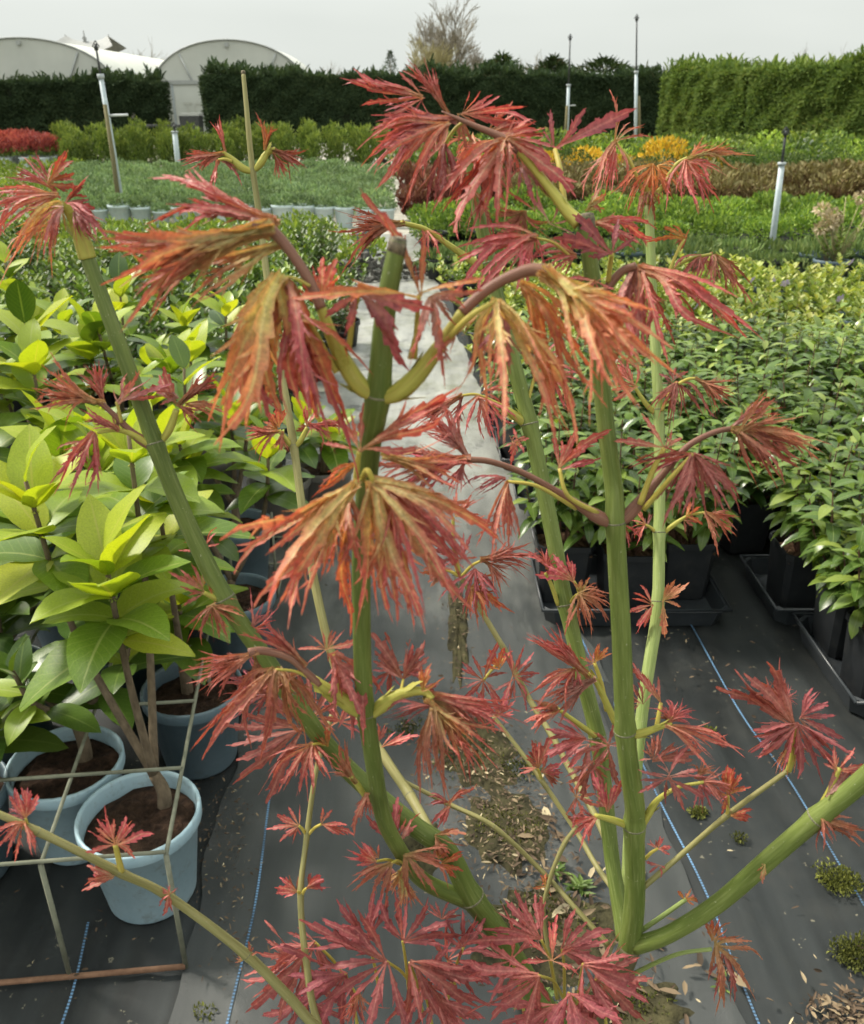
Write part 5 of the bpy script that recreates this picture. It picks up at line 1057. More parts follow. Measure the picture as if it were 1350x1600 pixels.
# thick and thin stems: photo column, row, depth (m), width (px)
stem('trunk', [(985, 1478, .622, 42), (962, 1530, .642, 44), (930, 1600, .66, 46), (915, 1655, .67, 48)], 'bark', n=18, name='trunk', extra=[(Q.x, Q.y + .01, .6, .0175), (Q.x + .004, Q.y, .38, .018), (Q.x, Q.y, .20, .020)])
stem('S3', [(916, 338, .45, 28.6), (925, 430, .46, 29.4), (940, 600, .48, 30.2), (956, 740, .495, 31.1), (962, 815, .50, 32.8), (968, 950, .525, 33.6), (978, 1142, .56, 35.3), (990, 1250, .58, 36.1), (992, 1290, .59, 37.0), (991, 1400, .61, 38.6), (984, 1482, .625, 42.0)], 'stem', (4, 6, 8), 20, end_cut=True, label='thick upright green stem right of the middle')
stem('S1', [(621, 376, .335, 32.0), (604, 480, .345, 36.1), (590, 616, .36, 41.0), (578, 705, .38, 37.7), (569, 800, .405, 34.4), (565, 900, .43, 32.0), (565, 1000, .455, 31.2), (572, 1112, .485, 31.2), (584, 1195, .51, 30.3), (602, 1285, .55, 29.5), (632, 1340, .585, 27.9), (668, 1380, .61, 29.5), (738, 1411, .628, 31.2)], 'stem_front', (2, 7), 20, end_cut=True, label='nearest green stem with a cut top in the middle')
stem('S2', [(136, 398, .50, 27), (185, 535, .505, 28), (243, 692, .515, 30), (300, 835, .525, 31), (352, 935, .53, 32), (402, 1012, .54, 31), (452, 1082, .55, 31), (528, 1186, .575, 33), (640, 1286, .60, 36), (698, 1330, .612, 38), (738, 1402, .625, 41), (785, 1470, .635, 44), (845, 1565, .65, 46), (905, 1665, .668, 48)], 'stem_front', (2, 4, 6, 10), 20, label='green stem leaning to the left')
stem('S4', [(733, 215, .63, 18.0), (742, 300, .64, 22.1), (765, 410, .65, 24.6), (800, 560, .66, 26.2), (828, 662, .665, 27.1), (862, 830, .67, 27.1), (885, 945, .67, 27.1), (908, 1050, .67, 27.1), (934, 1152, .67, 27.9), (950, 1290, .66, 27.9), (962, 1380, .65, 27.9), (975, 1470, .635, 29.5)], 'stem', (2, 4, 6, 8), 16, label='green stem behind the thick one, leaning left')
stem('S5', [(1014, 318, .74, 16.1), (1018, 440, .74, 17.1), (1029, 640, .74, 18.1), (1030, 832, .735, 19.9), (1028, 940, .73, 20.9), (1016, 1030, .72, 21.8), (1000, 1140, .71, 21.8), (988, 1260, .69, 22.8), (980, 1400, .66, 24.7), (980, 1470, .64, 26.6)], 'stem_pale', (2, 3, 4), 14, label='slender pale green stem farthest right')
stem('S6', [(1480, 1090, .50, 42.2), (1412, 1160, .51, 40.5), (1340, 1226, .525, 38.7), (1276, 1278, .54, 37.0), (1205, 1340, .56, 35.2), (1120, 1412, .585, 33.4), (1046, 1460, .605, 31.7), (992, 1477, .62, 33.4)], 'stem', (3,), 18, label='thick green branch arching out to the right')
stem('S9', [(380, 112, .80, 8.3), (387, 190, .80, 10.1), (395, 266, .80, 11.0), (408, 360, .80, 12.0), (430, 525, .79, 12.9), (459, 697, .77, 13.8), (482, 860, .75, 14.7), (512, 1000, .73, 15.6), (548, 1100, .71, 16.6), (604, 1188, .68, 17.5), (640, 1243, .66, 17.5), (672, 1298, .63, 18.4)], 'stem_tan', (2, 5, 10), 12, end_cut=True, label='thin tan stem rising on the left with a cut top')
stem('S7', [(-60, 1246, .48, 13), (60, 1300, .49, 15), (185, 1362, .51, 16), (262, 1400, .525, 16), (385, 1492, .55, 18), (450, 1556, .57, 19), (510, 1618, .58, 20), (640, 1700, .62, 22), (860, 1760, .67, 24)], 'stem_tan', (1, 2, 3, 4), 12, name='branch')
stem('S8', [(524, 1100, .66, 9), (510, 1145, .65, 9), (494, 1205, .64, 9), (480, 1302, .63, 10), (470, 1396, .62, 11), (478, 1500, .61, 13), (498, 1600, .61, 14), (560, 1720, .63, 16), (800, 1800, .67, 18)], 'stem_tan', (3, 4), 10, name='branch')
stem('S10', [(716, 893, .80, 9), (741, 936, .80, 9), (788, 1016, .79, 10), (829, 1095, .77, 10), (865, 1155, .75, 11), (896, 1212, .73, 12), (946, 1310, .69, 13), (968, 1400, .65, 14)], 'stem_tan', (2, 4), 10, name='branch')
stem('S11', [(770, 1118, .74, 7), (812, 1172, .73, 8), (846, 1219, .72, 9), (899, 1297, .70, 9), (930, 1350, .67, 10), (960, 1392, .65, 11)], 'stem_tan', (2,), 10, name='branch')
stem('S12', [(618, 1214, .68, 7), (700, 1256, .68, 8), (772, 1292, .67, 9), (850, 1365, .665, 9), (900, 1420, .655, 10), (952, 1478, .645, 11)], 'stem_tan', (1, 2), 10, name='branch')
stem('S13', [(1232, 1203, .57, 9), (1135, 1275, .585, 10), (1050, 1348, .60, 10), (996, 1394, .61, 11)], 'stem_tan', (1,), 10, name='branch')
stem('S14', [(1072, 1405, .61, 8), (1040, 1428, .615, 9), (990, 1462, .625, 10)], 'stem_pale', (), 8, name='branch')
stem('S15', [(1112, 1483, .60, 8), (1055, 1492, .61, 8), (990, 1522, .63, 9), (950, 1550, .645, 10)], 'stem_pale', (), 8, name='branch')
stem('S16', [(902, 1290, .66, 7), (880, 1322, .66, 8), (858, 1378, .66, 8), (850, 1440, .66, 8), (872, 1560, .66, 9)], 'stem_tan', (1,), 8, name='branch')

def lobe(b, P0, P1, P2, nrm, hw, ns, serr, fold, r_, twist=0.0, mi=0, bw=0.28, spurs=0, pk=0.8, per=3, wob=0.035):
    t = np.linspace(0, 1, ns + 1)[:, None]
    C = (1 - t) ** 2 * P0 + 2 * t * (1 - t) * P1 + t * t * P2
    L = np.linalg.norm(P2 - P0)
    # a small hook at the tip and a lazy wander on the way
    w1, w2 = r_.normal(size=3), r_.normal(size=3)
    C = C + w1 * L * wob * np.sin(t * 5.2 + r_.random() * 3) * t + w2 * L * 0.10 * np.maximum(0, t - 0.72) ** 1.4
    T = np.gradient(C, axis=0); T = unit(T)
    X = unit(np.cross(T, nrm)); Nn = unit(np.cross(X, T)); a = (twist * t)
    X2 = X * np.cos(a) + Nn * np.sin(a); N2 = Nn * np.cos(a) - X * np.sin(a)
    tt = t[:, 0]; prof = hw * np.maximum(bw * (1 - tt) ** 1.5, np.abs(np.sin(np.pi * np.clip(tt, 0, 1) ** pk)) ** 1.0); prof[-1] = hw * 0.02
    ph_ = r_.integers(per); q_ = (np.arange(ns + 1) + ph_) % per / (per - 1.0); saw = 1 + serr * (2 * q_ - 1) * (0.35 + tt); saw = saw * r_.uniform(0.88, 1.12, ns + 1); saw2 = np.roll(saw, 1) if r_.random() < .5 else saw * r_.uniform(0.9, 1.1, ns + 1)
    adv = (T * (L / ns * 0.8)) * q_[:, None]; adv[-1] = 0; adv[0] = 0
    Lf = C + X2 * (prof * saw)[:, None] + N2 * (prof * fold * r_.uniform(.75, 1.25, ns + 1))[:, None] + adv
    Rt = C - X2 * (prof * saw2)[:, None] + N2 * (prof * fold * r_.uniform(.75, 1.25, ns + 1))[:, None] + adv
    V = np.stack([Lf, C, Rt], 1).reshape(-1, 3); UV = np.zeros((ns + 1, 3, 2)); UV[:, 0, 0] = 0; UV[:, 1, 0] = .5; UV[:, 2, 0] = 1; UV[:, :, 1] = t
    Fc = []
    for i in range(ns):
        q = 3 * i; Fc += [(q, q + 1, q + 4, q + 3), (q + 1, q + 2, q + 5, q + 4)]
    b.add(V, Fc, UV.reshape(-1, 2), mi)
    # long teeth: thin side points that leave the margin and run forward
    for _ in range(spurs):
        i = int(r_.uniform(0.30, 0.86) * ns); sd = 1 if r_.random() < .5 else -1; Ls = L * r_.uniform(0.12, 0.30) * (1.2 - tt[i]); p0 = C[i] + X2[i] * sd * prof[i] * 0.45
        dv = unit(T[i] + X2[i] * sd * r_.uniform(0.25, 0.6) + N2[i] * r_.normal() * 0.35); e = p0 + dv * Ls + r_.normal(size=3) * Ls * 0.12; tq = np.array([0, .35, .7, 1.0])[:, None]
        m_ = (p0 + e) / 2 + T[i] * Ls * 0.12; cc = (1 - tq) ** 2 * p0 + 2 * tq * (1 - tq) * m_ + tq * tq * e; ww = (hw * 0.34 * np.array([1.0, 0.8, 0.45, 0.05]))[:, None]
        xs = unit(np.cross(dv, N2[i])); Vq = np.stack([cc + xs * ww, cc + N2[i] * ww * -0.3, cc - xs * ww], 1).reshape(-1, 3); uq = np.zeros((4, 3, 2)); uq[:, 0, 0] = .12; uq[:, 1, 0] = .4; uq[:, 2, 0] = .88; uq[:, :, 1] = np.minimum(1, tt[i] + tq * 0.25)
        b.add(Vq, [f for q in (0, 3, 6) for f in ((q, q + 1, q + 4, q + 3), (q + 1, q + 2, q + 5, q + 4))], uq.reshape(-1, 2), mi)
def shoot(sk, pts, d0, d1, m='shoot', n=10, bud=True):
    """a young side shoot: photo column, row, width; swollen foot with bud scales"""
    k = len(pts); W_ = [tuple(rel(P(x, y, d0 + (d1 - d0) * i / (k - 1)))) + (w / 2 / F_PX * (d0 + (d1 - d0) * i / (k - 1)),) for i, (x, y, w) in enumerate(pts)]
    C = spline(W_, 7); sh = MB().tube(C[:, :3], C[:, 3], n); r_ = np.random.default_rng(int(pts[0][0]) * 7 + int(pts[0][1]))
    if m == 'shoot' and k > 3:                      # papery bud scales and a pair of stipule points at the foot
        r0 = C[7, 3]
        for q in range(3):
            i = int(r_.integers(3, 15)); i = min(i, len(C) - 3); t_ = unit(C[i + 1, :3] - C[i, :3]); sd = unit(np.cross(t_, unit(r_.normal(size=3)))); lobe(sh, C[i, :3] + sd * C[i, 3] * 0.7, C[i, :3] + sd * C[i, 3] * 1.15 + t_ * r0 * 1.5, C[i, :3] + sd * C[i, 3] * r_.uniform(1.0, 1.9) + t_ * r0 * r_.uniform(2.5, 4.5), sd, r0 * 0.55, 6, 0.1, -0.3, r_)
    o = ob('shoot', sh.mesh('shoot', M[m]), STEM[sk])
    return o
STY = dict(open=dict(n=7, hw=0.125, serr=0.32, fold=0.28, bow=0.03, dz=0.36, ns=20, jit=0.07, sp=3, k=0.70, m=1.15, bw=0.24, pk=1.18, per=4, wob=0.035), droop=dict(n=7, hw=0.078, serr=0.30, fold=0.6, bow=0.20, dz=0.46, ns=20, jit=0.09, sp=6, k=0.47, m=1.5, bw=0.75, pk=0.86, per=3, wob=0.06),
           bundle=dict(n=10, hw=0.050, serr=0.30, fold=0.7, bow=0.05, dz=0.30, ns=20, jit=0.10, sp=5, k=0.50, m=1.8, bw=1.15, pk=0.80, per=3, wob=0.05), star=dict(n=5, hw=0.13, serr=0.35, fold=0.4, bow=0.06, dz=0.42, ns=12, jit=0.16, sp=2, k=0.86, m=1.3, bw=0.3, pk=1.05, per=3, wob=0.05))
CNT = 0
def leaf(sk, bx, by, d, tips, kind='red', style='droop', pet=None, n=None, hw=None, dd=0.0, exact=False, petw=5.0, bow=None, comp=True):
    """one maple leaf: base at photo pixel bx, by at depth d; tips = lobe tips in the photo"""
    global CNT; CNT += 1; r_ = np.random.default_rng(1000 + CNT); st = STY[style]; n = n or st['n']; n = n if exact else int(round(n * st['m']))
    B = np.array(P(bx, by, d)); v = (1.16 if by > 1430 else 1.06) * np.array([(x - bx, y - by) for x, y in tips], dtype=float)
    ang = np.arctan2(v[:, 1], v[:, 0]); mean = math.atan2(np.sin(ang).mean(), np.cos(ang).mean()); ang = (ang - mean + math.pi) % (2 * math.pi) - math.pi; ln = np.hypot(v[:, 0], v[:, 1])
    o_ = np.argsort(ang); ang, ln = ang[o_], ln[o_]
    if not exact and len(ang) < n:
        k = np.linspace(0, len(ang) - 1, n); i0 = np.minimum(k.astype(int), len(ang) - 2); f = k - i0
        ang = ang[i0] * (1 - f) + ang[i0 + 1] * f + r_.normal(size=n) * st['jit'] * 1.4; ln = (ln[i0] * (1 - f) + ln[i0 + 1] * f) * r_.uniform(0.98, 1.18, n) * (1 - 0.06 * np.abs(np.sin(np.pi * f)))
    b = MB(); Lm = ln.mean() / F_PX * d; up = np.array([0, 0, 1.0]); cam_ = unit(np.array(CAM) - B); ax = np.array([math.cos(mean), math.sin(mean)]) * ln.mean()
    Ax = np.array(P(bx + ax[0], by + ax[1], d + dd)) - B; npet = None
    tips3 = [np.array(P(bx + math.cos(a + mean) * l, by + math.sin(a + mean) * l, d + dd + r_.normal() * st['dz'] * 0.5 * l / F_PX * d)) for a, l in zip(ang, ln)]
    for i, T3 in enumerate(tips3):
        L = np.linalg.norm(T3 - B); bw = st['bow'] if bow is None else bow
        if style == 'bundle': ctl = B + 0.45 * Ax + 0.12 * (T3 - B) + up * bw * L + r_.normal(size=3) * 0.03 * L
        else: ctl = B + 0.5 * (T3 - B) + up * bw * L + cam_ * (0.10 * L * r_.normal()) + r_.normal(size=3) * 0.04 * L
        nr = unit(cam_ * 0.75 + up * 0.35 + r_.normal(size=3) * 0.35)
        off = r_.normal(size=3) * (0.012 * Lm)
        lobe(b, B + off, ctl, T3, nr, (hw or st['hw']) * st['k'] * (0.84 if by > 1430 else 1.0) * L * r_.uniform(0.85, 1.15), st['ns'], st['serr'], st['fold'] * r_.uniform(0.5, 1.3) * (1 if r_.random() < .75 else -1), r_, r_.normal() * 1.0, bw=st['bw'], spurs=st['sp'], pk=st['pk'], per=st['per'], wob=st['wob'])
    if pet is not None:
        p0 = np.array(P(pet[0], pet[1], pet[2] if len(pet) > 2 else d + 0.006)); mid = (p0 + B) / 2 + up * 0.10 * np.linalg.norm(B - p0) if len(pet) < 5 else np.array(P(pet[3], pet[4], d))
        rr_ = petw / 2 / F_PX * d; b.tube(spline([p0, mid, B], 6), np.linspace(rr_ * 1.15, rr_ * 0.85, 13), 7, mi=1)
    V = np.concatenate(b.V) - B
    me = mk('leaf', V, b.F, np.concatenate(b.UV), [M[kind], M['petiole']], b.MI); o = ob('leaf', me, STEM[sk], Vector(B) - ROOT)
    # young leaves come in pairs and tufts: many have a smaller companion at the same node
    if comp and not exact and d > 0.42 and by > 120 and by < 1420 and len(tips) >= 3 and r_.random() < (0.75 if by > 600 else 0.5):
        a_ = r_.choice([-1, 1]) * r_.uniform(0.45, 1.3); k_ = r_.uniform(0.5, 0.85); ca, sa = math.cos(a_) * k_, math.sin(a_) * k_; ox, oy = r_.normal() * 5, r_.normal() * 5
        leaf(sk, bx + ox, by + oy, d + r_.uniform(-0.004, 0.02), [(bx + ox + (x - bx) * ca - (y - by) * sa, by + oy + (x - bx) * sa + (y - by) * ca) for x, y in tips], r_.choice(['red', 'bronze', 'mauve', 'maroon', kind, kind]), style, None, n=max(4, n * 2 // 3), hw=hw, comp=False)
    return o

# --- S1, upper pair of shoots (nearest the camera)
shoot('S1', [(584, 618, 22), (562, 602, 29), (538, 566, 27), (517, 522, 20), (502, 480, 16)], .36, .345)
shoot('S1', [(502, 482, 18), (484, 440, 17), (450, 388, 17), (420, 358, 20), (392, 352, 24)], .345, .335, 'shoot_purple')
leaf('S1', 425, 356, .335, [(198, 396), (186, 425), (190, 445), (196, 468), (232, 478), (260, 420), (205, 372)], 'olive', 'bundle', n=13, hw=.062, dd=-.01)
leaf('S1', 432, 350, .345, [(232, 289), (276, 329), (300, 322), (345, 316)], 'red', 'bundle', n=6, hw=.06, dd=.02)
leaf('S1', 440, 380, .34, [(300, 462), (310, 440), (345, 400), (330, 425)], 'olive', 'bundle', n=6, hw=.055)
leaf('S1', 437, 432, .335, [(328, 672), (338, 622), (396, 688), (402, 612), (376, 560), (452, 560), (470, 600)], 'olive', 'droop', (484, 447, .34), n=8, hw=.095)
leaf('S1', 446, 440, .338, [(505, 712), (478, 610), (455, 660), (492, 660)], 'red', 'droop', n=5, hw=.06)
leaf('S1', 457, 494, .345, [(518, 556), (500, 640), (560, 646), (482, 600), (470, 560)], 'orange', 'droop', (526, 582, .352, 480, 500), n=6, hw=.12, petw=9)
leaf('S1', 500, 476, .35, [(506, 394), (487, 424), (524, 436), (470, 450)], 'orange', 'open', n=5, hw=.13)
leaf('S1', 655, 463, .335, [(466, 469), (762, 437)], 'orange', 'open', (648, 560, .355), n=2, hw=.07, exact=True, petw=8, bow=.09)
leaf('S1', 656, 462, .334, [(578, 290), (660, 366), (645, 400)], 'orange', 'open', n=3, hw=.065, exact=True, bow=-.10)
leaf('S1', 561, 458, .33, [(518, 492), (655, 497), (628, 566), (600, 520), (545, 480)], 'mauve', 'open', (545, 545, .352), n=6, hw=.13, petw=9, bow=.08)
leaf('S1', 672, 466, .335, [(665, 560), (684, 586), (702, 536), (716, 482), (745, 470)], 'mauve', 'droop', (640, 560, .35), n=6, hw=.12, petw=7)
shoot('S1', [(598, 622, 22), (624, 612, 30), (655, 583, 28), (690, 536, 21), (722, 488, 16)], .36, .342)
shoot('S1', [(722, 488, 18), (752, 460, 17), (785, 438, 17), (828, 422, 20), (858, 426, 24)], .342, .335, 'shoot_purple')
leaf('S1', 848, 424, .335, [(1004, 578), (985, 606), (960, 596), (932, 582), (998, 545), (905, 520), (972, 500)], 'olive', 'bundle', n=14, hw=.07, bow=.16, dd=-.01)
leaf('S1', 815, 440, .345, [(902, 592), (918, 606), (872, 622), (890, 560), (930, 570)], 'orange', 'droop', n=6, hw=.055)
leaf('S1', 776, 470, .33, [(687, 582), (739, 622), (780, 612), (850, 690), (878, 682), (906, 674), (840, 570)], 'olive', 'droop', (668, 568, .35, 728, 500), n=8, hw=.062, petw=10)
leaf('S1', 782, 478, .34, [(770, 600), (800, 560), (742, 560)], 'mauve', 'droop', n=4, hw=.09)
# --- S1, single leaves round the middle of the stem
leaf('S1', 561, 706, .365, [(726, 630), (705, 652), (640, 690), (535, 650), (515, 688), (552, 640)], 'red', 'open', (556, 752, .375), n=7, hw=.085, petw=9, bow=.05)
leaf('S1', 598, 712, .39, [(732, 756), (720, 735), (690, 770), (660, 745), (700, 700)], 'olive', 'bundle', n=8, hw=.05)
leaf('S1', 556, 757, .36, [(382, 908), (406, 938), (474, 978), (497, 950), (414, 850), (440, 905), (450, 830)], 'olive', 'droop', (572, 752, .375), n=9, hw=.085, bow=.10, dd=-.01)
leaf('S1', 583, 751, .36, [(592, 956), (616, 944), (640, 940), (682, 955), (757, 884), (735, 830), (560, 900)], 'olive', 'droop', (566, 748, .375, 574, 735), n=9, hw=.08, bow=.12, petw=10)
leaf('S1', 590, 755, .37, [(660, 930), (700, 900), (720, 860), (640, 900)], 'red', 'droop', n=6, hw=.06, bow=.14)
leaf('S1', 540, 800, .385, [(528, 1000), (545, 960), (500, 900)], 'orange', 'droop', n=3, hw=.075, exact=True)
leaf('S1', 545, 780, .39, [(560, 900), (520, 880), (575, 860)], 'red', 'droop', n=4, hw=.10)
leaf('S1', 560, 725, .395, [(500, 760), (515, 735), (510, 790)], 'orange', 'droop', n=4, hw=.08)
# --- S1, lower pair
shoot('S1', [(562, 1114, 18), (545, 1100, 26), (522, 1084, 20), (490, 1062, 15)], .485, .475)
shoot('S1', [(500, 1070, 12), (478, 1050, 12), (452, 1028, 12), (412, 1017, 13), (388, 1020, 15)], .475, .465, 'shoot_purple')
leaf('S1', 402, 1018, .465, [(303, 1060), (318, 1084), (345, 1080), (312, 1016), (330, 1040), (360, 1050)], 'bronze', 'bundle', n=12, hw=.05)
leaf('S1', 478, 1040, .47, [(410, 962), (395, 985), (430, 985), (420, 1000)], 'red', 'bundle', n=6, hw=.055)
leaf('S1', 430, 1046, .465, [(352, 1184), (380, 1190), (355, 1106), (400, 1150), (420, 1130)], 'bronze', 'droop', (490, 1062, .475), n=7, hw=.08)
leaf('S1', 522, 1022, .47, [(582, 1112), (570, 1154), (530, 1066), (545, 1090)], 'maroon', 'droop', (530, 1084, .478), n=5, hw=.11)
leaf('S1', 510, 1015, .50, [(470, 1000), (480, 1035), (560, 1000), (535, 990), (500, 985)], 'red', 'open', n=6, hw=.10)
shoot('S1', [(582, 1116, 16), (600, 1100, 24), (628, 1084, 18), (660, 1080, 13), (676, 1092, 10)], .485, .475)
leaf('S1', 668, 1092, .475, [(763, 1184), (730, 1208), (748, 1200), (740, 1160), (715, 1150)], 'olive', 'bundle', n=9, hw=.055)
leaf('S1', 672, 1086, .478, [(798, 1112), (795, 1132), (770, 1105), (740, 1120), (752, 1100)], 'red', 'bundle', n=7, hw=.06)
leaf('S1', 675, 1106, .472, [(662, 1244), (675, 1258), (690, 1180), (668, 1200)], 'bronze', 'droop', n=5, hw=.06)
leaf('S1', 660, 1080, .475, [(672, 1044), (662, 1052), (690, 1062)], 'orange', 'star', n=4, hw=.12)
leaf('S1', 630, 1062, .49, [(581, 1000), (592, 1040), (664, 1014), (650, 1034), (622, 996)], 'maroon', 'open', (626, 1088, .48), n=7, hw=.12)
leaf('S1', 610, 1050, .50, [(585, 1080), (600, 1090), (640, 1060), (590, 1040)], 'red', 'droop', n=5, hw=.11)
# --- S1/S2, low clusters
leaf('S2', 470, 1138, .56, [(370, 1208), (392, 1224), (404, 1234), (352, 1118), (405, 1118), (430, 1090), (372, 1160)], 'maroon', 'open', (510, 1165, .565), n=8, hw=.075)
leaf('S2', 486, 1164, .555, [(419, 1228), (458, 1228), (481, 1242), (430, 1190), (500, 1220)], 'red', 'droop', (512, 1165, .565), n=7, hw=.09)
leaf('S2', 490, 1120, .57, [(440, 1070), (470, 1060), (420, 1110), (540, 1090), (520, 1060)], 'maroon', 'open', n=7, hw=.09)
leaf('S2', 530, 1128, .60, [(575, 1110), (560, 1145), (519, 1097), (500, 1110)], 'red', 'open', n=6, hw=.10)
leaf('S2', 512, 1166, .558, [(490, 1150), (500, 1132), (520, 1140)], 'orange', 'star', n=4)
leaf('S2', 420, 1085, .575, [(352, 1075), (366, 1110), (380, 1060), (400, 1130)], 'maroon', 'droop', n=6, hw=.08)
shoot('S1', [(572, 1248, 8), (560, 1228, 10), (548, 1212, 9)], .53, .52)
leaf('S1', 556, 1224, .52, [(520, 1202), (530, 1180), (545, 1160), (538, 1214)], 'bronze', 'bundle', n=7, hw=.07)
leaf('S1', 574, 1238, .52, [(548, 1292), (560, 1276), (580, 1270)], 'red', 'droop', n=4, hw=.12)
leaf('S9', 596, 1168, .66, [(648, 1142), (640, 1158), (615, 1148)], 'red', 'open', n=4, hw=.10)
leaf('S12', 700, 1256, .665, [(738, 1234), (722, 1240)], 'red', 'droop', n=3, hw=.13)
leaf('S12', 702, 1260, .665, [(674, 1284), (690, 1290), (700, 1285)], 'red', 'droop', n=4, hw=.13)
# --- S8 pairs of little leaves
leaf('S8', 467, 1290, .625, [(426, 1290), (440, 1272), (464, 1262), (460, 1316)], 'red', 'open', (478, 1304, .63), n=6, hw=.12)
leaf('S8', 502, 1288, .625, [(546, 1301), (535, 1282), (505, 1265), (530, 1296)], 'red', 'open', (482, 1304, .63), n=6, hw=.12)
leaf('S8', 464, 1393, .615, [(430, 1394), (440, 1378), (452, 1374), (445, 1402)], 'red', 'star', (470, 1398, .62), n=5)
leaf('S8', 479, 1388, .615, [(510, 1390), (492, 1367), (503, 1376)], 'red', 'star', (472, 1398, .62), n=5)
# --- cluster at the foot of S1
leaf('S1', 614, 1316, .565, [(586, 1276), (600, 1285), (618, 1246), (628, 1270)], 'maroon', 'open', (622, 1345, .585), n=6, hw=.11)
leaf('S1', 588, 1346, .565, [(542, 1338), (558, 1318), (560, 1352), (575, 1322)], 'red', 'open', (625, 1350, .585), n=6, hw=.13)
leaf('S1', 610, 1350, .56, [(550, 1380), (561, 1400), (610, 1406), (580, 1368)], 'bronze', 'droop', (632, 1350, .585), n=7, hw=.10)
leaf('S1', 634, 1336, .56, [(644, 1406), (690, 1395), (702, 1348), (665, 1380), (680, 1330)], 'bronze', 'droop', n=7, hw=.09)
leaf('S1', 625, 1360, .57, [(620, 1420), (640, 1410), (655, 1415)], 'olive', 'bundle', n=5, hw=.08)
leaf('S2', 680, 1306, .60, [(700, 1290), (720, 1312), (715, 1330), (690, 1330)], 'bronze', 'star', n=5)
leaf('S2', 690, 1348, .60, [(712, 1324), (720, 1350), (704, 1372)], 'orange', 'star', n=5)
# --- big open maroon leaves at the bottom
leaf('S2', 629, 1470, .60, [(600, 1410), (618, 1398), (661, 1406), (692, 1440), (740, 1446), (690, 1475), (600, 1450)], 'maroon', 'open', (640, 1560, .64), n=7, hw=.125)
leaf('S2', 604, 1502, .595, [(514, 1470), (487, 1446), (542, 1452), (560, 1430), (510, 1578), (572, 1602), (620, 1592), (530, 1520)], 'maroon', 'open', (655, 1560, .64), n=9, hw=.105)
leaf('S2', 640, 1504, .59, [(712, 1496), (740, 1560), (722, 1525), (626, 1592), (665, 1580), (700, 1590)], 'maroon', 'open', (660, 1580, .64), n=7, hw=.12)
leaf('S2', 492, 1472, .64, [(400, 1542), (426, 1506), (450, 1475), (440, 1530), (398, 1592), (522, 1524), (500, 1540), (470, 1450)], 'maroon', 'open', (560, 1560, .66), n=9, hw=.10)
leaf('S2', 724, 1480, .61, [(752, 1450), (692, 1474), (722, 1500), (738, 1430), (700, 1445)], 'maroon', 'open', (700, 1560, .64), n=6, hw=.13)
leaf('S2', 690, 1436, .615, [(666, 1424), (680, 1412), (706, 1416), (720, 1432)], 'maroon', 'open', n=5, hw=.14)
leaf('S2', 560, 1545, .60, [(530, 1580), (545, 1595), (590, 1580)], 'bronze', 'bundle', n=7, hw=.06)
leaf('S2', 680, 1560, .60, [(650, 1600), (690, 1610), (720, 1602), (740, 1590)], 'maroon', 'open', n=6, hw=.12)
leaf('S2', 480, 1560, .65, [(420, 1600), (450, 1612), (500, 1605), (530, 1590)], 'maroon', 'open', n=6, hw=.10)
leaf('trunk', 846, 1468, .575, [(800, 1406), (818, 1400), (858, 1414), (786, 1452), (745, 1474), (836, 1410)], 'maroon', 'open', (870, 1560, .63), n=7, hw=.11)
leaf('trunk', 878, 1484, .57, [(902, 1438), (926, 1462), (966, 1478), (930, 1500), (880, 1432)], 'maroon', 'open', (882, 1560, .63), n=6, hw=.13)
leaf('trunk', 842, 1524, .565, [(741, 1522), (736, 1574), (768, 1490), (804, 1602), (842, 1600), (780, 1540)], 'maroon', 'open', (885, 1570, .63), n=7, hw=.11)
leaf('trunk', 911, 1506, .565, [(1000, 1562), (960, 1598), (972, 1485), (890, 1520), (930, 1580), (985, 1530)], 'maroon', 'open', (900, 1580, .63), n=7, hw=.12)
leaf('trunk', 889, 1552, .56, [(848, 1604), (898, 1625), (942, 1606), (870, 1615), (960, 1560)], 'maroon', 'open', (905, 1610, .63), n=7, hw=.13)
leaf('trunk', 862, 1500, .568, [(870, 1440), (850, 1450), (900, 1520), (820, 1505)], 'red', 'open', n=5, hw=.12)
for (x_, y_, d_, tp) in ((575, 1470, .615, [(540, 1410), (575, 1400), (610, 1420), (510, 1440), (500, 1480)]), (540, 1520, .61, [(450, 1500), (470, 1560), (500, 1600), (560, 1600), (480, 1530)]), (660, 1540, .605, [(600, 1600), (650, 1620), (730, 1600), (745, 1550), (700, 1480)]), (700, 1500, .62, [(750, 1470), (770, 1520), (740, 1560), (660, 1450)]), (800, 1500, .59, [(750, 1440), (740, 1500), (770, 1560), (830, 1440), (860, 1560)]), (930, 1530, .58, [(990, 1500), (1010, 1550), (960, 1600), (900, 1600), (950, 1470)]), (870, 1570, .575, [(800, 1600), (840, 1625), (920, 1620), (950, 1590), (790, 1560)]), (470, 1500, .645, [(410, 1480), (400, 1540), (440, 1570), (520, 1560), (430, 1450)])):
    leaf('trunk' if x_ > 760 else 'S2', x_, y_, d_, tp, 'maroon', 'open', (x_ + 20, y_ + 90, d_ + .03), n=7, hw=.11)
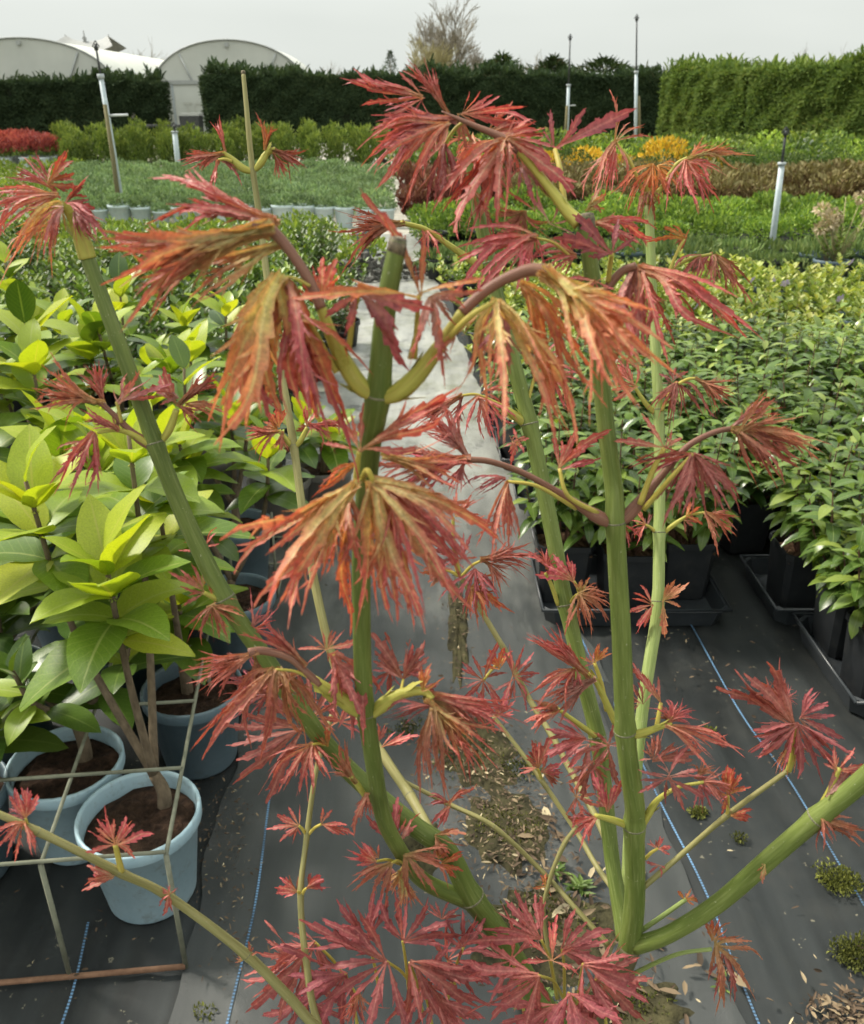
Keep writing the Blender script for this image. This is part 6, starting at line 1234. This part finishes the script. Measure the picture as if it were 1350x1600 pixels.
# --- S2 top
shoot('S2', [(137, 404, 27), (129, 378, 26), (118, 348, 19), (100, 322, 11)], .50, .49)
leaf('S2', 96, 318, .485, [(18, 436), (30, 405), (57, 414), (86, 396), (100, 360), (40, 380), (66, 390)], 'olive', 'droop', n=10, hw=.055, bow=.32)
leaf('S2', 88, 305, .49, [(-12, 300), (-20, 340), (0, 385), (-10, 320), (10, 370)], 'red', 'droop', n=7, hw=.06, bow=.18)
leaf('S2', 74, 288, .495, [(104, 234), (84, 250), (110, 258), (120, 288)], 'orange', 'open', n=5, hw=.12)
leaf('S2', 100, 318, .495, [(145, 335), (130, 300), (120, 275)], 'red', 'star', n=5)
leaf('S2', 115, 330, .488, [(155, 361), (140, 370), (128, 378)], 'mauve', 'droop', n=4, hw=.10)
leaf('S2', 98, 325, .48, [(75, 400), (92, 372), (60, 350)], 'mauve', 'droop', n=5, hw=.08, bow=.3)
# --- S2 upper node
shoot('S2', [(240, 700, 14), (222, 688, 17), (205, 675, 13), (180, 650, 9), (158, 630, 9)], .515, .505, 'shoot_purple')
shoot('S2', [(232, 694, 10), (205, 678, 9), (180, 672, 7), (152, 676, 5)], .512, .50)
leaf('S2', 162, 630, .505, [(58, 598), (62, 622), (95, 586), (104, 646), (80, 632), (72, 610)], 'bronze', 'bundle', n=11, hw=.055)
leaf('S2', 186, 672, .50, [(130, 654), (150, 662), (142, 646)], 'red', 'bundle', n=5, hw=.08)
leaf('S2', 147, 676, .50, [(84, 762), (130, 772), (149, 766), (112, 750)], 'red', 'droop', n=6, hw=.075)
leaf('S2', 182, 628, .50, [(272, 616), (200, 600), (240, 625), (250, 586)], 'mauve', 'open', (190, 660, .505), n=4, hw=.08)
shoot('S2', [(252, 690, 10), (265, 670, 13), (276, 640, 10)], .515, .51)
leaf('S2', 278, 634, .51, [(349, 594), (328, 616), (315, 590), (300, 588), (335, 605)], 'bronze', 'bundle', n=9, hw=.06)
leaf('S2', 274, 630, .508, [(250, 586), (238, 600), (262, 608)], 'red', 'star', n=4)
leaf('S2', 290, 632, .515, [(356, 656), (322, 660), (335, 642)], 'bronze', 'droop', n=4, hw=.07)
# --- S2 middle
shoot('S2', [(350, 940, 10), (335, 934, 9), (318, 926, 6)], .53, .52)
leaf('S2', 320, 926, .52, [(267, 892), (286, 944), (306, 888), (300, 925), (280, 915)], 'bronze', 'open', n=7, hw=.08)
leaf('S2', 331, 946, .52, [(303, 992), (327, 1002), (354, 1004), (364, 988), (312, 965)], 'bronze', 'droop', n=8, hw=.07)
leaf('S2', 338, 935, .525, [(345, 918), (352, 925), (330, 915)], 'orange', 'star', n=4)
leaf('S2', 318, 856, .55, [(282, 862), (300, 848), (335, 824), (342, 852)], 'red', 'open', n=6, hw=.09)
leaf('S2', 392, 985, .535, [(420, 952), (395, 928), (410, 968)], 'mauve', 'bundle', n=4, hw=.06)
# --- S9 pairs
shoot('S9', [(392, 268, 9), (378, 262, 12), (362, 248, 9), (348, 238, 6)], .80, .795)
leaf('S9', 352, 240, .795, [(283, 250), (292, 262), (312, 262), (300, 245), (325, 258)], 'bronze', 'bundle', n=10, hw=.065)
leaf('S9', 352, 236, .795, [(343, 188), (332, 200), (348, 205)], 'red', 'bundle', n=4, hw=.07)
leaf('S9', 341, 250, .79, [(326, 300), (333, 285), (338, 272)], 'red', 'bundle', (362, 252, .795), n=4, hw=.09)
shoot('S9', [(398, 266, 8), (408, 254, 12), (418, 238, 9), (430, 232, 6)], .80, .795)
leaf('S9', 424, 233, .795, [(475, 246), (470, 262), (452, 270), (458, 240)], 'bronze', 'bundle', n=8, hw=.065)
leaf('S9', 414, 234, .795, [(407, 177), (424, 198), (434, 200), (418, 205)], 'orange', 'bundle', n=5, hw=.07)
shoot('S9', [(456, 698, 7), (448, 688, 9), (436, 672, 6)], .77, .765)
leaf('S9', 438, 674, .765, [(384, 674), (396, 664), (402, 708), (392, 686)], 'bronze', 'bundle', n=8, hw=.07)
leaf('S9', 436, 668, .765, [(432, 630), (425, 645), (444, 648)], 'orange', 'star', n=4)
shoot('S9', [(462, 698, 7), (470, 688, 9), (480, 668, 6)], .77, .765)
leaf('S9', 482, 664, .765, [(537, 656), (520, 668), (505, 700), (528, 650)], 'red', 'bundle', n=7, hw=.07)
leaf('S9', 480, 666, .765, [(462, 642), (486, 640), (475, 645)], 'red', 'star', n=4)
# --- S3 top shoot arching left
shoot('S3', [(905, 348, 24), (888, 332, 20), (862, 298, 16), (838, 268, 13), (811, 237, 11)], .45, .455)
shoot('S3', [(811, 237, 12), (786, 216, 13), (745, 198, 9), (712, 184, 6), (690, 174, 2)], .455, .46, 'shoot_purple')
leaf('S3', 712, 186, .46, [(596, 206), (600, 240), (612, 190), (625, 255), (640, 165), (592, 222)], 'mauve', 'bundle', n=13, hw=.05, bow=.10)
leaf('S3', 704, 184, .462, [(598, 212), (606, 236), (620, 205), (640, 190)], 'olive', 'bundle', n=8, hw=.05, bow=.08)
leaf('S3', 660, 152, .465, [(536, 124), (558, 114), (620, 120), (578, 198), (560, 140), (598, 128)], 'red', 'open', n=8, hw=.06)
leaf('S3', 700, 194, .455, [(590, 248), (600, 290), (630, 290), (662, 281), (585, 262)], 'red', 'droop', n=8, hw=.06)
leaf('S3', 694, 226, .47, [(666, 320), (700, 316), (722, 272), (682, 290)], 'maroon', 'droop', (724, 190, .465), n=6, hw=.08)
leaf('S3', 789, 218, .45, [(692, 342), (726, 364), (768, 368), (714, 260), (800, 286), (750, 300), (772, 330)], 'red', 'droop', n=8, hw=.085)
leaf('S3', 784, 220, .455, [(724, 290), (740, 330), (700, 280)], 'orange', 'droop', n=4, hw=.08)
leaf('S3', 794, 216, .452, [(880, 298), (872, 250), (850, 210), (862, 280), (840, 240)], 'red', 'open', n=6, hw=.09)
leaf('S3', 722, 178, .475, [(823, 184), (762, 150), (800, 170), (735, 148), (790, 200)], 'red', 'open', n=8, hw=.07)
leaf('S3', 770, 205, .47, [(840, 205), (815, 225), (830, 190), (800, 190)], 'red', 'open', n=6, hw=.09)
leaf('S3', 815, 262, .46, [(800, 280), (870, 330), (835, 310), (800, 300)], 'mauve', 'droop', n=4, hw=.10)
leaf('S3', 867, 234, .47, [(860, 176), (915, 171), (990, 176), (850, 206)], 'maroon', 'open', (882, 322, .46), n=4, hw=.10, exact=True, petw=9)
# --- round S3's cut top
leaf('S3', 838, 372, .44, [(736, 428), (752, 366), (690, 470), (790, 426), (722, 400), (810, 430)], 'red', 'droop', (890, 400, .45), n=8, hw=.07)
leaf('S3', 820, 330, .47, [(780, 345), (782, 372), (800, 380), (850, 375), (860, 345)], 'bronze', 'bundle', n=9, hw=.06)
leaf('S3', 860, 350, .455, [(800, 310), (820, 300), (930, 395), (880, 330)], 'mauve', 'open', n=5, hw=.06)
leaf('S3', 956, 397, .435, [(872, 374), (897, 342), (963, 347), (990, 373), (920, 402)], 'maroon', 'open', (950, 440, .455), n=5, hw=.14, exact=True, petw=8)
leaf('S3', 930, 350, .48, [(1022, 379), (985, 350), (1000, 365), (970, 385)], 'red', 'droop', n=5, hw=.09)
leaf('S3', 900, 400, .45, [(820, 392), (880, 430), (850, 410), (870, 440)], 'red', 'droop', n=5, hw=.09)
leaf('S3', 915, 330, .47, [(940, 300), (950, 322), (930, 318)], 'olive', 'star', n=4)
shoot('S3', [(935, 470, 14), (952, 446, 14), (972, 424, 13), (994, 415, 12)], .46, .45, 'shoot_purple')
leaf('S3', 998, 417, .45, [(1162, 526), (1131, 548), (1146, 462), (1030, 570), (1048, 500), (983, 540), (1012, 555)], 'red', 'droop', n=8, hw=.075, bow=.12)
leaf('S3', 992, 420, .455, [(960, 500), (940, 540), (980, 560), (1020, 520)], 'mauve', 'droop', n=6, hw=.08)
leaf('S3', 930, 440, .455, [(880, 440), (900, 470), (960, 430), (925, 480)], 'red', 'droop', n=5, hw=.11)
# --- S4 top and nodes
shoot('S4', [(752, 418, 14), (735, 406, 12), (700, 382, 9), (664, 358, 8), (625, 348, 8)], .65, .63, 'shoot')
leaf('S4', 632, 349, .63, [(528, 342), (545, 350), (538, 406), (562, 396), (570, 370), (552, 344)], 'bronze', 'bundle', n=10, hw=.055)
leaf('S4', 668, 360, .632, [(650, 388), (668, 395), (690, 372), (700, 400)], 'red', 'droop', n=5, hw=.07)
leaf('S4', 738, 214, .63, [(720, 240), (705, 280), (745, 330), (700, 250), (770, 300)], 'red', 'droop', n=7, hw=.075)
leaf('S4', 740, 300, .63, [(780, 350), (720, 350), (760, 380)], 'bronze', 'droop', n=4, hw=.07)
shoot('S4', [(824, 664, 14), (808, 652, 15), (785, 636, 9), (758, 622, 6)], .665, .655)
leaf('S4', 722, 618, .65, [(650, 660), (655, 682), (690, 640), (668, 645)], 'red', 'bundle', (760, 622, .655), n=9, hw=.06)
leaf('S4', 748, 620, .65, [(712, 694), (780, 682), (768, 700), (735, 668), (790, 660)], 'red', 'droop', n=6, hw=.07)
leaf('S4', 846, 560, .66, [(838, 535), (862, 532), (875, 560), (890, 580), (870, 600)], 'red', 'open', (822, 640, .662), n=7, hw=.08, petw=5)
leaf('S4', 860, 590, .66, [(890, 610), (905, 580), (870, 640), (895, 640)], 'red', 'droop', n=6, hw=.07)
leaf('S4', 808, 686, .66, [(800, 706), (818, 690), (806, 668)], 'red', 'star', n=3)
shoot('S4', [(872, 945, 7), (862, 915, 7), (852, 895, 5)], .668, .66)
leaf('S4', 858, 892, .66, [(815, 870), (838, 862), (880, 882), (848, 878)], 'red', 'bundle', n=7, hw=.08)
leaf('S4', 897, 908, .655, [(858, 868), (888, 868), (902, 885), (850, 892)], 'red', 'open', (906, 930, .66), n=5, hw=.15)
leaf('S4', 904, 928, .65, [(951, 924), (942, 982), (884, 984), (920, 970), (948, 950)], 'bronze', 'droop', (890, 945, .668), n=9, hw=.07)
leaf('S4', 908, 928, .655, [(918, 908), (900, 912)], 'olive', 'star', n=4)
shoot('S4', [(962, 1130, 11), (948, 1100, 11), (932, 1066, 9), (918, 1052, 7)], .62, .61)
leaf('S4', 922, 1058, .61, [(842, 980), (836, 1004), (880, 1010), (858, 1020), (866, 990)], 'red', 'bundle', n=10, hw=.055)
leaf('S4', 896, 1046, .61, [(833, 1086), (874, 1096), (850, 1060), (890, 1080)], 'red', 'droop', n=6, hw=.085)
leaf('S4', 929, 1036, .61, [(925, 1008), (956, 1018), (938, 1006), (910, 1024)], 'orange', 'open', (948, 1110, .62), n=5, hw=.14, petw=7)
shoot('S4', [(930, 1150, 9), (905, 1132, 9), (872, 1108, 6)], .665, .655)
leaf('S4', 872, 1106, .655, [(838, 1092), (842, 1102), (850, 1110)], 'bronze', 'bundle', n=5, hw=.10)
leaf('S4', 870, 1112, .655, [(822, 1128), (835, 1142), (845, 1120)], 'red', 'droop', n=5, hw=.10)
leaf('S4', 916, 1154, .65, [(858, 1140), (852, 1180), (878, 1192), (880, 1126), (862, 1160)], 'maroon', 'open', n=8, hw=.09)
leaf('S4', 925, 1190, .645, [(890, 1210), (900, 1250), (935, 1240), (955, 1200), (940, 1160)], 'maroon', 'open', n=7, hw=.10)
leaf('S4', 950, 1165, .64, [(905, 1175), (960, 1220), (985, 1150), (930, 1140)], 'maroon', 'open', n=6, hw=.10)
leaf('S4', 900, 1245, .66, [(885, 1270), (890, 1225), (930, 1260), (920, 1225)], 'red', 'open', n=6, hw=.10)
# --- S5
leaf('S5', 962, 222, .73, [(916, 324), (940, 298), (1008, 195), (961, 158), (930, 280), (985, 200)], 'bronze', 'droop', (1005, 300, .738), n=8, hw=.06)
leaf('S5', 960, 226, .735, [(945, 300), (962, 290), (950, 270)], 'red', 'droop', n=4, hw=.08)
shoot('S5', [(1014, 320, 16), (1014, 295, 15), (1008, 272, 9)], .74, .735)
leaf('S5', 1020, 258, .73, [(958, 302), (984, 322), (1004, 334), (1034, 322), (972, 312), (1046, 290)], 'orange', 'droop', n=8, hw=.065)
shoot('S5', [(1018, 312, 9), (1040, 285, 8), (1056, 258, 7), (1074, 247, 6)], .74, .73)
leaf('S5', 1074, 248, .73, [(1134, 214), (1160, 250), (1120, 236), (1145, 244)], 'olive', 'bundle', n=8, hw=.045)
leaf('S5', 1070, 250, .725, [(1118, 332), (1042, 324), (1075, 330), (1058, 300), (1100, 300), (1128, 300)], 'red', 'droop', n=8, hw=.065)
leaf('S5', 1010, 300, .73, [(1000, 335), (1020, 345), (985, 340)], 'bronze', 'droop', n=4, hw=.10)
leaf('S5', 1069, 374, .73, [(1039, 354), (1022, 370), (1074, 360)], 'orange', 'droop', (1046, 424, .735), n=3, hw=.14, petw=5)
shoot('S5', [(1024, 440, 6), (1050, 420, 6), (1080, 404, 5), (1112, 397, 5)], .74, .73)
leaf('S5', 1116, 398, .725, [(1168, 460), (1148, 466), (1110, 440), (1150, 430), (1130, 450)], 'bronze', 'droop', n=8, hw=.065)
leaf('S5', 1095, 400, .73, [(1056, 420), (1070, 438), (1090, 440)], 'red', 'droop', n=5, hw=.07)
shoot('S5', [(1022, 644, 9), (1010, 632, 8), (992, 605, 5)], .74, .735)
leaf('S5', 992, 606, .735, [(958, 560), (975, 570), (962, 590), (1000, 570)], 'red', 'open', n=5, hw=.09)
leaf('S5', 1057, 597, .73, [(1012, 634), (1061, 660), (1099, 648), (1040, 650), (1085, 625)], 'maroon', 'droop', (1034, 642, .735), n=8, hw=.075)
leaf('S5', 1086, 591, .73, [(1147, 616), (1118, 638), (1138, 600), (1130, 628)], 'bronze', 'bundle', (1060, 600, .73), n=9, hw=.055)
leaf('S5', 1052, 594, .735, [(1030, 586), (1052, 578), (1076, 584)], 'mauve', 'open', n=4, hw=.13)
shoot('S5', [(1036, 834, 7), (1050, 822, 8), (1075, 806, 5), (1104, 800, 4)], .735, .725)
leaf('S5', 1100, 800, .725, [(1147, 842), (1128, 856), (1120, 830), (1140, 822)], 'bronze', 'droop', n=6, hw=.09)
leaf('S5', 1072, 806, .725, [(1090, 790), (1078, 785), (1098, 815)], 'orange', 'star', n=4)
leaf('S5', 1008, 820, .73, [(985, 800), (990, 840), (998, 850), (1000, 795)], 'red', 'droop', (1026, 834, .735), n=5, hw=.09)
leaf('S5', 1020, 945, .72, [(990, 935), (988, 985), (1000, 920), (1010, 980)], 'red', 'open', n=6, hw=.11)
leaf('S5', 1036, 938, .715, [(1078, 918), (1060, 912), (1048, 985), (1052, 935), (1045, 912)], 'bronze', 'open', n=6, hw=.12)
# --- S3 middle pair
shoot('S3', [(954, 818, 16), (935, 808, 22), (905, 790, 15), (865, 765, 11), (815, 738, 10), (765, 721, 10), (728, 718, 11)], .50, .485, 'shoot_purple')
leaf('S3', 735, 718, .485, [(590, 752), (600, 716), (620, 770), (640, 700), (585, 735), (650, 775), (680, 705)], 'maroon', 'bundle', n=12, hw=.05)
leaf('S3', 728, 716, .482, [(630, 730), (645, 750), (690, 770), (655, 705)], 'red', 'bundle', n=7, hw=.06)
leaf('S3', 874, 732, .485, [(871, 684), (932, 672), (905, 700), (890, 690)], 'red', 'open', (934, 802, .495, 888, 775), n=6, hw=.11, petw=7)
leaf('S3', 792, 752, .48, [(750, 868), (810, 824), (796, 846), (775, 830)], 'red', 'droop', (900, 795, .495, 840, 760), n=7, hw=.065, petw=6)
leaf('S3', 808, 690, .49, [(800, 720), (820, 700), (806, 672)], 'red', 'star', n=3)
shoot('S3', [(968, 816, 16), (986, 800, 22), (1022, 757, 14), (1060, 712, 11), (1085, 690, 10), (1124, 673, 9), (1160, 669, 8)], .50, .485, 'shoot_purple')
leaf('S3', 1142, 672, .485, [(1284, 681), (1270, 690), (1190, 648), (1240, 672)], 'bronze', 'bundle', n=6, hw=.04)
leaf('S3', 1148, 672, .482, [(1254, 736), (1220, 752), (1172, 732), (1200, 745), (1236, 700), (1215, 715)], 'bronze', 'droop', n=9, hw=.06)
leaf('S3', 1038, 700, .482, [(967, 654), (983, 722), (1073, 686), (1060, 722), (1050, 680)], 'red', 'open', (1000, 788, .49), n=6, hw=.10, petw=9)
leaf('S3', 1083, 710, .475, [(1038, 814), (1076, 806), (1113, 803), (1144, 785), (1128, 735), (1060, 780)], 'maroon', 'droop', (1006, 796, .49, 1050, 745), n=9, hw=.07, petw=8)
leaf('S3', 975, 820, .505, [(985, 850), (1000, 835), (960, 850)], 'red', 'droop', n=4, hw=.12)
# --- S3 lower pairs
shoot('S3', [(986, 1148, 12), (1002, 1146, 14), (1025, 1138, 10), (1050, 1130, 7)], .56, .55)
leaf('S3', 1046, 1130, .55, [(1018, 1106), (1040, 1098), (1070, 1100), (1085, 1120), (1075, 1135)], 'red', 'bundle', n=10, hw=.08)
leaf('S3', 1040, 1134, .55, [(1153, 1158), (1112, 1196), (1085, 1160), (1128, 1180)], 'red', 'droop', n=6, hw=.06)
leaf('S3', 1033, 1098, .555, [(990, 1028), (1005, 1050), (1030, 1060), (1012, 1075)], 'red', 'open', (1026, 1136, .555), n=4, hw=.08, petw=7)
leaf('S3', 1005, 1100, .57, [(990, 1070), (1030, 1075), (985, 1090)], 'maroon', 'open', n=5, hw=.09)
leaf('S3', 1042, 1216, .56, [(1008, 1242), (1000, 1200), (1080, 1170), (1100, 1252), (1012, 1222), (1070, 1240)], 'maroon', 'open', n=8, hw=.08)
leaf('S3', 1020, 1190, .575, [(1000, 1160), (1060, 1170), (1090, 1185), (1040, 1155)], 'maroon', 'open', n=7, hw=.09)
shoot('S3', [(1004, 1288, 12), (1014, 1270, 13), (1030, 1248, 9), (1060, 1230, 6), (1100, 1222, 5)], .59, .57)
leaf('S3', 1098, 1222, .57, [(1150, 1250), (1128, 1262), (1140, 1235), (1120, 1205)], 'maroon', 'droop', n=7, hw=.08)
leaf('S3', 1090, 1215, .575, [(1120, 1215), (1070, 1200), (1110, 1195)], 'bronze', 'bundle', n=5, hw=.07)
leaf('S13', 1138, 1242, .575, [(1139, 1194), (1170, 1226), (1130, 1268), (1155, 1205), (1125, 1215)], 'orange', 'star', (1136, 1275, .585), n=6)
leaf('S13', 1142, 1274, .58, [(1172, 1270), (1165, 1284)], 'orange', 'star', n=4)
shoot('S3', [(980, 1290, 11), (960, 1282, 11), (930, 1274, 7)], .59, .58)
leaf('S3', 932, 1276, .58, [(897, 1316), (905, 1290), (920, 1310), (888, 1280)], 'red', 'droop', n=6, hw=.10)
leaf('S3', 949, 1268, .58, [(929, 1214), (976, 1218), (950, 1225), (940, 1235)], 'red', 'open', n=5, hw=.11)
leaf('S3', 1028, 1326, .60, [(1046, 1316), (1045, 1332), (1020, 1310)], 'red', 'star', (1008, 1342, .605), n=5)
leaf('S3', 1030, 1352, .60, [(1040, 1362), (1010, 1345)], 'red', 'star', n=3)
# --- right cluster on the thin branch
shoot('S13', [(1232, 1204, 10), (1238, 1185, 10), (1242, 1160, 7)], .57, .56)
leaf('S13', 1242, 1134, .555, [(1142, 1046), (1178, 1042), (1216, 1042), (1150, 1098), (1190, 1080)], 'maroon', 'open', (1238, 1186, .565), n=7, hw=.085)
leaf('S13', 1246, 1130, .55, [(1163, 1172), (1190, 1150), (1258, 1218), (1305, 1214), (1330, 1176), (1280, 1160), (1230, 1200)], 'maroon', 'open', n=9, hw=.085)
leaf('S13', 1250, 1120, .56, [(1262, 1078), (1295, 1105), (1310, 1150), (1285, 1090)], 'maroon', 'open', n=6, hw=.10)
leaf('S13', 1238, 1165, .56, [(1215, 1195), (1225, 1215), (1265, 1190)], 'olive', 'droop', n=6, hw=.08)
leaf('S13', 1220, 1100, .565, [(1180, 1070), (1215, 1070), (1245, 1090), (1200, 1095)], 'bronze', 'bundle', n=6, hw=.09)
# --- S6 pair
shoot('S6', [(1278, 1266, 9), (1296, 1235, 9), (1312, 1200, 7)], .54, .53)
leaf('S6', 1308, 1205, .53, [(1300, 1170), (1290, 1195), (1352, 1190), (1345, 1215)], 'red', 'open', n=6, hw=.10)
leaf('S6', 1290, 1245, .53, [(1340, 1200), (1335, 1225), (1318, 1185)], 'mauve', 'open', n=4, hw=.10)
leaf('S6', 1282, 1284, .535, [(1318, 1282), (1334, 1332), (1352, 1310), (1325, 1300)], 'bronze', 'droop', n=7, hw=.09)
leaf('S6', 1195, 1350, .555, [(1192, 1376), (1190, 1350)], 'olive', 'star', n=2)
# --- low twigs
leaf('S14', 1070, 1406, .61, [(1068, 1388), (1085, 1400), (1060, 1395), (1088, 1412)], 'orange', 'star', n=5)
leaf('S15', 1118, 1476, .60, [(1182, 1476), (1114, 1528), (1130, 1560), (1154, 1560), (1104, 1440), (1150, 1462)], 'bronze', 'droop', n=7, hw=.10)
leaf('S15', 1112, 1470, .605, [(1100, 1442), (1125, 1445), (1140, 1470)], 'orange', 'open', n=4, hw=.12)
leaf('S15', 1130, 1490, .60, [(1128, 1556), (1150, 1550), (1118, 1520)], 'maroon', 'droop', n=4, hw=.11)
leaf('S16', 902, 1290, .66, [(905, 1262), (890, 1270), (915, 1280)], 'bronze', 'star', n=4)
leaf('S16', 852, 1385, .66, [(840, 1370), (862, 1368), (845, 1398), (860, 1400)], 'orange', 'star', n=4)
# --- S10, S11 heads
shoot('S10', [(716, 894, 9), (712, 870, 8), (708, 840, 6), (708, 808, 5)], .80, .79)
leaf('S10', 721, 874, .785, [(674, 844), (688, 888), (740, 836), (700, 840), (682, 865)], 'maroon', 'open', n=8, hw=.09)
leaf('S10', 711, 806, .79, [(752, 776), (706, 778), (772, 828), (735, 790), (760, 810)], 'red', 'open', n=6, hw=.08)
leaf('S10', 752, 876, .78, [(836, 862), (822, 910), (792, 844), (815, 885), (770, 850)], 'red', 'bundle', (722, 900, .795), n=9, hw=.06)
leaf('S10', 742, 890, .785, [(700, 930), (760, 950), (725, 955), (775, 925)], 'maroon', 'droop', n=6, hw=.08)
leaf('S10', 738, 918, .785, [(746, 978), (794, 950), (728, 960), (765, 950)], 'orange', 'droop', n=5, hw=.11)
leaf('S10', 690, 890, .80, [(660, 880), (668, 900), (682, 870)], 'bronze', 'star', (716, 900, .80), n=4)
leaf('S10', 756, 1062, .775, [(776, 1011), (718, 1062), (728, 1042), (782, 1104), (742, 1092), (720, 1085)], 'red', 'open', (788, 1030, .785), n=8, hw=.10)
leaf('S10', 802, 1055, .77, [(836, 1027), (808, 1008), (794, 1108), (836, 1066), (822, 1100), (785, 1020)], 'red', 'open', n=8, hw=.10)
leaf('S10', 780, 1045, .775, [(770, 1020), (795, 1015), (755, 1040)], 'orange', 'star', n=5)
leaf('S11', 778, 1120, .735, [(745, 1090), (760, 1135), (790, 1092), (800, 1110)], 'red', 'open', n=6, hw=.10)
leaf('S11', 840, 1200, .715, [(857, 1158), (828, 1176), (818, 1212), (845, 1165)], 'red', 'star', (846, 1219, .72), n=6)
leaf('S11', 846, 1206, .715, [(870, 1190), (860, 1180), (875, 1205)], 'red', 'star', n=4)
# --- S7 little leaves
leaf('S7', 38, 1285, .485, [(-10, 1312), (20, 1340), (48, 1335), (62, 1318), (0, 1300)], 'red', 'droop', n=7, hw=.10)
leaf('S7', 40, 1278, .485, [(30, 1238), (62, 1248), (20, 1250), (50, 1240)], 'red', 'open', (45, 1296, .49), n=6, hw=.13)
leaf('S7', 180, 1320, .50, [(172, 1266), (230, 1300), (148, 1290), (200, 1288), (140, 1330)], 'red', 'open', (190, 1362, .51), n=6, hw=.13, petw=9)
leaf('S7', 178, 1370, .505, [(134, 1362), (138, 1394), (150, 1370)], 'red', 'star', n=5)
leaf('S7', 264, 1398, .52, [(270, 1384), (246, 1424), (250, 1402), (278, 1392)], 'red', 'star', n=5)
leaf('S7', 388, 1494, .55, [(395, 1478), (400, 1488)], 'bronze', 'star', n=2)
leaf('S7', 382, 1500, .55, [(370, 1504), (374, 1498)], 'olive', 'star', n=2)
print('maple leaves', CNT, 'objects', len(S.objects))
